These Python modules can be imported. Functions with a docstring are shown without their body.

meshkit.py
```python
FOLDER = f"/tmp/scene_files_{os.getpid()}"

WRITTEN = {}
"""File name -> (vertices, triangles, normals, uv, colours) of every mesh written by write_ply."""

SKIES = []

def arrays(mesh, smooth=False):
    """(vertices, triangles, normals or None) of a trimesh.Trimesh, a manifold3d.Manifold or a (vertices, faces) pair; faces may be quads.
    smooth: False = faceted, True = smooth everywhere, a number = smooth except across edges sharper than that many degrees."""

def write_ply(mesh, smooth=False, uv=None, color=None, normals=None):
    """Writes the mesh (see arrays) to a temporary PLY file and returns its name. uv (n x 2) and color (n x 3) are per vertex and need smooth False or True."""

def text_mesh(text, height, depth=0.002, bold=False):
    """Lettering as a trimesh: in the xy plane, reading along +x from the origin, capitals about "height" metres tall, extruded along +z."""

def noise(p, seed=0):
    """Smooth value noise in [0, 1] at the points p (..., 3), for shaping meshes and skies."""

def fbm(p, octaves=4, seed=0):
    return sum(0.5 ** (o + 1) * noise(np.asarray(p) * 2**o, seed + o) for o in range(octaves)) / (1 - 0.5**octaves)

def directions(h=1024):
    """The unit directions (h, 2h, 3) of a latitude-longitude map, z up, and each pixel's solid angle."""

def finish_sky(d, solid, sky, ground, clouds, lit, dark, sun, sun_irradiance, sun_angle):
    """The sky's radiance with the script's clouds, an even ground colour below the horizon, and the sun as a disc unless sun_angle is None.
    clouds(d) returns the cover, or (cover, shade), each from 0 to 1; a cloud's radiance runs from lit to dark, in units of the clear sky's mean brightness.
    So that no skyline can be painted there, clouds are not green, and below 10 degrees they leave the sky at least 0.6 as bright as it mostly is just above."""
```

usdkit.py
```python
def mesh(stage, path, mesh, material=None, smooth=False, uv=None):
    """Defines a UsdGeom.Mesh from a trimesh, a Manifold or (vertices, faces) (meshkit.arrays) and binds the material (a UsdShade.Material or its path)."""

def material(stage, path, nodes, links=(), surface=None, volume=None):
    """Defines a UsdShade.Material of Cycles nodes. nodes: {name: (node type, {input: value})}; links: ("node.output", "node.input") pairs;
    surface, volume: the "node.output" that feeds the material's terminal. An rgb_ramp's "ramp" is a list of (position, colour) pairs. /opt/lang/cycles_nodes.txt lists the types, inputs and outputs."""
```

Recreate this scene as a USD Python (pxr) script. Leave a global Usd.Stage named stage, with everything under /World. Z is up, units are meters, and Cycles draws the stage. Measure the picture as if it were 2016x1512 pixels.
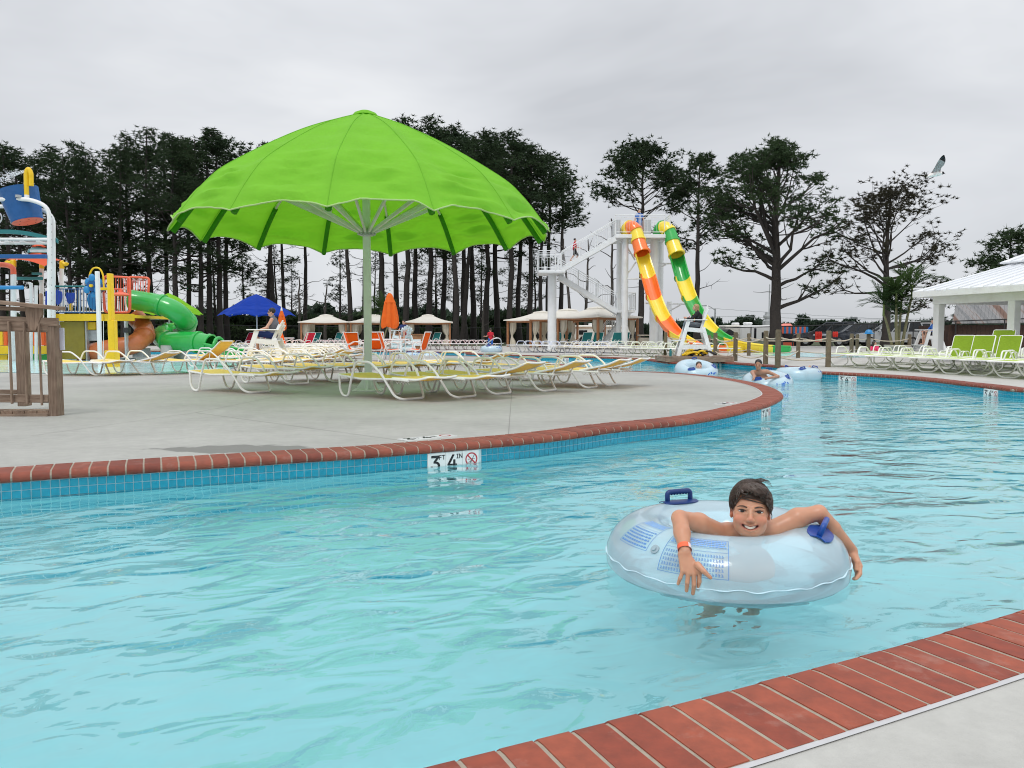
import math, random
import numpy as np, trimesh, usdkit, meshkit
from pxr import Usd, UsdGeom, UsdLux, UsdShade, Sdf, Gf, Vt

PI = math.pi
stage = Usd.Stage.CreateInMemory()
UsdGeom.SetStageUpAxis(stage, 'Z'); UsdGeom.SetStageMetersPerUnit(stage, 1.0)
UsdGeom.Xform.Define(stage, '/World')
UsdGeom.Scope.Define(stage, '/World/Looks')

# ---------------------------------------------------------------- camera, sky, sun, exposure
F, EYE, HOR = 1550.0, 0.9, 657.0
PITCH = math.atan((756 - HOR) / F)
cam = UsdGeom.Camera.Define(stage, '/World/camera')
cam.CreateHorizontalApertureAttr(36.0); cam.CreateVerticalApertureAttr(27.0)
cam.CreateFocalLengthAttr(36.0 * F / 2016)
cam.AddTranslateOp().Set((0, 0, EYE)); cam.AddRotateXOp().Set(90 - math.degrees(PITCH))
cam.CreateClippingRangeAttr((0.05, 20000.0))
cam.CreateExposureAttr(0.22)
SUN_EL, SUN_AZ = math.radians(58), math.radians(200)      # azimuth from +y towards +x
sun = UsdLux.DistantLight.Define(stage, '/World/sun')
sun.CreateIntensityAttr(0.25); sun.CreateAngleAttr(18.0); sun.CreateColorAttr((1.0, 0.97, 0.92))
sun.CreateNormalizeAttr(True)
sun.AddRotateZOp().Set(-math.degrees(SUN_AZ)); sun.AddRotateXOp().Set(math.degrees(SUN_EL) - 90)
sky = UsdLux.DomeLight.Define(stage, '/World/sky')
sky.GetPrim().SetCustomDataByKey('kind', 'structure')
SKY_S = 0.1
CL = 6.75      # overcast cloud radiance in the sky texture's own units
nodes = {
    'sk': ('sky_texture', dict(sky_type='single_scattering', sun_disc=False, sun_elevation=SUN_EL, sun_rotation=SUN_AZ)),
    'tc': ('texture_coordinate', {}),
    'mp': ('mapping', dict(scale=(1.1, 1.1, 3.2), location=(1.7, 0.4, 0.3))),
    'n1': ('noise_texture', dict(scale=1.55, detail=5.0, roughness=0.52, distortion=0.35)),
    'mp2': ('mapping', dict(scale=(1.0, 1.0, 2.4), location=(4.2, 9.1, 2.0))),
    'n2': ('noise_texture', dict(scale=0.8, detail=2.0, roughness=0.5)),
    'sc': ('math', dict(math_type='multiply', value2=0.45)),
    'ad': ('math', dict(math_type='multiply_add', value2=0.55)),
    'rp': ('rgb_ramp', dict(ramp=[(0.40, (0.76 * CL, 0.785 * CL, 0.83 * CL)), (0.50, (0.94 * CL, 0.965 * CL, 1.01 * CL)), (0.58, (1.10 * CL, 1.12 * CL, 1.15 * CL))])),
    'sx': ('separate_xyz', {}), 'zg': ('map_range', dict(range_type='smoothstep', from_min=0.25, from_max=1.0, to_min=1.0, to_max=1.75, clamp=True)), 'zm': ('vector_math', dict(math_type='scale')),
    'mx': ('mix', dict(fac=0.96)),
    'bg': ('background_shader', dict(strength=SKY_S)),
}
links = [('tc.generated', 'mp.vector'), ('mp.vector', 'n1.vector'), ('tc.generated', 'mp2.vector'), ('mp2.vector', 'n2.vector'),
         ('n2.fac', 'sc.value1'), ('n1.fac', 'ad.value1'), ('sc.value', 'ad.value3'), ('ad.value', 'rp.fac'),
         ('sk.color', 'mx.color1'), ('rp.color', 'zm.vector1'), ('tc.generated', 'sx.vector'), ('sx.z', 'zg.value'), ('zg.result', 'zm.scale'), ('zm.vector', 'mx.color2'), ('mx.color', 'bg.color')]
skymat = usdkit.material(stage, '/World/Looks/sky_clouds', nodes, links, surface='bg.background')
UsdShade.MaterialBindingAPI.Apply(sky.GetPrim()).Bind(skymat)

# ---------------------------------------------------------------- photograph pixel -> place in the world
CP, SP = math.cos(PITCH), math.sin(PITCH)
def ray(px, py):
    a, b = (px - 1008) / F, -(py - 756) / F
    return np.array([a, CP + b * SP, -SP + b * CP])
def G(px, py, z=0.0):
    d = ray(px, py); t = (z - EYE) / d[2]
    return np.array([d[0] * t, d[1] * t, z])
def A(px, py, Y):
    d = ray(px, py); t = Y / d[1]
    return np.array([d[0] * t, Y, EYE + d[2] * t])
def GX(px, Y):       # point of the ground at depth Y under image column px
    y = HOR + EYE * F / Y
    p = G(px, y); return np.array([p[0] * Y / p[1], Y, 0.0])
def S(Y): return F / Y      # pixels per metre at depth Y

# ---------------------------------------------------------------- mesh builder
def unit(v):
    v = np.asarray(v, float); n = np.linalg.norm(v); return v / n if n > 1e-12 else v
_BOXF = np.array([[0, 2, 3, 1], [4, 5, 7, 6], [0, 1, 5, 4], [2, 6, 7, 3], [0, 4, 6, 2], [1, 3, 7, 5]])
def _chamfer():
    s = np.array([[x, y, z] for x in (-1, 1) for y in (-1, 1) for z in (-1, 1)], float)
    idx, sg, ax = [], [], []
    for c in s:
        for k in range(3):
            sg.append(c); ax.append(k)
    sg = np.array(sg); ax = np.array(ax)
    v = sg * np.where(np.eye(3)[ax] == 1, 1.0, 0.8)
    h = trimesh.convex.convex_hull(v)
    # map the hull's vertices back to ours
    from scipy.spatial import cKDTree
    _, m = cKDTree(v).query(h.vertices)
    return sg, ax, m[h.faces]
_CS, _CA, _CF = _chamfer()
class MB:
    def __init__(self): self.v, self.f, self.n = [], [], 0
    def add(self, v, f):
        v = np.asarray(v, float); f = np.asarray(f, int)
        if f.size == 0: return self
        if f.shape[1] == 4: f = np.vstack([f[:, [0, 1, 2]], f[:, [0, 2, 3]]])
        self.v.append(v); self.f.append(f + self.n); self.n += len(v); return self
    def mesh(self): return np.vstack(self.v), np.vstack(self.f)
    def tri(self, tm): return self.add(tm.vertices, tm.faces)
    def box(self, c, s, rz=0.0, ch=0.0, R=None):
        h = np.asarray(s, float) / 2
        if ch > 0:
            ch = min(ch, h.min() * 0.7)
            v = _CS * (h - ch * (1 - np.eye(3)[_CA])); f = _CF
        else:
            v = np.array([[x, y, z] for x in (-1, 1) for y in (-1, 1) for z in (-1, 1)], float) * h; f = _BOXF
        if R is None and rz:
            R = np.array([[math.cos(rz), -math.sin(rz), 0], [math.sin(rz), math.cos(rz), 0], [0, 0, 1]])
        if R is not None: v = v @ np.asarray(R).T
        return self.add(v + np.asarray(c, float), f)
    def bar(self, a, b, w, h, up=(0, 0, 1), ch=0.0):
        a, b = np.asarray(a, float), np.asarray(b, float); x = unit(b - a)
        y = np.cross(up, x)
        y = unit(y) if np.linalg.norm(y) > 1e-6 else unit(np.cross((0, 1, 0), x))
        z = np.cross(x, y)
        return self.box((a + b) / 2, (np.linalg.norm(b - a), w, h), R=np.stack([x, y, z], 1), ch=ch)
    def tube(self, pts, r, n=8, closed=False, cap=True):
        p = np.asarray(pts, float); m = len(p); r = np.broadcast_to(np.asarray(r, float), (m,))
        t = np.zeros_like(p)
        if closed: t = np.roll(p, -1, 0) - np.roll(p, 1, 0)
        else:
            t[1:-1] = p[2:] - p[:-2]; t[0] = p[1] - p[0]; t[-1] = p[-1] - p[-2]
        t /= np.maximum(np.linalg.norm(t, axis=1, keepdims=True), 1e-9)
        u = np.zeros_like(p)
        ref = np.array([0, 0, 1.0]) if abs(t[0][2]) < 0.9 else np.array([1.0, 0, 0])
        cur = unit(np.cross(np.cross(t[0], ref), t[0]))
        for i in range(m):
            cur = cur - t[i] * (cur @ t[i]); cur = unit(cur); u[i] = cur
        w = np.cross(t, u); a = np.arange(n) * 2 * PI / n
        v = (p[:, None] + r[:, None, None] * (np.cos(a)[None, :, None] * u[:, None] + np.sin(a)[None, :, None] * w[:, None])).reshape(-1, 3)
        i = np.arange(m if closed else m - 1)[:, None]; j = np.arange(n)[None]
        q = np.stack([i * n + j, i * n + (j + 1) % n, ((i + 1) % m) * n + (j + 1) % n, ((i + 1) % m) * n + j], -1).reshape(-1, 4)
        f = np.vstack([q[:, [0, 1, 2]], q[:, [0, 2, 3]]])
        if cap and not closed:
            k = np.arange(1, n - 1)
            f = np.vstack([f, np.stack([0 * k, k + 1, k], 1), (m - 1) * n + np.stack([0 * k, k, k + 1], 1)])
        return self.add(v, f)
    def lathe(self, prof, c=(0, 0, 0), n=24, R=None):
        prof = np.asarray(prof, float); m = len(prof); a = np.arange(n) * 2 * PI / n
        v = np.stack([prof[:, 0, None] * np.cos(a), prof[:, 0, None] * np.sin(a), np.repeat(prof[:, 1, None], n, 1)], -1).reshape(-1, 3)
        if R is not None: v = v @ np.asarray(R).T
        i = np.arange(m - 1)[:, None]; j = np.arange(n)[None]
        q = np.stack([i * n + j, i * n + (j + 1) % n, (i + 1) * n + (j + 1) % n, (i + 1) * n + j], -1).reshape(-1, 4)
        return self.add(v + np.asarray(c, float), q)
    def prism(self, poly, z0, z1):
        from shapely.geometry import Polygon
        g = poly if hasattr(poly, 'exterior') else Polygon(poly)
        m = trimesh.creation.extrude_polygon(g, z1 - z0, engine='earcut'); m.apply_translation((0, 0, z0))
        return self.tri(m)
    def grid(self, P):               # P: (a, b, 3) points
        a, b = P.shape[:2]; i = np.arange(a - 1)[:, None]; j = np.arange(b - 1)[None]
        return self.add(P.reshape(-1, 3), np.stack([i * b + j, i * b + j + 1, (i + 1) * b + j + 1, (i + 1) * b + j], -1).reshape(-1, 4))
    def solid_grid(self, P, N, t):   # a sheet with thickness t along -N
        P = np.asarray(P, float); a, b = P.shape[:2]; Q = P - np.asarray(N) * t
        self.grid(P); self.grid(Q[:, ::-1])
        for e0, e1 in ((P[0], Q[0]), (Q[-1], P[-1])): self.grid(np.stack([e0, e1][::-1]))
        for e0, e1 in ((Q[:, 0], P[:, 0]), (P[:, -1], Q[:, -1])): self.grid(np.stack([e0, e1][::-1]))
        return self
    def text(self, s, h, M, bold=False, depth=0.002, center=True):
        t = meshkit.text_mesh(s, h, depth, bold); v = np.array(t.vertices)
        if center: v[:, :2] -= (v[:, :2].max(0) + v[:, :2].min(0)) / 2
        return self.add(v @ np.asarray(M)[:3, :3].T + np.asarray(M)[:3, 3], t.faces)

def spline(pts, n=8, closed=False):       # Catmull-Rom
    p = np.asarray(pts, float); m = len(p); out = []
    for i in range(m if closed else m - 1):
        g = (lambda k: p[k % m]) if closed else (lambda k: p[min(max(k, 0), m - 1)])
        a, b, c, d = g(i - 1), g(i), g(i + 1), g(i + 2)
        if not closed and i == 0: a = 2 * b - c
        if not closed and i == m - 2: d = 2 * c - b
        for k in range(n):
            t = k / n; out.append(0.5 * (2 * b + (c - a) * t + (2 * a - 5 * b + 4 * c - d) * t * t + (3 * b - a - 3 * c + d) * t ** 3))
    if not closed: out.append(p[-1])
    return np.array(out)
def fillet(pts, r=0.06, n=4):             # polyline with rounded corners
    p = [np.asarray(x, float) for x in pts]; out = [p[0]]
    for a, b, c in zip(p, p[1:], p[2:]):
        l = min(r, 0.48 * np.linalg.norm(b - a), 0.48 * np.linalg.norm(c - b))
        s, e = b + unit(a - b) * l, b + unit(c - b) * l
        for k in range(n + 1):
            t = k / n; out.append((1 - t) ** 2 * s + 2 * t * (1 - t) * b + t * t * e)
    out.append(p[-1]); return np.array(out)
def resample(p, step):
    p = np.asarray(p, float); s = np.r_[0, np.cumsum(np.linalg.norm(np.diff(p, axis=0), axis=1))]
    k = np.arange(0, s[-1], step)
    return np.stack([np.interp(k, s, p[:, i]) for i in range(p.shape[1])], 1), k
def rotz(a): c, s = math.cos(a), math.sin(a); return np.array([[c, -s, 0], [s, c, 0], [0, 0, 1.0]])
def rotx(a): c, s = math.cos(a), math.sin(a); return np.array([[1.0, 0, 0], [0, c, -s], [0, s, c]])
def roty(a): c, s = math.cos(a), math.sin(a); return np.array([[c, 0, s], [0, 1.0, 0], [-s, 0, c]])

# ---------------------------------------------------------------- the scene's objects
_used = {}
def numbered(parent, name):
    k = (str(parent), name); i = _used.get(k, 0); _used[k] = i + 1
    return name if i == 0 else f'{name}_{i:03d}'
def path_of(parent): return '/World' if parent is None else str(parent.GetPath())
def tag(o, label=None, cat=None, group=None, kind=None):
    p = o.GetPrim() if hasattr(o, 'GetPrim') else o
    for k, v in (('label', label), ('category', cat), ('group', group), ('kind', kind)):
        if v: p.SetCustomDataByKey(k, v)
    return p
def place(prim, loc=(0, 0, 0), rz=0.0, sc=(1, 1, 1)):
    x = UsdGeom.Xformable(prim); x.ClearXformOpOrder()
    sc = (sc,) * 3 if np.ndim(sc) == 0 else sc
    x.AddTranslateOp().Set(Gf.Vec3d(*map(float, loc))); x.AddRotateZOp().Set(float(math.degrees(rz))); x.AddScaleOp().Set(Gf.Vec3f(*map(float, sc)))
def thing(name, label, cat, loc=(0, 0, 0), rz=0.0, group=None, kind=None, sc=(1, 1, 1)):
    x = UsdGeom.Xform.Define(stage, '/World/' + numbered('/World', name)); place(x, loc, rz, sc)
    return tag(x, label, cat, group, kind)
def part(parent, name, mb, m, smooth=35, label=None, kind=None, color=None):
    pp = path_of(parent); path = pp + '/' + numbered(pp, name)
    mesh = mb.mesh() if isinstance(mb, MB) else mb
    o = usdkit.mesh(stage, path, mesh, M[m] if isinstance(m, str) else m, smooth=smooth)
    if color is not None:
        UsdGeom.PrimvarsAPI(o).CreatePrimvar('Cd', Sdf.ValueTypeNames.Color3fArray, 'vertex').Set(Vt.Vec3fArray.FromNumpy(np.asarray(color, np.float32)))
    return tag(o, label, None, None, kind)
def single(name, mb, m, label=None, cat=None, group=None, kind=None, smooth=35):
    return tag(part(None, name, mb, m, smooth), label, cat, group, kind)
def dup(root, loc, rz=0.0, label=None, group=None, sc=(1, 1, 1), name=None):
    was = root.GetCustomData()
    r = thing(name or root.GetName(), label or was['label'], was['category'], loc, rz, group or was.get('group'), None, sc)
    r.GetReferences().AddInternalReference(root.GetPath()); r.SetInstanceable(True)
    return r
class Proto:
    """The first use places the thing itself, each later use a copy that references it."""
    def __init__(self, build): self.build, self.root = build, None
    def put(self, loc, rz, label, group=None, sc=(1, 1, 1)):
        if self.root is None:
            self.root = self.build(); place(self.root, loc, rz, sc); tag(self.root, label, None, group); return self.root
        return dup(self.root, loc, rz, label, group, sc)
ORD = ['first', 'second', 'third', 'fourth', 'fifth', 'sixth', 'seventh', 'eighth', 'ninth', 'tenth', 'eleventh', 'twelfth', 'thirteenth', 'fourteenth', 'fifteenth', 'sixteenth', 'seventeenth', 'eighteenth', 'nineteenth', 'twentieth']

# ---------------------------------------------------------------- materials
M = {}
def mat(name, col, rough=0.5, var=0.10, scale=6.0, bump=0.0, bscale=60.0, bdist=0.004, rnd=0.0, dirt=None, dirt_amt=0.0, coord='object', **kw):
    """Principled paint or plastic with slight mottling, optional dirt colour, bump and per-object variation."""
    c = np.asarray(col, float)
    n = {'tc': ('texture_coordinate', {}), 'no': ('noise_texture', dict(scale=scale, detail=5.0, roughness=0.6)),
         'rp': ('rgb_ramp', dict(ramp=[(0.25, c * (1 - var)), (0.75, np.minimum(c * (1 + var), 1))])),
         'rr': ('map_range', dict(from_min=0.3, from_max=0.7, to_min=max(rough - 0.08, 0.02), to_max=min(rough + 0.1, 1))),
         'p': ('principled_bsdf', dict(kw))}
    src = 'tc.object' if coord == 'object' else 'ge.position'
    if coord != 'object': n['ge'] = ('geometry', {})
    l = [(src, 'no.vector'), ('no.fac', 'rp.fac'), ('no.fac', 'rr.value'), ('rr.result', 'p.roughness')]
    out = 'rp.color'
    if dirt is not None:
        n['dn'] = ('noise_texture', dict(scale=scale * 0.35, detail=7.0, roughness=0.68)); n['dr'] = ('map_range', dict(from_min=0.5, from_max=0.72, to_min=0.0, to_max=dirt_amt, clamp=True))
        n['dm'] = ('mix', dict(color2=dirt)); l += [(src, 'dn.vector'), ('dn.fac', 'dr.value'), ('dr.result', 'dm.fac'), (out, 'dm.color1')]; out = 'dm.color'
    if rnd > 0:
        n['oi'] = ('object_info', {}); n['hv'] = ('hsv', dict(saturation=1.0)); n['vr'] = ('map_range', dict(to_min=1 - rnd, to_max=1 + rnd))
        l += [('oi.random', 'vr.value'), ('vr.result', 'hv.value'), (out, 'hv.color')]; out = 'hv.color'
    l.append((out, 'p.base_color'))
    if bump > 0:
        n['bn'] = ('noise_texture', dict(scale=bscale, detail=4.0)); n['bp'] = ('bump', dict(strength=bump, distance=bdist))
        l += [(src, 'bn.vector'), ('bn.fac', 'bp.height'), ('bp.normal', 'p.normal')]
    M[name] = usdkit.material(stage, '/World/Looks/' + name, n, l, surface='p.BSDF'); return M[name]
def cloth(name, col, trans=0.35, var=0.08, scale=3.0, weave=0.0, rough=0.8, tcol=None, through=0.0):
    """Fabric that lets part of the light through."""
    c = np.asarray(col, float)
    n = {'tc': ('texture_coordinate', {}), 'no': ('noise_texture', dict(scale=scale, detail=5.0, roughness=0.6)),
         'rp': ('rgb_ramp', dict(ramp=[(0.25, c * (1 - var)), (0.75, np.minimum(c * (1 + var), 1))])),
         'p': ('principled_bsdf', dict(roughness=rough, specular_ior_level=0.25)), 't': ('translucent_bsdf', dict(color=tcol if tcol is not None else c)),
         'bn': ('noise_texture', dict(scale=scale * 4, detail=3.0)), 'bp': ('bump', dict(strength=0.5, distance=0.025)),
         'm': ('mix_closure', dict(fac=trans))}
    l = [('tc.object', 'no.vector'), ('no.fac', 'rp.fac'), ('rp.color', 'p.base_color'), ('tc.object', 'bn.vector'), ('bn.fac', 'bp.height'), ('bp.normal', 'p.normal'), ('p.BSDF', 'm.closure1'), ('t.BSDF', 'm.closure2')]
    surf = 'm.closure'
    if through > 0:
        n['tr'] = ('transparent_bsdf', {}); n['m2'] = ('mix_closure', dict(fac=through)); l += [('m.closure', 'm2.closure1'), ('tr.BSDF', 'm2.closure2')]; surf = 'm2.closure'
    M[name] = usdkit.material(stage, '/World/Looks/' + name, n, l, surface=surf); return M[name]

mat('white_paint', (0.78, 0.79, 0.79), 0.4, 0.04, 5, dirt=(0.5, 0.49, 0.45), dirt_amt=0.35)
mat('white_frame', (0.80, 0.80, 0.78), 0.32, 0.04, 9, dirt=(0.55, 0.53, 0.47), dirt_amt=0.4, rnd=0.05)
mat('cream_frame', (0.70, 0.68, 0.58), 0.35, 0.05, 9, rnd=0.06)
mat('white_steel', (0.74, 0.76, 0.77), 0.35, 0.05, 2.5, dirt=(0.5, 0.5, 0.48), dirt_amt=0.4)
mat('pole_paint', (0.58, 0.64, 0.57), 0.4, 0.06, 7, dirt=(0.32, 0.31, 0.26), dirt_amt=0.3)
mat('grey_steel', (0.42, 0.44, 0.45), 0.35, 0.1, 6, metallic=0.5)
mat('galvanised', (0.50, 0.52, 0.53), 0.4, 0.12, 12, metallic=0.6)
mat('stainless', (0.62, 0.63, 0.64), 0.22, 0.05, 9, metallic=1.0)
mat('black_steel', (0.02, 0.021, 0.022), 0.5, 0.15, 6)
mat('dark_bolt', (0.03, 0.03, 0.03), 0.5, 0.2, 20)
for nm, c in dict(yellow=(0.80, 0.52, 0.0100), orange=(0.80, 0.13, 0.012), coral=(0.80, 0.14, 0.07), blue=(0.004, 0.085, 0.27), royal=(0.01, 0.05, 0.40), teal=(0.012, 0.16, 0.17),
                  green=(0.02, 0.36, 0.055), sky=(0.02, 0.22, 0.50), rust=(0.55, 0.16, 0.055), lime=(0.28, 0.62, 0.03), olive=(0.24, 0.19, 0.012)).items():
    mat('paint_' + nm, c, 0.33, 0.08, 4, dirt=tuple(np.array(c) * 0.6 + 0.03), dirt_amt=0.35, coat_weight=0.05)
for nm, c in dict(yellow=(0.87, 0.67, 0.045), orange=(0.87, 0.17, 0.02), green=(0.02, 0.37, 0.06)).items():
    mat('slide_' + nm, c, 0.22, 0.06, 1.5, dirt=tuple(np.array(c) * 0.75 + 0.02), dirt_amt=0.3, coat_weight=0.5)
cloth('sling_yellow', (0.93, 0.74, 0.20), 0.22, 0.07, 5, tcol=(0.8, 0.42, 0.03))
cloth('sling_pale', (0.84, 0.70, 0.33), 0.22, 0.07, 5)
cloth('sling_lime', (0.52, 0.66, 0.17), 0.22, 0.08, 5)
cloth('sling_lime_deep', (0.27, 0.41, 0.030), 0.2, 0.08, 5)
cloth('sling_pink', (0.75, 0.18, 0.22), 0.2, 0.10, 5)
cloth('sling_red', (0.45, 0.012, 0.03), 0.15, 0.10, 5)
cloth('sling_blue', (0.07, 0.20, 0.58), 0.2, 0.10, 5)
cloth('sling_orange', (0.88, 0.15, 0.01), 0.25, 0.06, 5)
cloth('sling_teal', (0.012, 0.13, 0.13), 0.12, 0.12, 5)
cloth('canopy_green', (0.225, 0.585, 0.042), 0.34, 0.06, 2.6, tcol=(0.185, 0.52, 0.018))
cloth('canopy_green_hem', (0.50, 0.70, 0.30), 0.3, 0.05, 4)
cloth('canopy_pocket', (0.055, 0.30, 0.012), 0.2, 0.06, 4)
cloth('canopy_lime', (0.26, 0.60, 0.03), 0.4, 0.06, 2)
cloth('canopy_blue', (0.006, 0.045, 0.36), 0.25, 0.08, 2)
cloth('canopy_coral', (0.80, 0.13, 0.06), 0.35, 0.06, 2)
cloth('canopy_orange', (0.80, 0.17, 0.025), 0.22, 0.10, 4)
cloth('canvas', (0.84, 0.81, 0.74), 0.3, 0.04, 2)
cloth('curtain', (0.72, 0.67, 0.56), 0.35, 0.07, 3)
mat('teak', (0.34, 0.15, 0.065), 0.6, 0.3, 6, bump=0.3)
mat('plastic_blue', (0.008, 0.06, 0.30), 0.3, 0.08, 8)
mat('plastic_navy', (0.006, 0.03, 0.14), 0.35, 0.08, 8)
mat('rope', (0.52, 0.46, 0.36), 0.9, 0.2, 40, bump=0.6, bscale=120)
mat('tin_wall', (0.75, 0.76, 0.76), 0.4, 0.05, 1)
mat('glass_dark', (0.012, 0.015, 0.017), 0.08, 0.1, 2)
mat('tyre', (0.02, 0.02, 0.02), 0.8, 0.1, 8)
mat('print_red', (0.42, 0.012, 0.03), 0.45, 0.05, 9)
mat('print_black', (0.012, 0.012, 0.014), 0.45, 0.05, 9)
mat('print_blue', (0.03, 0.15, 0.55), 0.45, 0.08, 30)
mat('print_pale_blue', (0.22, 0.42, 0.80), 0.45, 0.08, 30)
mat('ceramic_white', (0.74, 0.76, 0.75), 0.2, 0.05, 7)
mat('stone_pot', (0.46, 0.42, 0.35), 0.8, 0.12, 8, bump=0.3)

# ================================================================ THE SETTING: ground, decks, pool, water
def concrete(name, col, joints=0.0):
    c = np.asarray(col)
    n = {'ge': ('geometry', {}), 'n1': ('noise_texture', dict(scale=0.55, detail=8.0, roughness=0.62)), 'n2': ('noise_texture', dict(scale=9.0, detail=6.0, roughness=0.7)),
         'n3': ('noise_texture', dict(scale=260.0, detail=3.0)), 'r1': ('rgb_ramp', dict(ramp=[(0.3, c * 0.84), (0.5, c), (0.7, np.minimum(c * 1.12, 1))])),
         'r2': ('map_range', dict(from_min=0.25, from_max=0.75, to_min=0.88, to_max=1.10)), 'mu': ('mix', dict(mix_type='multiply', fac=1.0)),
         'mp': ('mapping', dict(scale=(1.0, 3.0, 1.0))), 'st': ('noise_texture', dict(scale=0.9, detail=6.0, roughness=0.7)), 'sr': ('map_range', dict(from_min=0.56, from_max=0.72, to_min=0.0, to_max=0.40, clamp=True)),
         'sm': ('mix', dict(color2=tuple(c * 0.62))), 'rr': ('map_range', dict(to_min=0.62, to_max=0.9)), 'p': ('principled_bsdf', dict(specular_ior_level=0.35)),
         'bp': ('bump', dict(strength=0.35, distance=0.003)), 'bp2': ('bump', dict(strength=0.25, distance=0.02))}
    l = [('ge.position', 'n1.vector'), ('ge.position', 'n2.vector'), ('ge.position', 'n3.vector'), ('n1.fac', 'r1.fac'), ('n2.fac', 'r2.value'), ('r1.color', 'mu.color1'), ('r2.result', 'mu.color2'),
         ('ge.position', 'mp.vector'), ('mp.vector', 'st.vector'), ('st.fac', 'sr.value'), ('sr.result', 'sm.fac'), ('mu.color', 'sm.color1'), ('n2.fac', 'rr.value'), ('rr.result', 'p.roughness'), ('n3.fac', 'bp.height'), ('n2.fac', 'bp2.height'), ('bp2.normal', 'bp.normal'), ('bp.normal', 'p.normal')]
    out = 'sm.color'
    if joints:      # the damp patch at the pool's edge
        w = G(468, 884)
        n.update({'ds': ('mapping', dict(location=(-w[0] / 0.62, -w[1] / 0.24, 0), scale=(1 / 0.62, 1 / 0.24, 1))), 'gr': ('vector_math', dict(math_type='length')),
                  'wn': ('noise_texture', dict(scale=5.0, detail=5.0)), 'wa': ('math', dict(math_type='multiply_add', value2=1.6, value3=-0.8)), 'ws': ('math', dict(math_type='add')),
                  'wr': ('map_range', dict(from_min=0.80, from_max=1.0, to_min=0.8, to_max=0.0, clamp=True)), 'wm': ('mix', dict(color2=tuple(c * 0.42)))})
        l += [('ge.position', 'ds.vector'), ('ds.vector', 'gr.vector1'), ('ge.position', 'wn.vector'), ('wn.fac', 'wa.value1'), ('gr.value', 'ws.value1'), ('wa.value', 'ws.value2'), ('ws.value', 'wr.value'), ('wr.result', 'wm.fac'), (out, 'wm.color1')]
        out = 'wm.color'
    l.append((out, 'p.base_color'))
    M[name] = usdkit.material(stage, '/World/Looks/' + name, n, l, surface='p.BSDF')
concrete('concrete_island', (0.375, 0.374, 0.350), 1)
concrete('concrete_near', (0.445, 0.442, 0.415))
concrete('concrete_far', (0.45, 0.44, 0.415))
mat('grass', (0.055, 0.075, 0.028), 0.9, 0.4, 0.7, dirt=(0.16, 0.13, 0.08), dirt_amt=0.7, bump=0.5, bscale=20, bdist=0.05, coord='world')
mat('pool_plaster', (0.42, 0.82, 0.865), 0.6, 0.05, 0.8, dirt=(0.34, 0.75, 0.80), dirt_amt=0.5, coord='world')
mat('grout', (0.52, 0.66, 0.68), 0.8, 0.08, 30)
mat('caulk', (0.50, 0.50, 0.51), 0.6, 0.06, 20)
mat('mortar', (0.34, 0.295, 0.235), 0.9, 0.16, 40, bump=0.5, coord='world')
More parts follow.
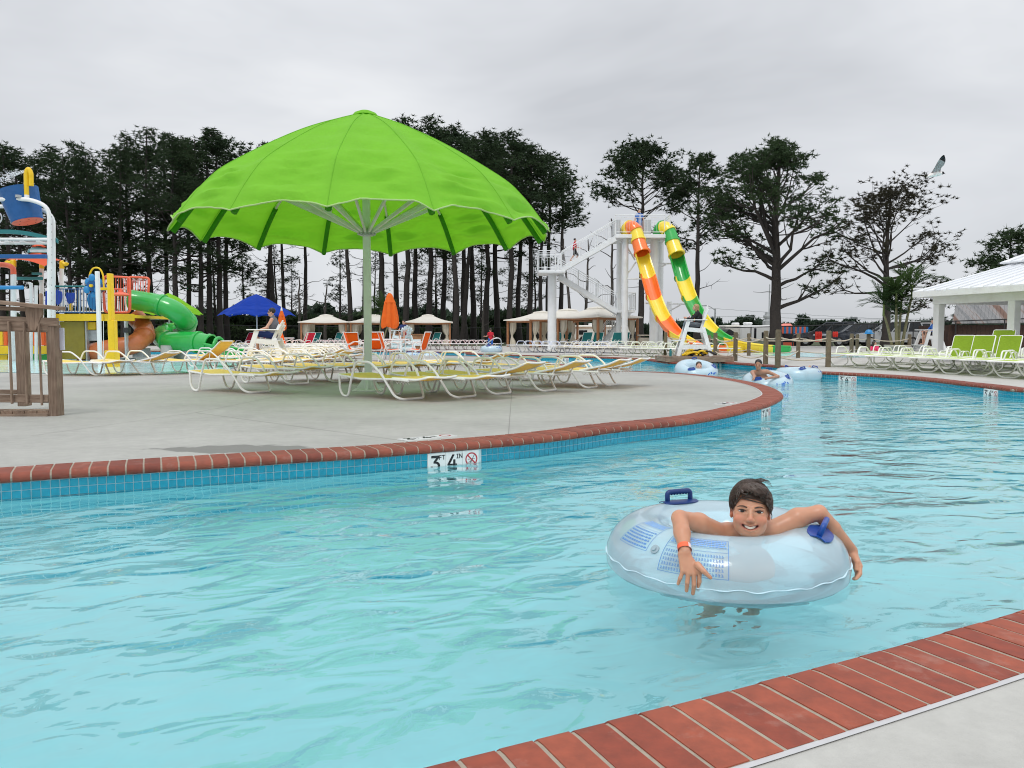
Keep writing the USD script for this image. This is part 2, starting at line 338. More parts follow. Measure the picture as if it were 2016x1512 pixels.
def brick_material(name, c1, c2):
    n = {'ge': ('geometry', {}), 'oi': ('object_info', {}), 'n1': ('noise_texture', dict(scale=14.0, detail=6.0, roughness=0.65)), 'n2': ('noise_texture', dict(scale=320.0, detail=2.0)),
         'm0': ('mix', dict(color1=c1, color2=c2)), 'r1': ('map_range', dict(from_min=0.3, from_max=0.72, to_min=0.72, to_max=1.2)), 'mu': ('mix', dict(mix_type='multiply', fac=1.0)),
         'n4': ('noise_texture', dict(scale=6.0, detail=7.0, roughness=0.7)), 'sr': ('map_range', dict(from_min=0.56, from_max=0.75, to_min=0.0, to_max=0.30, clamp=True)), 'ef': ('mix', dict(color2=(0.52, 0.36, 0.30))),
         'rr': ('map_range', dict(to_min=0.55, to_max=0.9)), 'bp': ('bump', dict(strength=0.3, distance=0.002)), 'p': ('principled_bsdf', {})}
    l = [('oi.random', 'm0.fac'), ('ge.position', 'n1.vector'), ('ge.position', 'n2.vector'), ('ge.position', 'n4.vector'), ('n1.fac', 'r1.value'), ('m0.color', 'mu.color1'), ('r1.result', 'mu.color2'), ('mu.color', 'ef.color1'), ('n4.fac', 'sr.value'), ('sr.result', 'ef.fac'),
         ('ef.color', 'p.base_color'), ('n1.fac', 'rr.value'), ('rr.result', 'p.roughness'), ('n2.fac', 'bp.height'), ('bp.normal', 'p.normal')]
    M[name] = usdkit.material(stage, '/World/Looks/' + name, n, l, surface='p.BSDF')
brick_material('brick_red', (0.245, 0.050, 0.028), (0.35, 0.086, 0.045))
brick_material('brick_dark', (0.19, 0.043, 0.026), (0.275, 0.072, 0.041))
def tile_material(name, c1, c2):
    n = {'oi': ('object_info', {}), 'ge': ('geometry', {}), 'no': ('noise_texture', dict(scale=25.0, detail=4.0)), 'm0': ('mix', dict(color1=c1, color2=c2)), 'r1': ('map_range', dict(from_min=0.3, from_max=0.7, to_min=0.88, to_max=1.1)),
         'mu': ('mix', dict(mix_type='multiply', fac=1.0)), 'p': ('principled_bsdf', dict(roughness=0.16, coat_weight=0.3))}
    l = [('ge.random_per_island', 'm0.fac'), ('ge.position', 'no.vector'), ('no.fac', 'r1.value'), ('m0.color', 'mu.color1'), ('r1.result', 'mu.color2'), ('mu.color', 'p.base_color')]
    M[name] = usdkit.material(stage, '/World/Looks/' + name, n, l, surface='p.BSDF')
tile_material('tile_blue', (0.006, 0.26, 0.38), (0.014, 0.33, 0.46))

WATER_Z, FLOOR_Z = -0.165, -1.2
# ---- outlines of the pool: points of the photograph on the coping's water-side edge
CB = -0.058
isl_px = [(0, 953, CB), (100, 945.5, CB), (200, 939, CB), (400, 925.6, CB), (600, 912, CB), (700, 905.4, CB), (800, 897.3, CB), (893, 889.5, CB), (1000, 880.3, CB), (1100, 869.7, CB), (1224, 851.3, CB),
          (1348, 838.9, CB), (1422, 826, CB), (1472, 814.2, CB), (1517, 801.5, CB), (1536, 792, CB), (1543.5, 781.7, -.026), (1537, 771.8, -.008), (1521.6, 763, 0), (1496.8, 755.6, 0), (1459.6, 748.2, 0), (1410, 740.8, 0),
          (1348, 735, 0), (1273.6, 731.3, 0), (1224, 729.4, 0), (1150, 722.5, 0), (1068, 711.5, 0), (1013, 704.3, 0), (954, 701.7, 0), (872, 700, 0), (760, 698.5, 0)]
isl_edge = [G(*p)[:2] for p in isl_px]
_d = isl_edge[0] - isl_edge[1]
isl_edge = [isl_edge[0] + _d * k for k in range(24, 0, -1)] + isl_edge + [np.array([-14.0, 34.2]), np.array([-40.0, 36.0])]
isl_edge, _ = resample(spline(np.array(isl_edge), 10), 0.05)
from scipy.ndimage import gaussian_filter1d
isl_edge = gaussian_filter1d(isl_edge, 4.0, axis=0, mode='nearest')
far_px = [(600, 690.5), (800, 691.8), (872, 693), (930, 693.6), (917, 695.7), (1013, 699), (1100, 701.2), (1181, 702.9), (1260, 706.3), (1298, 711.0), (1330, 713.6), (1403, 712), (1447, 714.6), (1521.6, 719.9), (1559, 722.3)]
rec_px = [(1575, 731.5), (1604, 732.0), (1709.8, 737.0), (1796, 743.0), (1882.8, 752.5), (1947.6, 759.2), (2016, 766.2)]
far_edge = np.array([np.array([-60.0, 41.0]), np.array([-30.0, 41.0])] + [G(*p)[:2] for p in far_px])
far_edge = np.vstack([spline(far_edge[:6], 4)[:-1], spline(far_edge[6:], 6)])
right_edge = np.array([G(*p)[:2] for p in rec_px]); right_edge = np.vstack([right_edge, [[9.6, 11.2], [12.5, 8.4], [18, 5.0]]])
right_edge = spline(right_edge, 6)
near_px = [(820, 1503.3), (932.7, 1479.6), (1015.8, 1457.6), (1098.8, 1439), (1176, 1418.5), (1253, 1398), (1324, 1381.7), (1392.5, 1362.7), (1457.8, 1346), (1514, 1330), (1570.5, 1315), (1630, 1301), (1680, 1288), (1728, 1276), (1822.6, 1250), (1905.7, 1226), (2016, 1195)]
nx, ny = np.array([G(*p)[:2] for p in near_px]).T
cf = np.polyfit(nx, ny, 2); xs = np.linspace(-1.4, 3.4, 40)
near_edge = np.stack([xs, np.polyval(cf, xs)], 1)

def normals2(p):      # left-hand normals of a plan polyline
    t = np.gradient(p, axis=0); t /= np.linalg.norm(t, axis=1, keepdims=True); return np.stack([-t[:, 1], t[:, 0]], 1)
def offset_curve(p, d): return p + normals2(p) * d
from shapely.geometry import Polygon
OV = 0.022          # the coping overhangs the wall
CW = 0.302          # and is this deep
# island: water on its right-hand side when walking from the left foreground to the tip, so land is on the left
isl_wall = offset_curve(isl_edge, OV)
isl_in = offset_curve(isl_edge, CW)
def clean(p): 
    g = Polygon(p).buffer(0)
    return max(g.geoms, key=lambda q: q.area) if hasattr(g, 'geoms') else g
def deck(name, poly, m, z1=0.0, z0=-0.062):
    return single(name, MB().prism(clean(poly), z0, z1), m, kind='structure', smooth=False)
deck('island_deck', np.vstack([isl_in, [[-40, 34], [-40, isl_in[0][1]]]]), 'concrete_island')
nr_in = near_edge + normals2(near_edge) * -CW
deck('near_deck', np.vstack([nr_in, [[6, nr_in[-1][1]], [6, -8], [-8, -8], [-8, nr_in[0][1] - 0.6]]]), 'concrete_near')
fr_in = offset_curve(far_edge, CW); rt_in = offset_curve(right_edge, CW)
deck('far_deck', np.vstack([fr_in, [rt_in[0]], rt_in, [[60, 2], [60, 58], [-60, 58]]]), 'concrete_far')
single('ground', MB().grid(np.array([[[-1500.0, 57.9, -0.03], [1500, 57.9, -0.03]], [[-1500, 3000, -0.03], [1500, 3000, -0.03]]])), 'grass', kind='structure', smooth=False)
single('pool_floor', MB().grid(np.array([[[-60.0, -1, FLOOR_Z], [60, -1, FLOOR_Z]], [[-60, 60, FLOOR_Z], [60, 60, FLOOR_Z]]])), 'pool_plaster', kind='structure', smooth=False)

# ---- pool walls, coping bricks and waterline tiles
def strip(p, z0, z1):
    return np.stack([np.c_[p, np.full(len(p), z0)], np.c_[p, np.full(len(p), z1)]], 1)
PROF = [(CW - 0.004, 0.006), (0.05, 0.006), (0.022, 0.003), (0.007, -0.009), (0.0, -0.026), (0.003, -0.044), (0.016, -0.056), (0.05, -0.058), (CW - 0.004, -0.058)]
def pool_edge(name, curve, bricks, tiles, bm='brick_dark', side=1, step=0.110, gap=0.0118, markers=(), seed=1, gone=None):
    """A wall with its coping. curve: plan polyline with the land on its left (side 1). bricks, tiles: (start, end) arc lengths whose pieces are single prims."""
    rnd = random.Random(seed)
    root = UsdGeom.Xform.Define(stage, '/World/' + name).GetPrim(); tag(root, kind='structure')
    fine, s = resample(curve, 0.03); L = s[-1]
    nrm = normals2(fine) * side
    at = lambda q: (np.array([np.interp(q, s, fine[:, 0]), np.interp(q, s, fine[:, 1])]), unit([np.interp(q, s, nrm[:, 0]), np.interp(q, s, nrm[:, 1])]))
    coarse = fine[::6] if len(fine) > 60 else fine
    cn = (nrm[::6] if len(fine) > 60 else nrm)
    # grout behind the tiles, plaster below, mortar bed
    fl = (lambda P: P if side > 0 else P[::-1])
    part(root, 'tile_grout', MB().grid(fl(strip(coarse + cn * OV, -0.225, -0.0565))), 'grout', smooth=True)
    part(root, 'plaster_wall', MB().grid(fl(strip(coarse + cn * (OV - 0.002), FLOOR_Z, -0.225))), 'pool_plaster', smooth=True)
    pr = np.array(PROF); pm = np.c_[np.clip(pr[:, 0] + 0.0028, 0, CW - 0.004), pr[:, 1] - 0.0022 * np.sign(pr[:, 1] + 0.026)]
    P = np.stack([np.concatenate([coarse + cn * d, np.full((len(coarse), 1), z)], 1) for d, z in pm], 1)
    part(root, 'mortar_bed', MB().grid(fl(P)), 'mortar', smooth=30)
    cau = np.stack([np.concatenate([coarse + cn * d, np.full((len(coarse), 1), z)], 1) for d, z in ((CW - 0.004, 0.0035), (CW + 0.013, 0.0035))], 1)
    part(root, 'caulk_line', MB().grid(fl(cau[:, ::-1])[:, ::1] if side > 0 else cau), 'caulk', smooth=False)
    def loft(q0, q1, jz, jd):
        pts = []
        for q in (q0, q1):
            c, n = at(q); d = pr[:, 0] + jd
            pts.append(np.c_[c[0] + n[0] * d, c[1] + n[1] * d, pr[:, 1] + jz])
        k = len(pr); v = np.vstack(pts); i = np.arange(k); q = np.stack([i, (i + 1) % k, k + (i + 1) % k, k + i], 1)
        caps = [[0, j + 1, j] for j in range(1, k - 1)], [[k, k + j, k + j + 1] for j in range(1, k - 1)]
        f = np.vstack([q[:, [0, 2, 1]], q[:, [0, 3, 2]], np.array(caps[0])[:, ::-1], np.array(caps[1])[:, ::-1]])
        return v, (f if side > 0 else f[:, ::-1])
    rest = MB()
    q = 0.0; n_single = 0
    while q + step < L:
        w = step + rnd.uniform(-0.0015, 0.0015)
        v, f = loft(q + gap / 2, q + w - gap / 2, rnd.uniform(-0.0012, 0.0012), rnd.uniform(-0.0015, 0.0015))
        if bricks[0] <= q <= bricks[1]:
            part(root, 'brick', MB().add(v, f), bm, smooth=40); n_single += 1
        else: rest.add(v, f)
        q += w
    if rest.n: part(root, 'brick', rest, bm, smooth=40, kind='stuff', label='the further coping bricks of the same edge')
    rest = MB(); tp, tg = 0.0545, 0.0045; row_z = -0.0595
    for i in range(int(L / tp)):
        q = i * tp
        if any(a - 0.5 * tp < q < b - 0.2 * tp for a, b in markers): continue
        if gone and gone(q): continue
        for r in range(3):
            z1 = row_z - r * tp; z0 = z1 - tp + tg
            (a, na), (b, nb) = at(q + tg / 2), at(q + tp - tg / 2)
            o = OV - 0.004 + rnd.uniform(-0.0004, 0.0004)
            A0, B0 = a + na * o, b + nb * o; A1, B1 = a + na * (o + 0.003), b + nb * (o + 0.003)
            v = [(*A0, z0), (*B0, z0), (*B0, z1), (*A0, z1), (*A1, z0), (*B1, z0), (*B1, z1), (*A1, z1)]
            f = np.array([[0, 1, 2, 3], [0, 4, 5, 1], [1, 5, 6, 2], [2, 6, 7, 3], [3, 7, 4, 0]])
            if side < 0: f = f[:, ::-1]
            if tiles[0] <= q <= tiles[1] and r < 2: part(root, 'tile', MB().add(v, f), 'tile_blue', smooth=False)
            else: rest.add(v, f)
    if rest.n: part(root, 'tile', rest, 'tile_blue', smooth=False, kind='stuff', label='the further waterline tiles of the same edge')
    return root, at, s, fine
def arc_of(fine, s, pt): return s[np.argmin(np.linalg.norm(fine - np.asarray(pt)[:2], axis=1))]
fi, si = resample(isl_edge, 0.03)
s_left, s_mark = arc_of(fi, si, G(0, 953, CB)), arc_of(fi, si, G(845.5, 893.5, CB)); s_1300, s_tip = arc_of(fi, si, G(1330, 841, CB)), arc_of(fi, si, G(1543, 782))
s_m2 = arc_of(fi, si, G(1500, 806, CB))
end_i = arc_of(fi, si, G(872, 700))
EDGE_I = pool_edge('island_pool_edge', fi[:int(end_i / 0.03)], (s_left - 0.25, s_1300), (s_left - 0.1, s_left + 0.1 + 150 * 0.0545), markers=[(s_mark, s_mark + 0.4635), (s_m2, s_m2 + 0.4635)], seed=3)
EDGE_N = pool_edge('near_pool_edge', near_edge, (0, 9), (9, 9), bm='brick_red', side=-1, step=.093, gap=.012, seed=5)
fr, sr_ = resample(right_edge, 0.03)
s_r1, s_r2 = arc_of(fr, sr_, G(1609, 736)), arc_of(fr, sr_, G(1936, 758))
EDGE_R = pool_edge('right_pool_edge', right_edge, (99, 99), (99, 99), markers=[(s_r1, s_r1 + 0.4635), (s_r2, s_r2 + 0.4635)], seed=7)
ff, sf = resample(far_edge, 0.03)
s_f0 = arc_of(ff, sf, G(872, 693))
fm = [arc_of(ff, sf, G(x, y)) for x, y in ((940, 697), (1093, 701.5), (1228, 704.6))]
EDGE_F = pool_edge('far_pool_edge', far_edge[len(far_edge) * 0:], (999, 999), (999, 999), markers=[(a, a + 0.4635) for a in fm], seed=9)

# depth markers: three white tiles, lettering, a no-diving ring
def depth_marker(edge, s0, label):
    root, at, s, fine = edge
    a, na = at(s0); b, nb = at(s0 + 0.4635); n = unit(na + nb); t = unit(b - a)
    if t @ np.array([-na[1], na[0]]) > 0: pass
    o = a + n * (OV - 0.006)
    # local frame: x along the wall to the viewer's right, y up, z out of the wall
    X = np.array([t[0], t[1], 0]); Z = np.array([-n[0], -n[1], 0]); Y = np.array([0, 0, 1.0])
    R = np.stack([X, Y, Z], 1); O = np.array([o[0], o[1], -0.0605 - 0.152])
    x = thing('depth_marker', label, 'depth marker', group='depth markers set in the pool wall')
    def M4(px, py, pz): m = np.eye(4); m[:3, :3] = R; m[:3, 3] = O + R @ np.array([px, py, pz]); return m
    for k in range(3):
        part(x, 'tile', MB().box(O + R @ np.array([0.0765 + k * 0.1545, 0.076, 0.0]), (0.1525, 0.152, 0.006), R=R, ch=0.0012), 'ceramic_white', smooth=False)
    part(x, 'numeral', MB().text('3', 0.112, M4(0.066, 0.073, 0.0032), True, 0.001), 'print_black', smooth=False)
    part(x, 'lettering', MB().text('FT', 0.036, M4(0.126, 0.115, 0.0032), True, 0.001), 'print_black', smooth=False)
    part(x, 'numeral', MB().text('4', 0.112, M4(0.216, 0.073, 0.0032), True, 0.001), 'print_black', smooth=False)
    part(x, 'lettering', MB().text('IN', 0.036, M4(0.283, 0.115, 0.0032), True, 0.001), 'print_black', smooth=False)
    m = MB(); c = np.array([0.392, 0.080]); a_ = np.linspace(0, 2 * PI, 41)
    ring = np.stack([np.stack([c[0] + r * np.cos(a_), c[1] + r * np.sin(a_), 0 * a_ + 0.0042], 1) for r in (0.045, 0.056)], 1)
    m.grid((ring @ R.T + O)[::-1])
    d = np.array([0.707, -0.707]) * 0.048; e = np.array([0.707, 0.707]) * 0.0055
    qd = np.array([[np.r_[c - d - e, 0.0042], np.r_[c - d + e, 0.0042]], [np.r_[c + d - e, 0.0042], np.r_[c + d + e, 0.0042]]])
    m.grid((qd @ R.T + O)); part(x, 'no_diving_ring', m, 'print_red', smooth=False)
    m = MB()
    for p, q, w in (((-0.008, -0.030), (0.012, 0.006), 0.007), ((0.010, 0.004), (0.028, 0.034), 0.005), ((-0.004, -0.012), (-0.026, -0.030), 0.005), ((-0.034, 0.0), (0.034, 0.004), 0.003), ((-0.026, -0.034), (0.012, -0.034), 0.004)):
        p, q = np.array(p) + c, np.array(q) + c; u = unit(q - p); e = np.array([-u[1], u[0]]) * w / 2
        m.grid((np.array([[np.r_[p - e, 0.0037], np.r_[p + e, 0.0037]], [np.r_[q - e, 0.0037], np.r_[q + e, 0.0037]]]) @ R.T + O))
    part(x, 'diver_figure', m, 'print_black', smooth=False)
depth_marker(EDGE_I, s_mark, 'white 3 FT 4 IN depth tiles with red no-diving ring, nearest of all')
depth_marker(EDGE_I, s_m2, 'white depth tiles seen edge-on near the rounded tip of the island')
depth_marker(EDGE_R, s_r1, 'white 3 FT 4 IN depth tiles beside the pale tube on the right bank')
depth_marker(EDGE_R, s_r2, 'white 3 FT 4 IN depth tiles at the right end of the right bank')
for a, t in zip(fm, ('white depth tiles below the pool handrail on the far bank', 'white depth tiles below the white loungers in the middle of the far bank', 'white depth tiles on the far bank left of the wooden lifeguard platform')):
    depth_marker(EDGE_F, a, t)
# tiles let into the deck
def deck_marker(p0, p1, w, label):
    p0, p1 = G(*p0), G(*p1); t = unit(p1 - p0); n = np.array([-t[1], t[0], 0]); L = np.linalg.norm(p1 - p0)
    x = thing('deck_depth_marker', label, 'depth marker'); R = np.stack([t, n, [0, 0, 1]], 1)
    for k in range(3): part(x, 'tile', MB().box(p0 + t * L * (k + 0.5) / 3 + n * w / 2 + np.array([0, 0, 0.003]), (L / 3 - 0.004, w, 0.006), R=R), 'ceramic_white', smooth=False)
    def M4(k): m = np.eye(4); m[:3, :3] = R; m[:3, 3] = p0 + t * L * k + n * w / 2 + np.array([0, 0, 0.0065]); return m
    part(x, 'numeral', MB().text('3', w * 0.66, M4(0.14), True, 0.001), 'print_black', smooth=False); part(x, 'lettering', MB().text('FT', w * 0.22, M4(0.29), False, 0.001), 'print_black', smooth=False)
    part(x, 'numeral', MB().text('4', w * 0.66, M4(0.46), True, 0.001), 'print_black', smooth=False); part(x, 'lettering', MB().text('IN', w * 0.22, M4(0.61), False, 0.001), 'print_black', smooth=False)
    a_ = np.linspace(0, 2 * PI, 25); ring = np.stack([np.stack([L * 0.84 + r * np.cos(a_), w / 2 + r * np.sin(a_), 0 * a_ + 0.0075], 1) for r in (w * 0.27, w * 0.35)], 1)
    part(x, 'no_diving_ring', MB().grid((ring @ R.T + p0)[::-1]), 'print_red', smooth=False)
deck_marker((800, 869.0), (901, 859.0), 0.15, 'flat white depth tiles in the concrete behind the near island coping')
deck_marker((1428, 797), (1452, 793.5), 0.15, 'flat white depth tiles in the concrete at the tip of the island')
# control joints sawn into the concrete
jm = MB()
for a, b in (((385, 812), (800, 868)), ((60, 858), (385, 812)), ((800, 868), (806, 872)), ((385, 812), (690, 752)), ((1000, 868), (1010, 742)), ((1010, 742), (1300, 733)), ((690, 752), (1010, 742))):
    a, b = G(*a, 0.003), G(*b, 0.003); n = unit(np.cross(b - a, (0, 0, 1))) * 0.0026
    jm.grid(np.array([[a - n, a + n], [b - n, b + n]])[:, ::-1])
mat('joint_dark', (0.235, 0.23, 0.215), 0.9, 0.2, 20)
single('deck_joint', jm, 'joint_dark', kind='structure', smooth=False)
# submerged entry steps in the recess of the far bank
st = MB()
for k in range(3):
    a, b = G(1448, 715), G(1575, 728); n = unit(np.array([b[1] - a[1], -(b[0] - a[0]), 0])) * -1
    c = (a + b) / 2 - n * (0.25 + 0.3 * k); c[2] = -0.28 - 0.25 * k
    R = np.stack([unit(b - a), np.cross((0, 0, 1), unit(b - a)), [0, 0, 1]], 1)
    st.box(c + np.array([0, 0, -0.3]), (np.linalg.norm(b - a) * 0.9, 0.3, 0.6), R=R)
mat('step_grey', (0.33, 0.40, 0.42), 0.7, 0.1, 4)
single('entry_steps', st, 'step_grey', kind='structure', smooth=False)

# ---- the water
def water_material():
    n = {'ge': ('geometry', {}), 'mp': ('mapping', dict(mapping_type='texture', scale=(1.35, 0.85, 1.0), rotation=(0, 0, 0.45))),
         'n1': ('noise_texture', dict(scale=1.5, detail=1.0, roughness=0.4, distortion=0.9)), 'n2': ('noise_texture', dict(scale=4.6, detail=1.6, roughness=0.45, distortion=1.0)),
         'n3': ('noise_texture', dict(scale=15.0, detail=2.0, roughness=0.5, distortion=0.4)),
         'b1': ('bump', dict(strength=1.0, distance=0.062)), 'b2': ('bump', dict(strength=1.0, distance=0.023)), 'b3': ('bump', dict(strength=1.0, distance=0.0018)),
         'fr': ('fresnel', dict(IOR=1.45)), 'gl': ('glossy_bsdf', dict(roughness=0.012, color=(1, 1, 1))), 'tr': ('refraction_bsdf', dict(IOR=1.33, roughness=0.0, color=(0.93, 0.99, 0.995))), 'm': ('mix_closure', {})}
    l = [('ge.position', 'mp.vector'), ('mp.vector', 'n1.vector'), ('mp.vector', 'n2.vector'), ('mp.vector', 'n3.vector'), ('n1.fac', 'b1.height'), ('n2.fac', 'b2.height'), ('n3.fac', 'b3.height'),
         ('b1.normal', 'b2.normal'), ('b2.normal', 'b3.normal'), ('b3.normal', 'fr.normal'), ('b3.normal', 'gl.normal'), ('b3.normal', 'tr.normal'), ('fr.fac', 'm.fac'), ('tr.BSDF', 'm.closure1'), ('gl.BSDF', 'm.closure2')]
    M['water'] = usdkit.material(stage, '/World/Looks/water', n, l, surface='m.closure')
water_material()
single('pool_water', MB().grid(np.array([[[-60.0, 0.2, WATER_Z], [60, 0.2, WATER_Z]], [[-60, 57.0, WATER_Z], [60, 57, WATER_Z]]])), 'water', kind='structure', smooth=False)

# ================================================================ BIG UMBRELLAS
def scallop_canopy(R, zr, ztop, zknee, rknee, nseg, drop, sag, seed, nu=20, nv=44, vent=0.0):
    """Canopy cloth: nseg panels stretched between curved ribs. Returns the sheet as points (around, down, 3)."""
    rs = np.array([vent, rknee * 0.5, rknee, (rknee + R) / 2, R]); zs = np.array([ztop, zr + (ztop - zr) * 0.78, zknee, zr + (zknee - zr) * 0.6, zr])
    prof = spline(np.c_[rs, zs], 10); t = np.linspace(0, 1, nv); s = np.linspace(0, 1, len(prof)); pr = np.stack([np.interp(t, s, prof[:, 0]), np.interp(t, s, prof[:, 1])], 1)
    n = nseg * nu; a = np.arange(n + 1) / n * 2 * PI; fr = (np.arange(n + 1) % nu) / nu; mid = np.sin(fr * PI)          # 0 at the ribs, 1 between
    P = np.zeros((n + 1, nv, 3)); tt = t[None, :]
    chord = 1 - (1 - math.cos(PI / nseg)) * mid[:, None] * 1.4 * np.clip(tt * 1.6, 0, 1)
    r = pr[None, :, 0] * chord; z = np.repeat(pr[None, :, 1], n + 1, 0) - sag * mid[:, None] * np.sin(np.clip(tt, 0, 1) * PI) ** 0.8
    z = z + drop * mid[:, None] ** 0.9 * np.clip((tt - 0.62) / 0.38, 0, 1) ** 1.5          # hem rises between the ribs
    q = np.stack([np.cos(a)[:, None] * r * 0.9, np.sin(a)[:, None] * r * 0.9, z * 2.2], -1)
    wr = (meshkit.fbm(q * np.array([1, 1, 2.4]) + seed, 4, seed) - 0.5); wr = wr + 0.5 * (meshkit.fbm(q * np.array([0.7, 0.7, 4.2]) + seed * 3, 3, seed + 5) - 0.5); ph = np.minimum(np.arange(n + 1) % n, 0); wr[-1] = wr[0]
    r = r * (1 + 0.11 * wr * mid[:, None] * np.clip(tt * 2, 0, 1)); z = z + 0.22 * wr * mid[:, None] * np.clip(tt * 1.5, 0, 1)
    P[..., 0] = np.cos(a)[:, None] * r; P[..., 1] = np.sin(a)[:, None] * r; P[..., 2] = z
    return P
def closed(P):         # drop the doubled seam
    a, b = P.shape[0] - 1, P.shape[1]; i = np.arange(a)[:, None]; j = np.arange(b - 1)[None]
    return P[:-1].reshape(-1, 3), np.stack([i * b + j, i * b + j + 1, ((i + 1) % a) * b + j + 1, ((i + 1) % a) * b + j], -1).reshape(-1, 4)
def big_umbrella(name, label, loc, R, zr, ztop, pole_r, nseg, m_can, m_hem, m_rib, m_pole, rz=0.0, drop=0.16, knee=(0.66, 0.50), seed=1, box=True, detail=True):
    x = thing(name, label, 'umbrella', loc, rz)
    zk = zr + (ztop - zr) * knee[1]; rk = R * knee[0]
    P = scallop_canopy(R, zr, ztop, zk, rk, nseg, drop, 0.07 * R / 2.9, seed, vent=0.02)
    part(x, 'canopy', MB().add(*closed(P)), m_can, smooth=True)
    if detail:
        hem = P[:-1, -1]; part(x, 'hem', MB().tube(hem, 0.011, 5, closed=True), m_hem, smooth=True)
        part(x, 'crown_cap', MB().lathe([(0.0, ztop + 0.022), (0.09, ztop + 0.015), (0.17, ztop - 0.02), (0.20, ztop - 0.06)], n=20), m_can, smooth=True)
    nu = (P.shape[0] - 1) // nseg
    for k in range(nseg):
        line = P[k * nu] * np.array([0.985, 0.985, 1]) - np.array([0, 0, 0.035])
        rib_ = part(x, 'rib', MB().tube(line[1:-3:2], 0.022, 6), m_pole, smooth=True)
        if detail:
            e = P[k * nu][-16:] * np.array([0.975, 0.975, 1]) - np.array([0, 0, 0.02])
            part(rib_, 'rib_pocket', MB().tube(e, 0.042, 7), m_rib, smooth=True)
            ln = P[k * nu][2:] + np.array([0, 0, 0.002]); part(x, 'seam', MB().tube(ln, 0.0045, 4), m_can, smooth=True)
        hub = np.array([0, 0, zr + .04]); tip = P[k * nu][int(P.shape[1] * 0.46)] - np.array([0, 0, 0.07])
        u = unit(tip * np.array([1, 1, 0])); 
        if detail: part(x, 'strut', MB().bar(hub + u * pole_r, tip, 0.035, 0.05), m_pole, smooth=False)
    if detail:
        hz = zr + .04
        m = MB().lathe([(pole_r, hz + 0.05), (pole_r + 0.05, hz + 0.05), (pole_r + 0.05, hz - 0.03), (pole_r, hz - 0.03)], n=16)
        for k in range(nseg):
            a = k * 2 * PI / nseg; m.box((math.cos(a) * (pole_r + 0.06), math.sin(a) * (pole_r + 0.06), hz + 0.03), (0.06, 0.03, 0.09), rz=a)
        part(x, 'hub_bracket', m, 'grey_steel', smooth=30)
    pm = MB().box((0, 0, (ztop) / 2), (pole_r * 2, pole_r * 2, ztop - 0.02), ch=0.012) if box else MB().tube([(0, 0, 0), (0, 0, ztop - 0.02)], pole_r, 14)
    part(x, 'pole', pm, m_pole, smooth=30)
    if detail:
        b = MB().box((0, 0, 0.0125), (0.44, 0.44, 0.025), ch=0.004)
        for sx in (-1, 1):
            for sy in (-1, 1): b.lathe([(0.0, 0.055), (0.014, 0.05), (0.016, 0.025)], (sx * 0.17, sy * 0.17, 0), 8)
        for a in range(4):
            b.add(rotz(a * PI / 2) @ np.array([[pole_r, -0.008, 0.025], [0.2, -0.008, 0.025], [pole_r, -0.008, 0.24], [pole_r, 0.008, 0.025], [0.2, 0.008, 0.025], [pole_r, 0.008, 0.24]]).T.copy() if False else (rotz(a * PI / 2) @ np.array([[pole_r, -0.008, 0.025], [0.2, -0.008, 0.025], [pole_r, -0.008, 0.24], [pole_r, 0.008, 0.025], [0.2, 0.008, 0.025], [pole_r, 0.008, 0.24]]).T).T,
                  [[0, 1, 2], [3, 5, 4], [0, 3, 4], [0, 4, 1], [1, 4, 5], [1, 5, 2], [2, 5, 3], [2, 3, 0]])
        part(x, 'base_plate', b, m_pole, smooth=30)
    return x
UB = G(725.5, 769); UY = UB[1]
zt = A(725, 221, UY)[2]; zrim = 2.42
big_umbrella('giant_umbrella', 'giant lime green scalloped umbrella on a pale green square pole', UB, 2.90, zrim, zt, 0.055, 14, 'canopy_green', 'canopy_green_hem', 'canopy_pocket', 'pole_paint', rz=-PI / 2 + 0.02, drop=0.115, knee=(0.72, 0.46), seed=4)
b = GX(507, 41.0)
big_umbrella('blue_umbrella', 'royal blue square-hipped umbrella behind the seated lifeguard in grey', b, 1.98, A(507, 623, 41)[2], A(507, 579, 41)[2], 0.045, 8, 'canopy_blue', 'canopy_blue', 'canopy_blue', 'grey_steel', rz=0.3, drop=0.10, knee=(0.6, 0.46), seed=2, box=False, detail=False)
b = GX(335, 44.0)
big_umbrella('lime_umbrella', 'lime green umbrella partly hidden behind the green tube slide', b, 1.85, A(335, 620, 44)[2], A(335, 577, 44)[2], 0.045, 8, 'canopy_lime', 'canopy_lime', 'canopy_lime', 'grey_steel', rz=0.1, drop=0.10, knee=(0.6, 0.46), seed=3, box=False, detail=False)

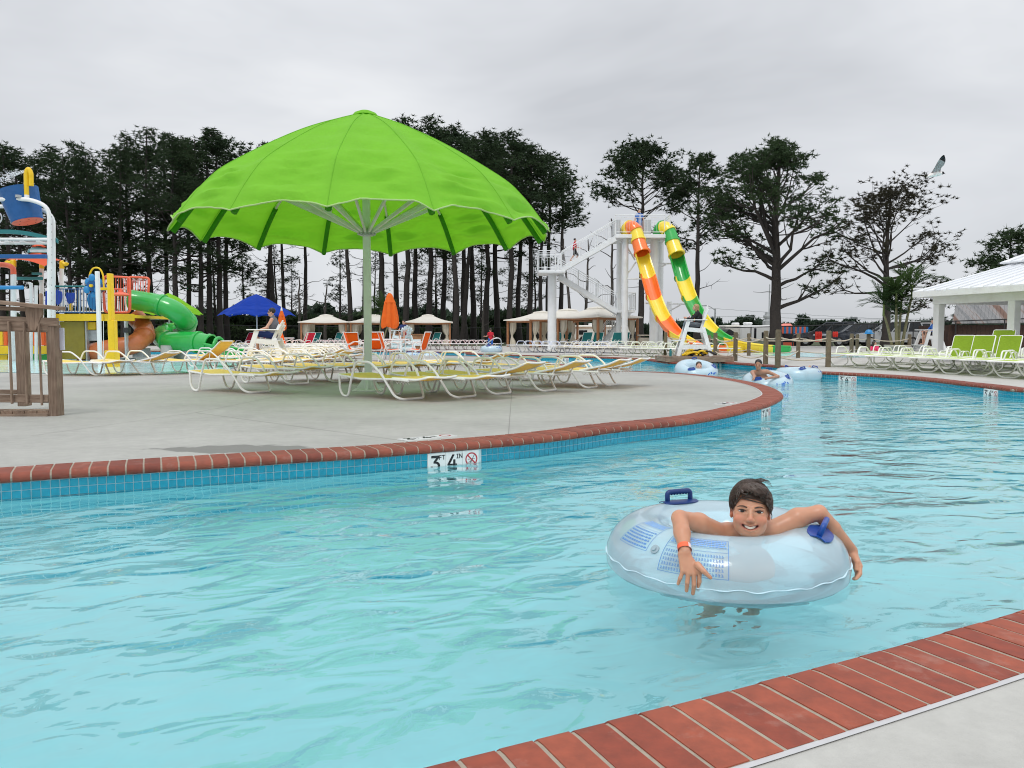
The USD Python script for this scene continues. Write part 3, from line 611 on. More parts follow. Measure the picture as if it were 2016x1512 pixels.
def closed_umbrella(label, x0, Y, top, low, base, w, finial=True):
    b = GX(x0, Y); zt, zl, zb = A(x0, top, Y)[2], A(x0, low, Y)[2], 0.0
    x = thing('closed_umbrella', label, 'umbrella', b, 0.4)
    n, nv = 40, 22; a = np.arange(n) * 2 * PI / n; t = np.linspace(0, 1, nv); W = w / S(Y) / 2
    r = W * np.interp(t, [0, 0.04, 0.22, 0.26, 0.7, 0.93, 1], [0.10, 0.34, 0.58, 0.66, 0.94, 1.0, 0.9])
    fold = 1 + 0.17 * np.sin(a * 6 + 1.0)[:, None] * np.clip(t * 2.2, 0.15, 1) + 0.10 * np.sin(a[:, None] * 11 + t[None] * 3.0) * np.clip(t, 0.1, 1)
    z = zt + (zl - zt) * t[None] + 0.05 * np.sin(a * 3 + 2)[:, None] * np.clip(t - 0.75, 0, 1) * 4 * 0.7
    P = np.stack([np.cos(a)[:, None] * r * fold, np.sin(a)[:, None] * r * fold, z], -1)
    i = np.arange(n)[:, None]; j = np.arange(nv - 1)[None]
    f = np.stack([i * nv + j, i * nv + j + 1, ((i + 1) % n) * nv + j + 1, ((i + 1) % n) * nv + j], -1).reshape(-1, 4)
    part(x, 'folded_canopy', MB().add(P.reshape(-1, 3), f), 'canopy_orange', smooth=True)
    k = W * 0.78; ts = 0.27
    part(x, 'tie_strap', MB().lathe([(k * 0.88, zt + (zl - zt) * (ts - .02)), (k * 0.95, zt + (zl - zt) * ts), (k * 0.9, zt + (zl - zt) * (ts + .02))], n=20), 'canopy_orange', smooth=True)
    part(x, 'pole', MB().tube([(0, 0, 0), (0, 0, zt + 0.02)], 0.022, 8), 'white_paint')
    if finial: part(x, 'finial', MB().lathe([(0, zt + 0.14), (0.025, zt + 0.11), (0.035, zt + 0.05), (0.05, zt - 0.01)], n=10), 'white_paint')
    part(x, 'base', MB().lathe([(0.03, 0.2), (0.04, 0.09), (0.22, 0.06), (0.25, 0.0)], n=18), 'white_paint')
    return b
T1 = closed_umbrella('closed orange umbrella standing through the round white table, larger of two', 768.5, 25.2, 577, 645, 690, 31, False)
T2 = closed_umbrella('small closed orange umbrella behind the lifeguard in grey', 556, 33.0, 611, 650, 690, 15)

# ================================================================ LOUNGERS
def lounger(kind, back, frame, wood=False):
    """Stacking sling lounger; foot end at x = 0, head end at x = 1.92, 0.66 wide. back: lift of the back rest in radians."""
    x = thing('sun_lounger', 'x', 'sun lounger')
    r = 0.0155; hw = 0.30; zb = 0.31; xb = 1.20
    rail = lambda s: [(0.02, s * hw, zb), (0.6, s * hw, zb - 0.035), (xb, s * hw, zb - 0.02), (1.55, s * hw, zb - 0.03)]
    m = MB()
    loop = fillet([(1.55, -hw, zb - 0.03), (xb, -hw, zb - 0.02), (0.55, -hw, zb - 0.04), (0.02, -hw, zb), (0.0, -hw + 0.06, zb + 0.004), (0.0, hw - 0.06, zb + 0.004), (0.02, hw, zb), (0.55, hw, zb - 0.04), (xb, hw, zb - 0.02), (1.55, hw, zb - 0.03)], 0.06, 3)
    m.tube(loop, r, 7); m.tube([(1.53, -hw, zb - 0.03), (1.53, hw, zb - 0.03)], r, 6)
    part(x, 'bed_frame', m, frame)
    for s in (-1, 1):          # arm and front leg, one bent tube each side
        p = fillet([(0.06, s * (hw + 0.0), zb - 0.01), (0.10, s * (hw + 0.02), 0.10), (0.17, s * (hw + 0.02), 0.017), (0.29, s * (hw + 0.02), 0.017), (0.40, s * (hw + 0.04), 0.30), (0.50, s * (hw + 0.05), 0.515), (0.82, s * (hw + 0.05), 0.515), (1.02, s * (hw + 0.03), 0.37), (1.22, s * (hw - 0.04), 0.06), (1.30, s * (hw - 0.10), 0.017), (1.30, 0, 0.017)], 0.075, 4)
        part(x, 'arm', MB().tube(p, r * 1.08, 8), frame)
    p = fillet([(1.52, -hw, zb - 0.03), (1.60, -0.24, 0.10), (1.63, -0.20, 0.017), (1.63, 0.20, 0.017), (1.60, 0.24, 0.10), (1.52, hw, zb - 0.03)], 0.07, 4)
    # sling of the seat: stretched, sagging a little
    u = np.linspace(0, 1, 12); v = np.linspace(-1, 1, 7)
    xs = 0.02 + u * (xb - 0.03); zz = np.interp(u, [0, 0.5, 1], [zb + 0.005, zb - 0.03, zb - 0.015])
    P = np.stack([np.repeat(xs[:, None], 7, 1), np.repeat(v[None] * (hw - 0.004), 12, 0), zz[:, None] - 0.028 * (1 - v[None] ** 2) * np.sin(u * PI)[:, None] + 0.008], -1)
    part(x, 'seat_sling', MB().solid_grid(P, np.array([0, 0, 1.0]), 0.006), kind, smooth=True)
    lb = 0.72; c, s_ = math.cos(back), math.sin(back); B = lambda d, y, h=0: (xb + d * c - h * s_, y, zb - 0.01 + d * s_ + h * c)
    bf = fillet([B(0, -hw + 0.025), B(0.5, -hw + 0.025, -0.02), B(lb, -hw + 0.04, 0.02), B(lb + 0.03, 0, 0.0), B(lb, hw - 0.04, 0.02), B(0.5, hw - 0.025, -0.02), B(0, hw - 0.025)], 0.08, 3)
    bk_ = part(x, 'back_frame', MB().tube(bf, r, 7), frame)
    P = np.array([[B(d, w * (hw - 0.03), -0.03 * (1 - w * w) * math.sin(min(d / lb, 1) * PI) + 0.012 - 0.02 * math.sin(d / lb * PI)) for w in v] for d in np.linspace(0.0, lb + 0.02, 10)])
    part(bk_, 'back_sling', MB().solid_grid(P, np.array([-s_, 0, c]), 0.006), kind, smooth=True)
    if back > 0.1:
        for q in (-hw + 0.03, hw - 0.03): part(x, 'back_prop', MB().tube([B(0.4, q), (1.50, q, zb - 0.03)], 0.01, 6), frame)
    for sgn in (-1, 1): part(x, 'back_ratchet', MB().tube([(1.24 + 0.03 * i, sgn * (hw - 0.05), zb - 0.05 - 0.03 * (i % 2)) for i in range(10)], 0.006, 4), frame)
    return x
def lounger_end_on(kind, frame, back=0.0):
    """The sturdier lounger of the right bank: flat sling, splayed sled legs, hooped arms."""
    x = thing('sun_lounger', 'x', 'sun lounger'); r = 0.0165; hw = 0.31; zb = 0.34; xb = 1.25
    loop = fillet([(1.92 if back == 0 else xb + .35, -hw, zb), (0.0, -hw, zb), (0.0, hw, zb), (1.92 if back == 0 else xb + .35, hw, zb)], 0.05, 3)
    m = MB().tube(loop, r, 7); m.tube([(xb, -hw, zb - 0.01), (xb, hw, zb - 0.01)], r, 6); part(x, 'bed_frame', m, frame)
    for x0, x1 in ((0.16, 0.30), (1.42, 1.30)):
        p = fillet([(x0, -hw, zb), (x1, -hw + 0.05, 0.12), ((x0 + x1) / 2 + 0.02, -hw + 0.17, 0.017), ((x0 + x1) / 2 + 0.02, hw - 0.17, 0.017), (x1, hw - 0.05, 0.12), (x0, hw, zb)], 0.07, 4)
        part(x, 'leg', MB().tube(p, r, 8), frame)
    for s in (-1, 1):
        part(x, 'arm', MB().tube(fillet([(0.62, s * hw, zb), (0.72, s * (hw + 0.02), 0.54), (1.08, s * (hw + 0.02), 0.54), (1.24, s * hw, zb)], 0.08, 4), r, 8), frame)
    u = np.linspace(0, 1, 12); v = np.linspace(-1, 1, 7); L = xb if back else 1.9
    P = np.stack([np.repeat((0.01 + u * (L - 0.02))[:, None], 7, 1), np.repeat(v[None] * (hw - 0.004), 12, 0), zb + 0.012 - 0.03 * (1 - v[None] ** 2) * np.sin(u * PI)[:, None]], -1)
    part(x, 'seat_sling', MB().solid_grid(P, np.array([0, 0, 1.0]), 0.006), kind, smooth=True)
    if back:
        c, s_ = math.cos(back), math.sin(back); B = lambda d, y, h=0: (xb + d * c - h * s_, y, zb + d * s_ + h * c)
        part(x, 'back_frame', MB().tube(fillet([B(0, -hw + .02), B(0.74, -hw + .02), B(0.74, hw - .02), B(0, hw - .02)], 0.05, 3), r, 7), frame)
        P = np.array([[B(d, w * (hw - .03), 0.014 - 0.03 * (1 - w * w) * math.sin(d / .74 * PI)) for w in v] for d in np.linspace(0.01, 0.73, 8)])
        part(x, 'back_sling', MB().solid_grid(P, np.array([-s_, 0, c]), 0.006), kind, smooth=True)
        for q in (-hw + .03, hw - .03): part(x, 'back_prop', MB().tube([B(0.4, q), (1.5, q, zb)], 0.01, 6), frame)
    return x
Y_flat = Proto(lambda: lounger('sling_yellow', 0.03, 'white_frame')); Y_low = Proto(lambda: lounger('sling_yellow', 0.24, 'white_frame')); Y_high = Proto(lambda: lounger('sling_yellow', 0.62, 'white_frame'))
Y_pale = Proto(lambda: lounger('sling_pale', 0.05, 'white_frame')); P_pink = Proto(lambda: lounger_end_on('sling_pink', 'white_frame')); P_blue = Proto(lambda: lounger_end_on('sling_blue', 'white_frame'))
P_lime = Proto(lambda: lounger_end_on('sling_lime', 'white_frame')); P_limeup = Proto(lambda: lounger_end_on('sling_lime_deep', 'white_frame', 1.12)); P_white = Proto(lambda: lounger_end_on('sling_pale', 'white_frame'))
rl = random.Random(11)
def by_bar(px, py, yaw, xbar=1.30):          # place a lounger so that its ground bar is at the pixel
    p = G(px, py); return (p[0] - math.cos(yaw) * xbar, p[1] - math.sin(yaw) * xbar, 0)
front = [(511, 773.5, -0.55, 'f'), (668, 794.5, -0.42, 'l'), (813, 787, -0.72, 'f'), (918, 783, -0.70, 'f'), (991, 776.5, -0.62, 'l'), (1082, 770.5, -0.60, 'l'), (1166, 764, -0.55, 'l'), (1206, 759.5, -0.50, 'l')]
lab = ['yellow lounger lying flat at the left end of the front row', 'yellow lounger with raised amber back, nearest to the pool edge', 'yellow lounger lying flat directly in front of the green umbrella pole', 'yellow lounger lying flat, second to the right of the umbrella pole', 'yellow lounger with lifted back in the middle of the right half of the front row',
       'yellow lounger with lifted back, third from the right end of the front row', 'yellow lounger with lifted back, next to the right end of the front row', 'yellow lounger with lifted back at the right end of the front row']
for (px, py, yaw, k), t in zip(front, lab): (Y_flat if k == 'f' else Y_low).put(by_bar(px, py, yaw), yaw, t, 'yellow loungers in the front row')
second = [(590, 757, -0.6, 'f'), (672, 752, -0.6, 'f'), (745, 752, -0.7, 'f'), (800, 748, -0.7, 'f'), (858, 746, -0.7, 'f'), (912, 742, -0.65, 'f'), (950, 740, -0.55, 'l'), (1040, 748, -0.6, 'f')]
for i, (px, py, yaw, k) in enumerate(second): (Y_flat if k == 'f' else Y_low).put(by_bar(px, py, yaw, 1.3), yaw, f'{ORD[i]} yellow lounger from the left in the row just behind the front row', 'yellow loungers in the second row')
trio = [(203, 739.5, -0.25, 'f', 'yellow lounger lying flat beside the wooden bridge post'), (295, 737.5, -0.25, 'l', 'yellow lounger with slightly lifted back below the yellow splash post'), (412, 735, -0.25, 'h', 'yellow lounger with its amber back raised steeply before the green slide')]
for px, py, yaw, k, t in trio: {'f': Y_flat, 'l': Y_low, 'h': Y_high}[k].put(by_bar(px, py, yaw), yaw, t, 'yellow loungers before the splash pool')
third = [(470, 736, -0.4), (530, 737, -0.35), (575, 736, -0.35), (612, 733, -0.35), (648, 730, -0.35), (460, 722, -0.3), (505, 724, -0.3), (550, 724, -0.3), (596, 723, -0.25), (640, 722, -0.2), (676, 720, -0.2)]
for i, (px, py, yaw) in enumerate(third): (Y_low if i in (4, 9) else Y_flat).put(by_bar(px, py, yaw), yaw, f'{ORD[i % 5 if i < 5 else i - 5]} pale yellow lounger from the left in the {"nearer" if i < 5 else "farther"} row left of the umbrella pole', 'yellow loungers left of the umbrella pole')
for r_, (y0, n, x0, x1) in enumerate(((712, 6, 590, 700), (706, 7, 570, 690), (701, 9, 470, 690))):
    for i in range(n):
        px = x0 + (x1 - x0) * i / (n - 1)
        Y_pale.put(by_bar(px, y0 + rl.uniform(-.8, .8), -0.15), -0.15 + rl.uniform(-.1, .1), f'{ORD[i]} cream lounger from the left in the {("first", "middle", "last")[r_]} row before the orange chairs', 'cream loungers before the orange chairs')
for i in range(20):
    px = 585 + i * 18.0
    if px > 935: break
    p = GX(px, 43.5); P_pink.put((p[0], p[1], 0), 0.55, f'{ORD[i]} pink-red lounger from the left in the long row on the far bank', 'pink-red loungers on the far bank')
for i in range(6): p = GX(985 + i * 17, 39.0 - i * 0.35); P_blue.put((p[0], p[1], 0), 0.55, f'{ORD[i]} blue lounger from the handrail on the far bank', 'blue loungers on the far bank')
for i in range(9):
    p = GX(1062 + i * 33, 33.6 - i * 0.62); (P_white if i < 4 else P_lime).put((p[0], p[1], 0), 0.55, f'{ORD[i]} {"pale cream" if i < 4 else "pale lime"} lounger from the left in the row before the three cabanas', 'pale loungers before the three cabanas')
for i in range(8):
    p = GX(1110 + i * 30, 37.2 - i * 0.45); (P_blue if i < 3 else P_lime).put((p[0], p[1], 0), 0.55, f'{ORD[i]} {"blue" if i < 3 else "lime"} lounger from the left in the back row at the three cabanas', 'loungers in the back row at the three cabanas')
for i in range(3):
    p = GX(1325 + i * 26, 29.5); P_lime.put((p[0], p[1], 0), 0.6, f'{ORD[i]} lime lounger from the left behind the lifeguard platform', 'lime loungers behind the lifeguard platform')
rb = [(1634, 721.5), (1678, 724.5), (1717, 727.5), (1761, 730.0), (1805, 733.0), (1852, 736.5), (1906, 740), (1962, 744.5), (2014, 747.5)]
for i, (px, py) in enumerate(rb):
    p = G(px, py); P_lime.put((p[0] - 0.0, p[1] - 0.2, 0), 0.62, f'{ORD[i]} lime lounger from the left in the front row along the right bank', 'lime loungers in the front row of the right bank')
for i in range(8):
    p = G(1715 + i * 50, 716 + i * 2.4); P_lime.put((p[0], p[1], 0), 0.62, f'{ORD[i]} lime lounger from the left in the second row along the right bank', 'lime loungers in the second row of the right bank')
for i, px in enumerate((1862, 1900, 1940, 1992)):
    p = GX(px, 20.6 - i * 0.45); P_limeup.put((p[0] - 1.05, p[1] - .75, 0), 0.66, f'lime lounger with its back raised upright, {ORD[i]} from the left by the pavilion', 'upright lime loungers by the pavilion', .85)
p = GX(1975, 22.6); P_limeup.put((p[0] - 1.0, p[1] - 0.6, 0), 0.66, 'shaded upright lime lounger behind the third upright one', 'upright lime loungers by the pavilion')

# ================================================================ ORANGE CHAIRS, TABLES
def sling_chair():
    x = thing('sling_chair', 'x', 'chair'); r = 0.014; w = 0.27
    for s in (-1, 1):
        part(x, 'arm', MB().tube(fillet([(0.26, s * w, 0.40), (0.30, s * (w + .03), 0.60), (-0.02, s * (w + .03), 0.66), (-0.24, s * w, 0.52)], 0.08, 4), r, 7), 'white_frame')
        part(x, 'leg', MB().tube(fillet([(0.27, s * w, 0.42), (0.31, s * (w + .01), 0.0)], 0.05, 2), r, 7), 'white_frame')
        part(x, 'leg', MB().tube(fillet([(-0.20, s * (w + .02), 0.60), (-0.28, s * (w + .01), 0.3), (-0.36, s * w, 0.0)], 0.05, 3), r, 7), 'white_frame')
    m = MB()
    for s in (-1, 1): m.tube(fillet([(0.27, s * w, 0.42), (-0.18, s * w, 0.38), (-0.36, s * w, 0.95)], 0.07, 4), r, 7)
    m.tube([(0.27, -w, 0.42), (0.27, w, 0.42)], r, 6).tube([(-0.36, -w, 0.95), (-0.36, w, 0.95)], r, 6); part(x, 'frame', m, 'white_frame')
    prof = fillet([(0.265, 0, 0.435), (-0.165, 0, 0.395), (-0.345, 0, 0.945)], 0.08, 4)
    v = np.linspace(-1, 1, 5); P = np.stack([np.repeat(prof[:, None, 0], 5, 1), np.repeat(v[None] * (w - .005), len(prof), 0), np.repeat(prof[:, None, 2], 5, 1) - 0.012 * (1 - v[None] ** 2)], -1)
    part(x, 'sling', MB().solid_grid(P[:, ::-1], np.array([0.3, 0, 0.9]), 0.006), 'sling_orange', smooth=40)
    return x
CH = Proto(sling_chair)
for px, Y, rz, sc_, t in ((700, 25.3, 0.1, 1.0, 'orange sling chair in profile left of the umbrella pole'), (742, 26.2, PI / 2 + 0.05, 1.0, 'orange sling chair seen from behind, cut by the umbrella pole'),
                     (770, 24.2, 0.35, 1.0, 'orange sling chair facing right, nearest to the round white table'), (822, 24.6, PI - 0.25, 1.0, 'orange sling chair facing left at the right of the round table'),
                     (568, 32.0, -0.1, 1.0, 'small orange chair facing right behind the lifeguard chair'), (590, 32.6, PI + 0.2, 1.0, 'small orange chair facing left behind the lifeguard chair'), (696, 34.5, PI / 2, 1.0, 'far orange chair seen beside the pole over the cream loungers')):
    CH.put(GX(px, Y), rz, t, 'orange sling chairs', sc_)
def round_table(label, loc, r):
    x = thing('round_table', label, 'table', loc)
    part(x, 'tabletop', MB().lathe([(0.0, 0.735), (r - 0.02, 0.735), (r, 0.725), (r, 0.70), (r - 0.03, 0.69), (0, 0.69)], n=28), 'white_paint', smooth=40)
    part(x, 'pedestal', MB().lathe([(0.035, 0.69), (0.035, 0.2), (0.06, 0.1)], n=12), 'white_frame')
    for k in range(4): part(x, 'leg', MB().tube(fillet([(0, 0, 0.45), (0.25 * math.cos(k * PI / 2 + .6), 0.25 * math.sin(k * PI / 2 + .6), 0.3), (0.42 * math.cos(k * PI / 2 + .6), 0.42 * math.sin(k * PI / 2 + .6), 0.01)], 0.1), 0.016, 7), 'white_frame')
round_table('round white table under the larger closed orange umbrella', T1, 0.60)
round_table('small round white table under the smaller closed orange umbrella', T2, 0.5)

# ================================================================ THE WOODEN FOOTBRIDGE RAILING at the left
def wood(name, c1, c2, axis):
    sc = {'x': (3, 45, 45), 'y': (45, 3, 45), 'z': (45, 45, 3)}[axis]
    n = {'tc': ('texture_coordinate', {}), 'mp': ('mapping', dict(scale=sc)), 'no': ('noise_texture', dict(scale=1.0, detail=6.0, roughness=0.65, distortion=1.2)), 'rp': ('rgb_ramp', dict(ramp=[(0.28, tuple(np.array(c1) * .55)), (0.45, c1), (0.7, c2)])),
         'n2': ('noise_texture', dict(scale=5.0, detail=4.0)), 'r2': ('map_range', dict(from_min=0.3, from_max=0.7, to_min=0.75, to_max=1.15)), 'mu': ('mix', dict(mix_type='multiply', fac=1.0)),
         'oi': ('object_info', {}), 'vr': ('map_range', dict(to_min=0.82, to_max=1.16)), 'hv': ('hsv', {}), 'bp': ('bump', dict(strength=0.5, distance=0.004)), 'p': ('principled_bsdf', dict(roughness=0.85, specular_ior_level=0.2))}
    l = [('tc.object', 'mp.vector'), ('mp.vector', 'no.vector'), ('tc.object', 'n2.vector'), ('no.fac', 'rp.fac'), ('n2.fac', 'r2.value'), ('rp.color', 'mu.color1'), ('r2.result', 'mu.color2'), ('oi.random', 'vr.value'), ('vr.result', 'hv.value'), ('mu.color', 'hv.color'), ('hv.color', 'p.base_color'), ('no.fac', 'bp.height'), ('bp.normal', 'p.normal')]
    M[name] = usdkit.material(stage, '/World/Looks/' + name, n, l, surface='p.BSDF')
for ax in 'xyz': wood('weathered_wood_' + ax, (0.235, 0.165, 0.122), (0.345, 0.262, 0.20), ax)
WY = G(109, 818)[1]
def WB(px, py, dy=0.0): return A(px, py, WY + dy)
fb = thing('footbridge_railing', 'weathered brown wooden footbridge railing with pickets and a corner post', 'railing', (0, 0, 0))
def wood_px(name, x0, y0, x1, y1, th, dy, ax, skew=0.0, ch=0.006):
    a, b = WB(x0, y0, dy), WB(x1, y1, dy)
    c = (a + b) / 2; s = (abs(b[0] - a[0]), th, abs(a[2] - b[2]))
    part(fb, name, MB().box(c, s, ch=ch, R=roty(skew)), 'weathered_wood_' + ax, smooth=False)
wood_px('post', 96.5, 640, 120.5, 819.5, 0.135, 0.0, 'z')
wood_px('rear_post', 35, 652, 57, 799, 0.13, 0.62, 'z')
for x0, x1, y0, y1 in ((16, 25.5, 632, 795), (46, 55.5, 634, 796), (75.5, 83.5, 637, 798)): wood_px('picket', x0, y0, x1, y1, 0.04, -0.10, 'z')
wood_px('picket', -32, 632, -22, 794, 0.04, -0.10, 'z'); wood_px('picket', -70, 630, -60, 793, 0.04, -0.10, 'z')
for n_, (y0, y1, dy) in {'top_rail': (625, 642, -0.055), 'upper_rail': (641, 655, -0.05)}.items():
    a, b = WB(-120, (y0 + y1) / 2 - 7, dy), WB(114 if n_ == 'top_rail' else 97, (y0 + y1) / 2 + (1 if n_ == 'top_rail' else 0), dy)
    part(fb, n_, MB().bar(a, b, 0.045, (y1 - y0) / S(WY) * 0.97, ch=0.005), 'weathered_wood_x', smooth=False)
a, b = WB(-140, 581.5, -0.10), WB(123, 607.5, -0.10); part(fb, 'cap_rail', MB().bar(a, b, 0.14, 0.042, ch=0.006), 'weathered_wood_x', smooth=False)
a, b = WB(-140, 600, 0.02), WB(52, 609.0, 0.02); part(fb, 'under_rail', MB().bar(a, b, 0.04, 0.045, ch=0.005), 'weathered_wood_x', smooth=False)
a, b = WB(-120, 783, -0.055), WB(96.5, 785, -0.055); part(fb, 'bottom_rail', MB().bar(a, b, 0.045, 0.088, ch=0.005), 'weathered_wood_x', smooth=False)
a, b = WB(-120, 770, 0.60), WB(38, 771.5, 0.60); part(fb, 'rear_rail', MB().bar(a, b, 0.04, 0.05, ch=0.005), 'weathered_wood_x', smooth=False)
tp = [WB(49.5, 604, -0.085), WB(82, 606, -0.085), WB(82, 619, -0.085), WB(70, 651, -0.085), WB(58, 650.5, -0.085), WB(49.5, 617, -0.085)]
tp = np.array(tp); m = MB(); k = len(tp); back_ = tp + [0, 0.04, 0]; ii = np.arange(k)
m.add(np.vstack([tp, back_]), [[0, i, i + 1] for i in range(1, k - 1)] + [[k, k + i + 1, k + i] for i in range(1, k - 1)]); m.add(np.vstack([tp, back_]), np.stack([ii, k + ii, k + (ii + 1) % k, (ii + 1) % k], 1))
part(fb, 'gusset', m, 'weathered_wood_z', smooth=False)
# the finial of the rear rail seen above the cap
fz = [WB(77.5, 606, 0.62), WB(84.5, 577, 0.62)]; part(fb, 'finial', MB().box((fz[0] + fz[1]) / 2, (0.042, 0.04, fz[1][2] - fz[0][2]), ch=0.014), 'weathered_wood_z', smooth=False)
for k in range(9):
    x1 = 96.5 - k * 24.2; a, b = WB(x1 - 23.4, 813.5 - k * 0.2, -0.03), WB(x1 - 0.6, 814, -0.03); c = (a + b) / 2
    part(fb, 'deck_plank', MB().box((c[0], c[1] + 0.10, 0.035), (abs(b[0] - a[0]), 0.20, 0.042), ch=0.004), 'weathered_wood_y', smooth=False)
a, b = WB(-130, 822, -0.06), WB(97, 817.5, -0.06); part(fb, 'ground_sill', MB().bar(a, b, 0.09, 0.04), 'weathered_wood_x', smooth=False)
a = WB(122.2, 667.5, 0.03); part(fb, 'lavender_panel', MB().box(a, (0.052, 0.02, 0.245), ch=0.004), 'white_paint', smooth=False)
M_lav = mat('lavender', (0.52, 0.53, 0.60), 0.4, 0.05, 5)
UsdShade.MaterialBindingAPI.Apply(stage.GetPrimAtPath('/World/footbridge_railing/lavender_panel')).Bind(M['lavender'])

# ================================================================ TREES
mat('bark_dark', (0.035, 0.030, 0.027), 0.95, 0.35, 3.0, bump=0.8, bscale=9, bdist=0.05)
mat('bark_grey', (0.060, 0.053, 0.047), 0.95, 0.35, 3.0, bump=0.8, bscale=9, bdist=0.05)
def leaf_material(name, c1, c2, tr=0.22):
    n = {'ge': ('geometry', {}), 'no': ('noise_texture', dict(scale=0.5, detail=3.0)), 'm0': ('mix', dict(color1=c1, color2=c2)), 'ad': ('math', dict(math_type='multiply_add', value2=0.6, value3=0.0)), 'sc': ('math', dict(math_type='multiply_add', value2=0.9, value3=-0.25, use_clamp=True)),
         'd': ('principled_bsdf', dict(roughness=0.75, specular_ior_level=0.2)), 't': ('translucent_bsdf', {}), 'x': ('mix_closure', dict(fac=tr))}
    l = [('ge.position', 'no.vector'), ('no.fac', 'sc.value1'), ('ge.random_per_island', 'ad.value1'), ('sc.value', 'ad.value3'), ('ad.value', 'm0.fac'), ('m0.color', 'd.base_color'), ('m0.color', 't.color'), ('d.BSDF', 'x.closure1'), ('t.BSDF', 'x.closure2')]
    M[name] = usdkit.material(stage, '/World/Looks/' + name, n, l, surface='x.closure')
leaf_material('needles_dark', (0.016, 0.031, 0.014), (0.055, 0.088, 0.034))
leaf_material('needles_mid', (0.022, 0.042, 0.018), (0.075, 0.115, 0.044))
leaf_material('needles_brown', (0.022, 0.020, 0.012), (0.060, 0.060, 0.030))
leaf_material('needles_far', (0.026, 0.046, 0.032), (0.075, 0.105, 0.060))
leaf_material('leaves_green', (0.022, 0.045, 0.014), (0.070, 0.11, 0.038))
leaf_material('ivy', (0.02, 0.04, 0.012), (0.05, 0.09, 0.022))
def tufts(c, nt, L, w, rng, up=0.25, flat=0.6):
    """nt needle-like triangles round each of the points c."""
    n = len(c) * nt; C = np.repeat(c, nt, 0)
    d = rng.normal(size=(n, 3)); d[:, 2] = d[:, 2] * flat + up; d /= np.linalg.norm(d, axis=1, keepdims=True)
    s = np.cross(d, rng.normal(size=(n, 3))); s /= np.maximum(np.linalg.norm(s, axis=1, keepdims=True), 1e-6)
    l = (L * rng.uniform(0.6, 1.25, n))[:, None]; ww = (w * rng.uniform(0.6, 1.3, n))[:, None]
    b = C + d * l * rng.uniform(-0.25, 0.1, n)[:, None]
    v = np.stack([b - s * ww, b + s * ww, C + d * l], 1).reshape(-1, 3)
    return v, np.arange(n * 3).reshape(-1, 3)
def pine(seed, H, r0, cb, prof, nb=26, lean=(0, 0), dens=1.0, fork=0.0, pad=0.75, tl=0.34, tw=0.042, dead=5, nt=11, droop=0.0, low=(), sub=4, lod=1.0, tuftn=5, ascend=0.35):
    """A loblolly pine. cb: height of the lowest living limb / H; prof(t): limb length in metres at t = 0 (lowest limb) to 1 (top)."""
    g = np.random.default_rng(seed); wood_, C = MB(), []
    k = np.linspace(0, 1, 12); bend = np.cumsum(g.normal(0, 0.045, (12, 2)), 0) * 0.6; bend -= bend[0]
    T = np.stack([lean[0] * k * H + bend[:, 0] * H * 0.05 * 2, lean[1] * k * H + bend[:, 1] * H * 0.1, k * H * 0.985], 1)
    rad = lambda t: r0 * (1.0 - 0.86 * t ** 1.1) + r0 * 0.35 * math.exp(-t * 40)
    wood_.tube(T, [rad(t) for t in k], 8)
    at = lambda t: np.array([np.interp(t, k, T[:, i]) for i in range(3)])
    def limb(p, az, el, L, r, depth, leafy=True):
        m = 6; d = np.array([math.cos(az) * math.cos(el), math.sin(az) * math.cos(el), math.sin(el)])
        pts = [p]; step = L / (m - 1)
        for i in range(1, m):
            d = unit(d + g.normal(0, 0.16, 3) + np.array([0, 0, (0.13 - droop) if i > 2 else -0.02])); pts.append(pts[-1] + d * step)
        pts = np.array(pts); wood_.tube(pts, r * np.linspace(1, 0.28, m), 5 if depth < 1 else 3, cap=False)
        if depth < 1:
            for q in range(sub):
                i = g.integers(2, m - 1) if q else m - 2; a2 = az + g.choice((-1, 1)) * g.uniform(0.35, 1.0)
                limb(pts[i], a2, g.uniform(0.0, 0.65), L * g.uniform(0.28, 0.5), r * 0.45, depth + 1, leafy)
        if leafy:
            n = max(1, int(tuftn * dens * (1 if depth else 1.6) * min(max(L, 0.8), 2.4)))
            base = pts[-1] if depth else pts[g.integers(m - 2, m, n)]
            off = g.normal(0, 1, (n, 3)) * np.array([pad, pad, pad * 0.42]) * (0.55 if depth else 0.7)
            C.append(base + off + np.array([0, 0, 0.1]))
    for i in range(nb):
        t = (i + g.uniform(0, 0.9)) / nb; h = cb + (0.985 - cb) * t; L = prof(t) * g.uniform(0.65, 1.15)
        limb(at(h), g.uniform(0, 2 * PI), g.uniform(-0.05, 0.35) + ascend * t + fork, max(L, 0.35), max(rad(h) * 0.5, 0.02) * (0.6 + 0.4 * (1 - t)), 0)
    for az, h, L, el in low: limb(at(h), az, el, L, rad(h) * 0.42, 0)
    for i in range(dead):
        h = g.uniform(0.2, cb); limb(at(h), g.uniform(0, 2 * PI), g.uniform(-0.2, 0.5), g.uniform(0.6, 2.2), 0.035, 0 if g.random() < .4 else 1, False)
    C = np.vstack(C); v, f = tufts(C, nt, tl, tw, g)
    return wood_, (v, f), C
def tree(name, label, wood_, leaf, loc, rz=0.0, m_leaf='needles_dark', m_bark='bark_dark', group=None, cat='pine tree'):
    x = thing(name, label, cat, loc, rz, group)
    part(x, 'trunk', wood_, m_bark, smooth=True)
    part(x, 'crown', leaf, m_leaf, smooth=False)
    return x
dome = lambda a, b, c: (lambda t: a * (1 - t) + b * math.sin(min(t * 1.12, 1) * PI) + c * max(0, 1 - t * 1.02))
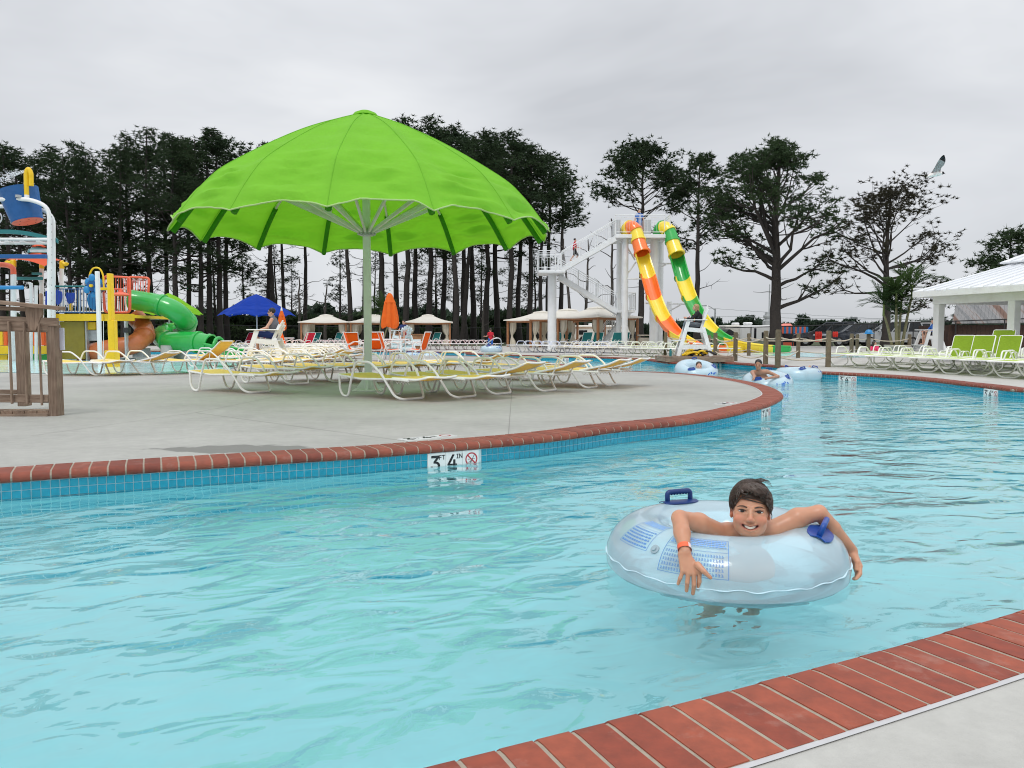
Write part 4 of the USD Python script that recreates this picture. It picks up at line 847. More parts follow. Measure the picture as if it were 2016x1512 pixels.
KINDS = [dict(cb=0.33, prof=dome(1.4, 2.5, 0.5), nb=36, dens=1.0), dict(cb=0.40, prof=dome(0.9, 2.4, 0.9), nb=32, dens=1.0), dict(cb=0.48, prof=dome(1.1, 3.0, 0.5), nb=30, dens=1.1), dict(cb=0.62, prof=dome(0.8, 2.4, 0.4), nb=20, dens=1.2, dead=10), dict(cb=0.58, prof=dome(0.6, 1.9, 0.3), nb=18, dens=0.9, dead=12), dict(cb=0.26, prof=dome(2.0, 2.3, 0.5), nb=38, dens=0.85), dict(cb=0.22, prof=dome(1.3, 1.6, 0.2), nb=26, dens=0.8, dead=6, lean=(.03, 0)), dict(cb=0.60, prof=dome(0.9, 2.6, 0.5), nb=24, dens=1.05, dead=9, lean=(.07, .02), low=((1.0, .35, 2.2, .2), (4.0, .42, 2.6, .2), (2.4, .5, 2.4, .3)))]
protos = []
for i, kd in enumerate(KINDS): protos.append(pine(100 + i, 20.0, 0.27, **kd)[:2])
roots = [None] * len(KINDS)
def put_pine(kind, px, top, Y, label, rz, wide=1.0):
    b = GX(px, Y); b[2] = -0.05; H = A(px, top, Y)[2]; s = H / 20.0; sc = (s * wide, s * wide, s)
    if roots[kind] is None:
        roots[kind] = tree('pine_tree', label, protos[kind][0], protos[kind][1], b, rz, group='tall pines behind the water park'); place(roots[kind], b, rz, sc); return
    dup(roots[kind], b, rz, label, 'tall pines behind the water park', sc)
# image column of the trunk, image row of the top, depth, kind
PL = [(428, 455, 86, 6), (485, 470, 88, 6), (548, 478, 84, 6), (575, 505, 90, 6), (668, 468, 80, 6), (735, 480, 84, 6), (812, 470, 86, 6), (860, 455, 88, 6), (890, 480, 84, 6), (945, 470, 88, 6), (1000, 480, 86, 6), (1058, 470, 82, 6), (770, 250, 69, 7), (910, 262, 69, 7), (1066, 300, 67, 7), (545, 300, 76, 7), (-75, 292, 64, 5), (25, 280, 62, 5), (98, 296, 64, 0), (138, 300, 62, 5), (180, 290, 63, 0), (245, 275, 63, 5), (286, 262, 64, 2), (350, 258, 62, 0), (395, 264, 64, 5), (435, 256, 66, 2), (-30, 300, 66, 1), (8, 272, 70, 0), (48, 290, 64, 2), (78, 300, 74, 5), (118, 282, 66, 2), (158, 278, 70, 0), (196, 300, 66, 5), (226, 288, 75, 1), (262, 262, 68, 0), (302, 246, 66, 0), (330, 262, 74, 2), (372, 262, 68, 1), (414, 246, 66, 2), (447, 262, 72, 0), (466, 300, 78, 3), (500, 320, 80, 4), (530, 268, 78, 3), (560, 330, 84, 4), (602, 330, 82, 4),
      (690, 285, 70, 3), (716, 260, 76, 3), (757, 235, 70, 3), (781, 260, 78, 4), (801, 226, 68, 2), (822, 255, 76, 3), (846, 226, 70, 2), (872, 250, 76, 1), (897, 238, 66, 3), (916, 258, 72, 3), (932, 262, 78, 4), (958, 255, 70, 2), (980, 250, 74, 1), (1004, 252, 66, 2), (1022, 268, 76, 3), (1043, 285, 68, 2), (1082, 292, 70, 3), (1104, 305, 76, 4)]
spots_ = {428: 'between the lime and blue umbrellas', 485: 'above the left slope of the blue umbrella', 548: 'right of the seated lifeguard in grey', 575: 'right of the small closed orange umbrella', 668: 'beside the leftmost cabana roof', 735: 'directly behind the green umbrella pole', 812: 'behind the left slope of the cabana right of the pole', 860: 'behind the right corner of the cabana right of the pole', 890: 'above the middle of the pink lounger row', 945: 'left of the child in red', 1000: 'before the left end of the three cabanas', 1058: 'behind the first peak of the three cabanas', 770: 'rising above the large closed orange umbrella', 910: 'above the pink loungers, crown by the right canopy tip', 1066: 'left of the stair landing of the slide tower', 545: 'right of the blue umbrella', -75: 'outside the left edge beyond the bucket tower', 25: 'behind the blue tipping bucket', 98: 'behind the white bucket tower posts', 138: 'behind the right end of the coral roof', 180: 'behind the flower water wheel', 245: 'behind the orange cage, nearer of two', 286: 'behind the green slide inlet', 350: 'right of the lime umbrella peak', 395: 'in the middle of the gap between lime and blue umbrellas', 435: 'touching the left tip of the blue umbrella', -30: 'at the left edge of the photograph behind the bucket tower', 8: 'behind the tipping bucket at the left edge', 48: 'behind the yellow bucket handle', 78: 'just right of the tipping bucket posts', 118: 'behind the coral roof of the splash structure', 158: 'behind the blue railings of the splash platform', 196: 'behind the white splash post', 226: 'behind the yellow splash post', 262: 'behind the orange cage of the splash platform', 302: 'behind the top of the green tube slide',
          330: 'behind the lime umbrella', 372: 'between lime and blue umbrellas, left of two', 414: 'between lime and blue umbrellas, right of two', 447: 'behind the left edge of the blue umbrella', 466: 'behind the left half of the blue umbrella', 500: 'behind the peak of the blue umbrella', 530: 'behind the seated lifeguard in grey', 560: 'behind the small closed orange umbrella', 602: 'alone in the gap left of the leftmost cabana',
          690: 'left of the green umbrella pole', 716: 'hidden in part by the green umbrella pole', 757: 'just left of the larger closed orange umbrella', 781: 'just right of the larger closed orange umbrella', 801: 'behind the left side of the cabana right of the umbrella pole', 822: 'behind the peak of the cabana right of the umbrella pole', 846: 'behind the right slope of the cabana right of the umbrella pole', 872: 'just right of the cabana beyond the umbrella pole', 897: 'above the right end of the pink lounger row', 916: 'with an ivy-free slim stem above the pink loungers', 932: 'thin and half bare left of the pool handrail',
          958: 'behind the child in red', 980: 'right of the child in red', 1004: 'with a thick trunk left of the three cabanas', 1022: 'behind the leftmost of the three cabanas', 1043: 'behind the gap of the first two of the three cabanas', 1082: 'hidden in part by the stair landing column', 1104: 'behind the lower stair flight of the slide tower'}
ra = random.Random(5)
KD = ['broad dense', 'full rounded', 'flat-topped', 'bare-stemmed', 'thin sparse', 'low-branched', 'short young', 'leaning']
for px, top, Y, k in PL: put_pine(k, px, top + ra.uniform(-4, 4), Y, f'{KD[k]} dark pine {spots_[px]}', ra.uniform(0, 6.28), ra.uniform(0.95, 1.2))
# bare snags
def snag(name, label, px, top, Y, lean, seed, n=8):
    g = np.random.default_rng(seed); b = GX(px, Y); H = A(px, top, Y)[2]; m = MB(); k = np.linspace(0, 1, 9); P = np.stack([lean * k * H + g.normal(0, .07, 9) * k, g.normal(0, .05, 9), k * H], 1)
    m.tube(P, 0.14 * (1 - .8 * k) + .015, 6)
    for i in range(n):
        t = g.uniform(.3, .95); p = np.array([np.interp(t, k, P[:, j]) for j in range(3)]); a = g.uniform(0, 6.28); L = g.uniform(.7, 2.3); q = [p]
        for s in range(4): q.append(q[-1] + np.array([math.cos(a), math.sin(a), g.uniform(-.1, .9)]) * L / 4)
        m.tube(q, np.linspace(.04, .01, 5), 4)
    x = thing(name, label, 'dead tree', b); part(x, 'trunk', m, 'bark_grey', smooth=True)
snag('dead_tree', 'bare dead tree with forked top right of the blue umbrella', 590, 545, 62, 0.02, 3); snag('dead_tree', 'leaning bare dead trunk between the stair column and second cabana', 1128, 470, 60, -0.10, 5); snag('dead_tree', 'bare upright dead tree behind the lower stair flight', 1152, 470, 62, 0.02, 6, 12)
snag('dead_tree', 'thin forked dead tree in the gap left of the leftmost cabana', 640, 560, 64, 0.03, 8, 10); snag('dead_tree', 'dead branchy stem left of the tall slide columns', 1205, 430, 58, -0.01, 9, 12); snag('dead_tree', 'broken short dead stub above the pink loungers', 951, 590, 66, 0.0, 10, 3)
# the free-standing pines at the right
def solo(name, label, px, top, Y, seed, r0, leaf='needles_mid', **kw):
    b = GX(px, Y); H = A(px, top, Y)[2]; w, l, C = pine(seed, H, r0, **kw); return tree(name, label, w, l, b, 0.0, leaf, 'bark_grey' if False else 'bark_dark')
solo('pine_tree', 'wide flat pine rising behind the top of the slide tower', 1262, 292, 60, 201, 0.26, 'needles_dark', cb=0.64, prof=lambda t: 3.3 * (1 - t) ** 0.5 + 0.5, nb=34, dens=1.5, pad=0.65, ascend=0.4, fork=0.3, dead=8, tl=0.30, tw=.038)
solo('pine_tree', 'dense pine immediately right of the green and yellow slide top', 1372, 312, 56, 202, 0.24, 'needles_dark', cb=0.52, prof=lambda t: 2.7 * (1 - t * 0.8) ** 0.7 + 0.1, nb=30, dens=1.1, ascend=0.5, fork=0.35, pad=0.55, tl=.30, tw=.036)
solo('pine_tree', 'largest free-standing pine with forked trunk behind the slide run-out', 1526, 275, 50, 203, 0.40, 'needles_mid', cb=0.36, prof=lambda t: 4.6 * math.sin(min(0.30 + t * 0.85, 1.0) * PI) ** 0.8 + 0.6, nb=46, dens=1.3, ascend=0.55, fork=0.5, pad=0.50, sub=6, dead=4, low=((0.1, 0.19, 4.2, 0.45), (3.3, 0.33, 3.6, 0.5), (0.0, 0.30, 3.6, 0.6), (3.0, 0.40, 3.4, 0.7)), tl=0.25, tw=0.032, nt=12)
solo('pine_tree', 'sparse open-crowned pine behind the potted palm', 1742, 380, 47, 204, 0.27, 'needles_brown', cb=0.40, prof=lambda t: 3.7 * math.sin(min(0.34 + t * 0.72, 1.0) * PI) ** 0.7 + 0.3, nb=28, dens=0.85, ascend=0.45, fork=0.45, pad=0.50, sub=5, dead=4, low=((0.1, 0.52, 4.4, 0.35), (0.0, 0.30, 3.2, 0.1), (3.2, 0.36, 3.0, 0.1), (0.2, 0.24, 2.8, 0.0), (3.0, 0.62, 2.6, 0.5)), tl=0.22, tw=0.028, nt=13)
solo('pine_tree', 'bushy pine rising behind the white pavilion roof', 1985, 455, 60, 205, 0.25, 'needles_mid', cb=0.34, prof=lambda t: 3.4 * (1 - t) ** 0.8 + 0.3, nb=34, dens=1.1, ascend=0.3)
# far rounded trees
def bush(seed, w, d, h, n, leafL=0.5, leafW=0.16, trunk=True):
    g = np.random.default_rng(seed); lob = [(g.uniform(-w * .55, w * .55), g.uniform(-d * .5, d * .5), g.uniform(.35, .75) * h, g.uniform(.3, .55)) for _ in range(9)]
    C = []
    for x, y, z, s in lob:
        q = g.normal(size=(n // 9, 3)); q /= np.linalg.norm(q, axis=1, keepdims=True); q *= g.uniform(.75, 1.05, (len(q), 1)); C.append(q * np.array([w * s, d * s, h * s * .62]) + np.array([x, y, z]))
    C = np.vstack(C); C = C[(C[:, 2] > 0.1)]; C[:, 2] = np.minimum(C[:, 2], h)
    m = MB().tube([(0, 0, 0), (0.05, 0, h * .3), (0, 0, h * .7)], [.16, .12, .05], 6)
    return m, tufts(C, 5, leafL, leafW, g, 0.1, 0.9)
bp = [bush(300 + i, 2.6, 2.2, 5.0, 900) for i in range(3)]; broot = [None] * 3
def put_bush(k, px, top, Y, wide, label, m_leaf='needles_far', name='far_tree', cat='tree'):
    b = GX(px, Y); H = A(px, top, Y)[2]; sc = (H / 5.0 * wide, H / 5.0 * wide, H / 5.0); rz = ra.uniform(0, 6.28)
    if broot[k] is None: broot[k] = tree(name, label, bp[k][0], bp[k][1], b, rz, m_leaf, group='far trees on the skyline', cat=cat); place(broot[k], b, rz, sc); return
    dup(broot[k], b, rz, label, 'far trees on the skyline', sc)
FT = [(655, 597, 95, 1.05, 'rounded far pine seen between the leftmost cabanas'), (612, 612, 110, 0.9, 'far dark tree left of the leftmost cabana peak'), (1000, 632, 120, 1.3, 'far low tree left of the three cabanas'), (1240, 622, 90, 1.1, 'bushy green tree between the motorhome and slide columns'), (1408, 620, 110, 0.8, 'far dark pine below the street lamp'), (1442, 632, 120, 1.0, 'small far tree behind the trailer left end'), (1465, 620, 115, 1.2, 'far dark tree behind the white trailer'), (1490, 628, 120, 0.9, 'far tree left of the grey roof vent'),
      (1556, 636, 120, 1.0, 'small far tree right of the big forked pine'), (1590, 618, 118, 0.9, 'taller far pine above the striped awning'), (1612, 626, 100, 1.5, 'broad green tree above the red life vests'), (1640, 630, 118, 1.1, 'far dark tree right of the red life vests'), (1672, 624, 122, 1.0, 'far dark tree behind the rope posts at the right'), (1700, 632, 100, 1.5, 'broad far tree left of the potted palm'), (1800, 634, 105, 1.6, 'far green tree between the palm and the pavilion post'), (1860, 625, 100, 1.3, 'far green tree behind the pavilion post')]
for i, (px, top, Y, wd, t) in enumerate(FT): put_bush(i % 3, px, top, Y, wd, t)
# undergrowth and the far-off wood
def mass(name, label, cat, x0, x1, Y, ztop, thick, n, seed, m_leaf, leafL=0.5, leafW=0.15, rough=0.5):
    g = np.random.default_rng(seed); X0, X1 = GX(x0, Y)[0], GX(x1, Y)[0]; xs_ = g.uniform(X0, X1, n)
    hz = ztop * (1 - rough + rough * 1.6 * meshkit.fbm(np.stack([xs_ * 0.22, xs_ * 0, xs_ * 0 + seed], 1), 4, seed))
    C = np.stack([xs_, Y + g.uniform(-thick, thick, n), hz * g.uniform(0.0, 1.0, n) ** 0.6], 1)
    v, f = tufts(C, 3, leafL, leafW, g, 0.15, 0.9); o = single(name, (v, f), m_leaf, label, cat, kind='stuff', smooth=False)
mass('undergrowth', 'dark green undergrowth behind the black fence below the pines', 'bushes', -120, 1090, 90, 3.0, 3.0, 30000, 1, 'needles_dark', 0.62, 0.2)
mass('undergrowth', 'lighter green shrubs between trunks behind the far lawn', 'bushes', -120, 1090, 86, 1.5, 2.0, 9000, 4, 'leaves_green', 0.5, 0.16)
mass('far_wood', 'far-off green wood along the horizon at the right', 'wood', 1080, 2300, 130, 2.6, 4.0, 24000, 2, 'needles_far', 0.9, 0.3)
mass('far_wood', 'far-off dark wood along the horizon at the left', 'wood', -500, 1080, 150, 5.0, 4.0, 20000, 3, 'needles_far', 1.1, 0.36)

# ================================================================ THE SLIDE TOWER
TY = 44.0
def T(px, py, dy=0.0): return A(px, py, TY + dy)
tw = thing('slide_tower', 'white steel water slide tower with switchback stairs and round columns', 'slide tower')
def column(par, px, top, r, dy, m='white_steel', base=0.0, name='column', n=18):
    b = T(px, 690, dy); t = T(px, top, dy); b[2] = base
    part(par, name, MB().tube([(b[0], b[1], base), (b[0], b[1], t[2])], r, n), m)
    part(par, 'column_foot', MB().lathe([(r + .12, base + .03), (r + .12, base), (r + .01, base)], (b[0], b[1], 0), 16).lathe([(r + .01, base + .03), (r + .12, base + .03)], (b[0], b[1], 0), 16), m)
for px, top, r, dy in ((1086.5, 535, 0.245, 0.6), (1217.5, 468, 0.15, 1.4), (1229.5, 468, 0.17, 0.0), (1286, 468, 0.235, 0.4), (1298.5, 468, 0.17, 1.6), (1316.5, 594, 0.15, 1.0)): column(tw, px, top, r, dy)
def rail_run(par, pts, h, spacing, label=None, n_line=2, pickets=True, m='white_steel'):
    """Railing over a run of floor points: posts, handrail, mid rail and pickets too fine to pick apart."""
    k = MB(); p = np.asarray(pts, float)
    for a, b in zip(p, p[1:]):
        L = np.linalg.norm(b - a); q = max(1, int(L / spacing)); up = np.array([0, 0, h])
        k.tube([a + up, b + up], 0.026, 5); k.tube([a + up * .12, b + up * .12], 0.016, 4)
        if n_line > 1: k.tube([a + up * .88, b + up * .88], 0.014, 4)
        for i in range(q + 1): c = a + (b - a) * i / q; k.tube([c, c + up], 0.028, 4)
        if pickets:
            for i in range(int(L / 0.16)): c = a + (b - a) * i * 0.16 / L; k.tube([c + up * .12, c + up * .88], 0.0075, 3, cap=False)
    part(par, 'railing', k, m, smooth=False, kind='stuff', label=label)
# top platform
p0, p1 = T(1209, 469), T(1316, 469); zt_ = p0[2]
part(tw, 'platform', MB().box(((p0[0] + p1[0]) / 2, TY + 1.0, zt_ + .06), (p1[0] - p0[0], 3.0, 0.20), ch=0.02), 'white_steel')
dk = zt_ + 0.16
rail_run(tw, [(p0[0], TY - .45, dk), (p1[0] - .3, TY - .45, dk)], 1.05, 1.2); rail_run(tw, [(p0[0], TY + 2.45, dk), (p1[0], TY + 2.45, dk), (p1[0], TY - .45, dk)], 1.05, 1.2)
for px in (1213, 1273): c = T(px, 452, 0.4); part(tw, 'equipment_box', MB().box((c[0], c[1], dk + .45), (0.42, 0.5, 0.9), ch=0.02), 'galvanised')
# landing, upper and lower flights
l0, l1 = T(1060, 536), T(1112, 536); part(tw, 'landing', MB().box(((l0[0] + l1[0]) / 2, TY + 0.6, l0[2]), (l1[0] - l0[0], 2.4, 0.16), ch=0.02), 'white_steel'); lz = l0[2] + .08
rail_run(tw, [(l1[0] - .1, TY + 1.8, lz), (l0[0], TY + 1.8, lz), (l0[0], TY - .6, lz), (l1[0] - .55, TY - .6, lz)], 1.05, .9)
def flight(a, b, w, name='stair_flight'):
    a, b = np.asarray(a), np.asarray(b); u = unit((b - a) * [1, 1, 0]); s = np.array([-u[1], u[0], 0]); m = MB()
    for q in (0, w): m.bar(a + s * q - [0, 0, .05], b + s * q - [0, 0, .05], 0.05, 0.24)
    n = int(abs(b[2] - a[2]) / .19)
    for i in range(n): c = a + (b - a) * (i + .5) / n + s * w / 2; m.bar(c - s * w / 2 - [0, 0, .05], c + s * w / 2 - [0, 0, .05], .28, .03)
    m.bar(a + s * w / 2 - [0, 0, .17], b + s * w / 2 - [0, 0, .17], w * .96, .015)
    part(tw, name, m, 'white_steel', smooth=False, label='stair flight of stringers and treads', kind='stuff')
    for q in (0.02, w - .02): rail_run(tw, [a + s * q, b + s * q], 0.98, 1.0)
flight(T(1106, 530, -.5), T(1212, 468, -.5), 1.0)
flight(T(1100, 543, 0.75), T(1216, 613, 0.75), 1.0)
q0 = T(1214, 613, 0.7); q1 = T(1249, 613, 0.7); part(tw, 'landing', MB().box(((q0[0] + q1[0]) / 2, TY + 1.2, q0[2]), (q1[0] - q0[0], 1.6, 0.14)), 'white_steel'); rail_run(tw, [(q0[0] + .4, TY + .4, q0[2] + .07), (q1[0], TY + .4, q0[2] + .07), (q1[0], TY + 2, q0[2] + .07)], 0.95, .6)
flight(T(1180, 690, 2.6) * [1, 1, 0] + [0, 0, .05], T(1240, 613, 2.6) * [1, 1, 1], 1.0)
for a, b in (((1231, 480, 0), (1250, 512, .2)), ((1231, 545, 0), (1252, 516, .2)), ((1231, 549, 0), (1262, 549, -.6)), ((1300, 482, .8), (1310, 470, 0)), ((1298, 519, .8), (1325, 519, 0)), ((1299, 527, .8), (1312, 520, .2)), ((1270, 597, -2), (1286, 598, .2)), ((1318, 598, .8), (1352, 599, -1.2)), ((1318, 612, .8), (1340, 600, -1)), ((1216, 473, .2), (1232, 482, .2)), ((1287, 480, .2), (1300, 472, .4))):
    part(tw, 'brace', MB().tube([T(*a), T(*b)], 0.045, 7), 'white_steel')
def slide(name, label, tube_pts, trough_pts, tube_cols, trough_cols, R, open_r=1.12):
    x = thing(name, label, 'water slide')
    tp = [A(*q) for q in tube_pts]; P = spline(np.array(tp), 8)
    n = len(tube_cols); idx = np.linspace(0, len(P) - 1, n + 1).astype(int)
    for k, c in enumerate(tube_cols):
        seg = P[idx[k]:idx[k + 1] + 1]; rr = np.full(len(seg), R)
        if k == n - 1: rr = R * np.linspace(1.0, open_r, len(seg))
        m = MB().tube(seg, rr, 20, cap=False); m.tube(seg[::-1], (rr - .03)[::-1], 20, cap=False); ts_ = part(x, 'tube_section', m, 'slide_' + c, smooth=True)
        t = unit(seg[-1] - seg[-2]); part(ts_, 'flange', MB().tube([seg[-1] - t * .05, seg[-1] - t * .045, seg[-1] + t * .045, seg[-1] + t * .05], [rr[-1] - .028, rr[-1] + .055, rr[-1] + .055, rr[-1] - .028], 20, cap=False), 'slide_' + c, smooth=20)
    Q0 = np.array([A(*q) for q in trough_pts]); Q = spline(Q0, 8); m_ = len(Q); t = np.gradient(Q, axis=0); t /= np.linalg.norm(t, axis=1, keepdims=True)
    up = np.array([0, 0, 1.0]); side = np.cross(t, up); side /= np.linalg.norm(side, axis=1, keepdims=True); nn = np.cross(side, t)
    # lean of the first points: the chute falls steeply, its open side faces along the fall
    a = np.linspace(-1.62, 1.62, 17)
    cs = np.concatenate([np.stack([np.sin(a) * R, -np.cos(a) * R], 1), np.array([[R + .05, .05], [R + .06, .01]]), np.stack([np.sin(a[::-1]) * (R + .035), -np.cos(a[::-1]) * (R + .035) - .005], 1), np.array([[-R - .06, .01], [-R - .05, .05]])])
    k = len(cs); V = Q[:, None] + side[:, None] * cs[None, :, 0, None] + nn[:, None] * cs[None, :, 1, None]
    for s in range(len(Q0) - 1):
        W_ = V[s * 8:(s + 1) * 8 + 1]; a_ = len(W_); i = np.arange(a_ - 1)[:, None]; j = np.arange(k)[None]
        f = np.stack([i * k + j, i * k + (j + 1) % k, (i + 1) * k + (j + 1) % k, (i + 1) * k + j], -1).reshape(-1, 4)
        ts_ = part(x, 'chute_section', MB().add(W_.reshape(-1, 3), f[:, ::-1]), 'slide_' + trough_cols[s], smooth=40)
        c0 = Q[min((s + 1) * 8, m_ - 1)]; b0 = np.linspace(-1.5, 1.5, 13); fl = []
        for r_, o in ((R + .03, -.04), (R + .10, -.035), (R + .10, .035), (R + .03, .04)): fl.append(c0 + t[min((s + 1) * 8, m_ - 1)] * o + side[min((s + 1) * 8, m_ - 1)] * (np.sin(b0) * r_)[:, None] - nn[min((s + 1) * 8, m_ - 1)] * (np.cos(b0) * r_)[:, None])
        part(ts_, 'flange', MB().grid(np.stack(fl)), 'slide_' + trough_cols[s], smooth=20)
    return x
y, o, g_ = 'yellow', 'orange', 'green'
slide('water_slide', 'orange and yellow drop slide, left one of the two on the tower', [(1233, 455, 44.6), (1238, 449, 44.2), (1247, 449, 43.9), (1254, 462, 43.7), (1258, 478, 43.5), (1264, 498, 43.2)],
      [(1264, 498, 43.2), (1276, 540, 42.5), (1288, 582, 41.6), (1306, 622, 40.7), (1330, 652, 39.6), (1362, 672, 38.8), (1385, 680, 38.4), (1412, 682, 38.1), (1432, 682.5, 37.9), (1462, 683, 37.6)], [y, o, y, o], [y, o, y, o, y, o, y, o, y], 0.37)
slide('water_slide', 'green and yellow drop slide, right one of the two on the tower', [(1297, 458, 44.6), (1302, 450, 44.2), (1312, 450, 43.9), (1320, 463, 43.7), (1325, 480, 43.5), (1332, 501, 43.2)],
      [(1332, 501, 43.2), (1344, 545, 42.4), (1358, 583, 41.5), (1378, 620, 40.6), (1402, 647, 39.5), (1434, 666, 38.6), (1470, 676, 38.0), (1500, 680, 37.6), (1522, 681.5, 37.4), (1556, 683, 37.1)], [g_, y, g_, y], [g_, y, g_, y, g_, y, y, y, g_], 0.37)
# run-out pool of the slides
mat('wet_aqua', (0.42, 0.70, 0.72), 0.12, 0.12, 1.2, coord='world', bump=0.6, bscale=6, bdist=0.02)
def sheet(name, px, z, m, kind='structure', label=None, cat=None):
    p = np.array([G(*q)[:2] for q in px]); return single(name, MB().prism(clean(spline(p, 4, True)), z - .004, z), m, label, cat, kind=kind, smooth=False)
sheet('slide_runout_water', [(1480, 697.5), (1560, 702), (1640, 704), (1720, 703.5), (1800, 701), (1720, 698), (1600, 695.5), (1520, 693.5)], 0.012, 'wet_aqua')
sheet('splash_pool_water', [(-260, 729), (-100, 731.5), (0, 733.5), (140, 737), (260, 737.5), (350, 735.5), (440, 729), (478, 718), (450, 711), (300, 706), (0, 704), (-260, 703)], 0.012, 'wet_aqua')

# ================================================================ CABANAS
def cabana(w=3.4, d=3.4, e=2.05, pk=2.85):
    x = thing('cabana', 'x', 'cabana'); h = w / 2; hd = d / 2
    for sx in (-1, 1):
        for sy in (-1, 1): part(x, 'post', MB().box((sx * (h - .1), sy * (hd - .1), e / 2), (.12, .12, e), ch=.01), 'teak', smooth=False)
    for sy in (-1, 1): part(x, 'beam', MB().box((0, sy * (hd - .1), e - .01), (w - .05, .07, .22)), 'teak', smooth=False)
    for sx in (-1, 1): part(x, 'beam', MB().box((sx * (h - .1), 0, e - .012), (.07, d - .33, .22)), 'teak', smooth=False)
    n = 9; u = np.linspace(0, 1, n)
    R_ = []
    for t in np.linspace(0, 1, 9):
        s = 1 - t * .80; z = e + .10 + (pk - e - .22) * (t ** 0.92) - .10 * math.sin(t * PI); ring = []
        for (ax, ay), (bx, by) in (((-1, -1), (1, -1)), ((1, -1), (1, 1)), ((1, 1), (-1, 1)), ((-1, 1), (-1, -1))):
            for q in u[:-1]: ring.append(((ax + (bx - ax) * q) * (h + .12) * s, (ay + (by - ay) * q) * (hd + .12) * s, z - .05 * math.sin(q * PI) * (1 - t)))
        R_.append(ring)
    R_ = np.array(R_); a, b = R_.shape[:2]; i = np.arange(a - 1)[:, None]; j = np.arange(b)[None]
    q = np.stack([i * b + j, i * b + (j + 1) % b, (i + 1) * b + (j + 1) % b, (i + 1) * b + j], -1).reshape(-1, 4)
    cr_ = part(x, 'canvas_roof', MB().add(R_.reshape(-1, 3), q), 'canvas', smooth=50)
    c = []
    for t, s in ((0, .27), (.35, .25), (1, .02)): c.append([(ax * h * s, ay * hd * s, pk - .13 + .16 * t) for ax, ay in ((-1, -1), (1, -1), (1, 1), (-1, 1))])
    c = np.array(c); i = np.arange(2)[:, None]; j = np.arange(4)[None]; part(cr_, 'vent_cap', MB().add(c.reshape(-1, 3), np.stack([i * 4 + j, i * 4 + (j + 1) % 4, (i + 1) * 4 + (j + 1) % 4, (i + 1) * 4 + j], -1).reshape(-1, 4)), 'canvas', smooth=False)
    v = R_[0]; part(cr_, 'valance', MB().grid(np.stack([np.vstack([v, v[:1]]), np.vstack([v, v[:1]]) - [0, 0, .07]], 1)), 'canvas', smooth=False)
    for sx in (-1, 1):
        for sy in (-1, 1):
            for kx, ky in ((1, 0), (0, 1)):
                t = np.linspace(0, 1, 12); wd = .30 * (1 - .72 * np.exp(-((t - .58) / .16) ** 2)); a_ = np.linspace(0, 2 * PI, 15)[:-1]
                cx = sx * (h - .22 - .18 * kx - .05 * ky) ; cy = sy * (hd - .22 - .18 * ky - .05 * kx); P = []
                for tt, ww in zip(t, wd):
                    rr = 1 + .28 * np.sin(a_ * 5 + tt * 2); P.append(np.stack([cx + sx * .10 * kx * math.exp(-((tt - .58) / .2) ** 2) + np.cos(a_) * rr * ww * (.75 if kx else .28), cy + sy * .10 * ky * math.exp(-((tt - .58) / .2) ** 2) + np.sin(a_) * rr * ww * (.28 if kx else .75), 0 * a_ + (e - .12) * (1 - tt) + .04], 1))
                P = np.array(P); a2, b2 = P.shape[:2]; i = np.arange(a2 - 1)[:, None]; j = np.arange(b2)[None]
                part(x, 'curtain', MB().add(P.reshape(-1, 3), np.stack([i * b2 + j, i * b2 + (j + 1) % b2, (i + 1) * b2 + (j + 1) % b2, (i + 1) * b2 + j], -1).reshape(-1, 4)[:, ::-1]), 'curtain', smooth=True)
    return x
CAB = Proto(cabana)
for px, t in ((643.5, 'white canvas cabana at the left end, beside the small closed orange umbrella'), (738, 'white canvas cabana half hidden behind the green umbrella pole'), (843, 'white canvas cabana between the large closed orange umbrella and pink loungers')):
    p = GX(px, 58); CAB.put((p[0], p[1], 0), 0.10, t, 'white cabanas on the far bank', (0.98, .98, (A(px, 619, 58)[2]) / 2.85))
for px, Y, top, t in ((1176, 48.0, 604, 'largest white cabana at the foot of the slide tower'), (1117, 51.2, 608, 'middle one of the three joined white cabanas'), (1068, 54.4, 612.5, 'leftmost one of the three joined white cabanas')):
    p = GX(px, Y); CAB.put((p[0], p[1], 0), -0.88, t, 'white cabanas on the far bank', (1.06, 1.06, A(px, top, Y)[2] / 2.85))
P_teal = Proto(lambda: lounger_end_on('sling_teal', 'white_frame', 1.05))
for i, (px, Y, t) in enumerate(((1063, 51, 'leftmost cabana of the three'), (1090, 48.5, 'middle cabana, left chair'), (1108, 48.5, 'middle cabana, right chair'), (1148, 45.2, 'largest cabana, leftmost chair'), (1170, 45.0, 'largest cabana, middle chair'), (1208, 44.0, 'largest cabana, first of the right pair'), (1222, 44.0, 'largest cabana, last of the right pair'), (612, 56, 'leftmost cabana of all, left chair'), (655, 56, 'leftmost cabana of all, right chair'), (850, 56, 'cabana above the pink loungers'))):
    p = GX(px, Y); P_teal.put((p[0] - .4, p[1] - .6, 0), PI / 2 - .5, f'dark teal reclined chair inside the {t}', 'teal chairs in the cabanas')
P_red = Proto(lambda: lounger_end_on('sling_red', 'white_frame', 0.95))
for px, Y, t in ((448, 40, 'leftmost'), (468, 40.4, 'second from the left'), (487, 39.6, 'third from the left, most upright'), (585, 42, 'hidden in part by the small orange chairs')): p = GX(px, Y); P_red.put((p[0], p[1] - .8, 0), PI / 2 - .35, f'dark red upright lounger below the blue umbrella, {t}', 'dark red loungers below the blue umbrella')

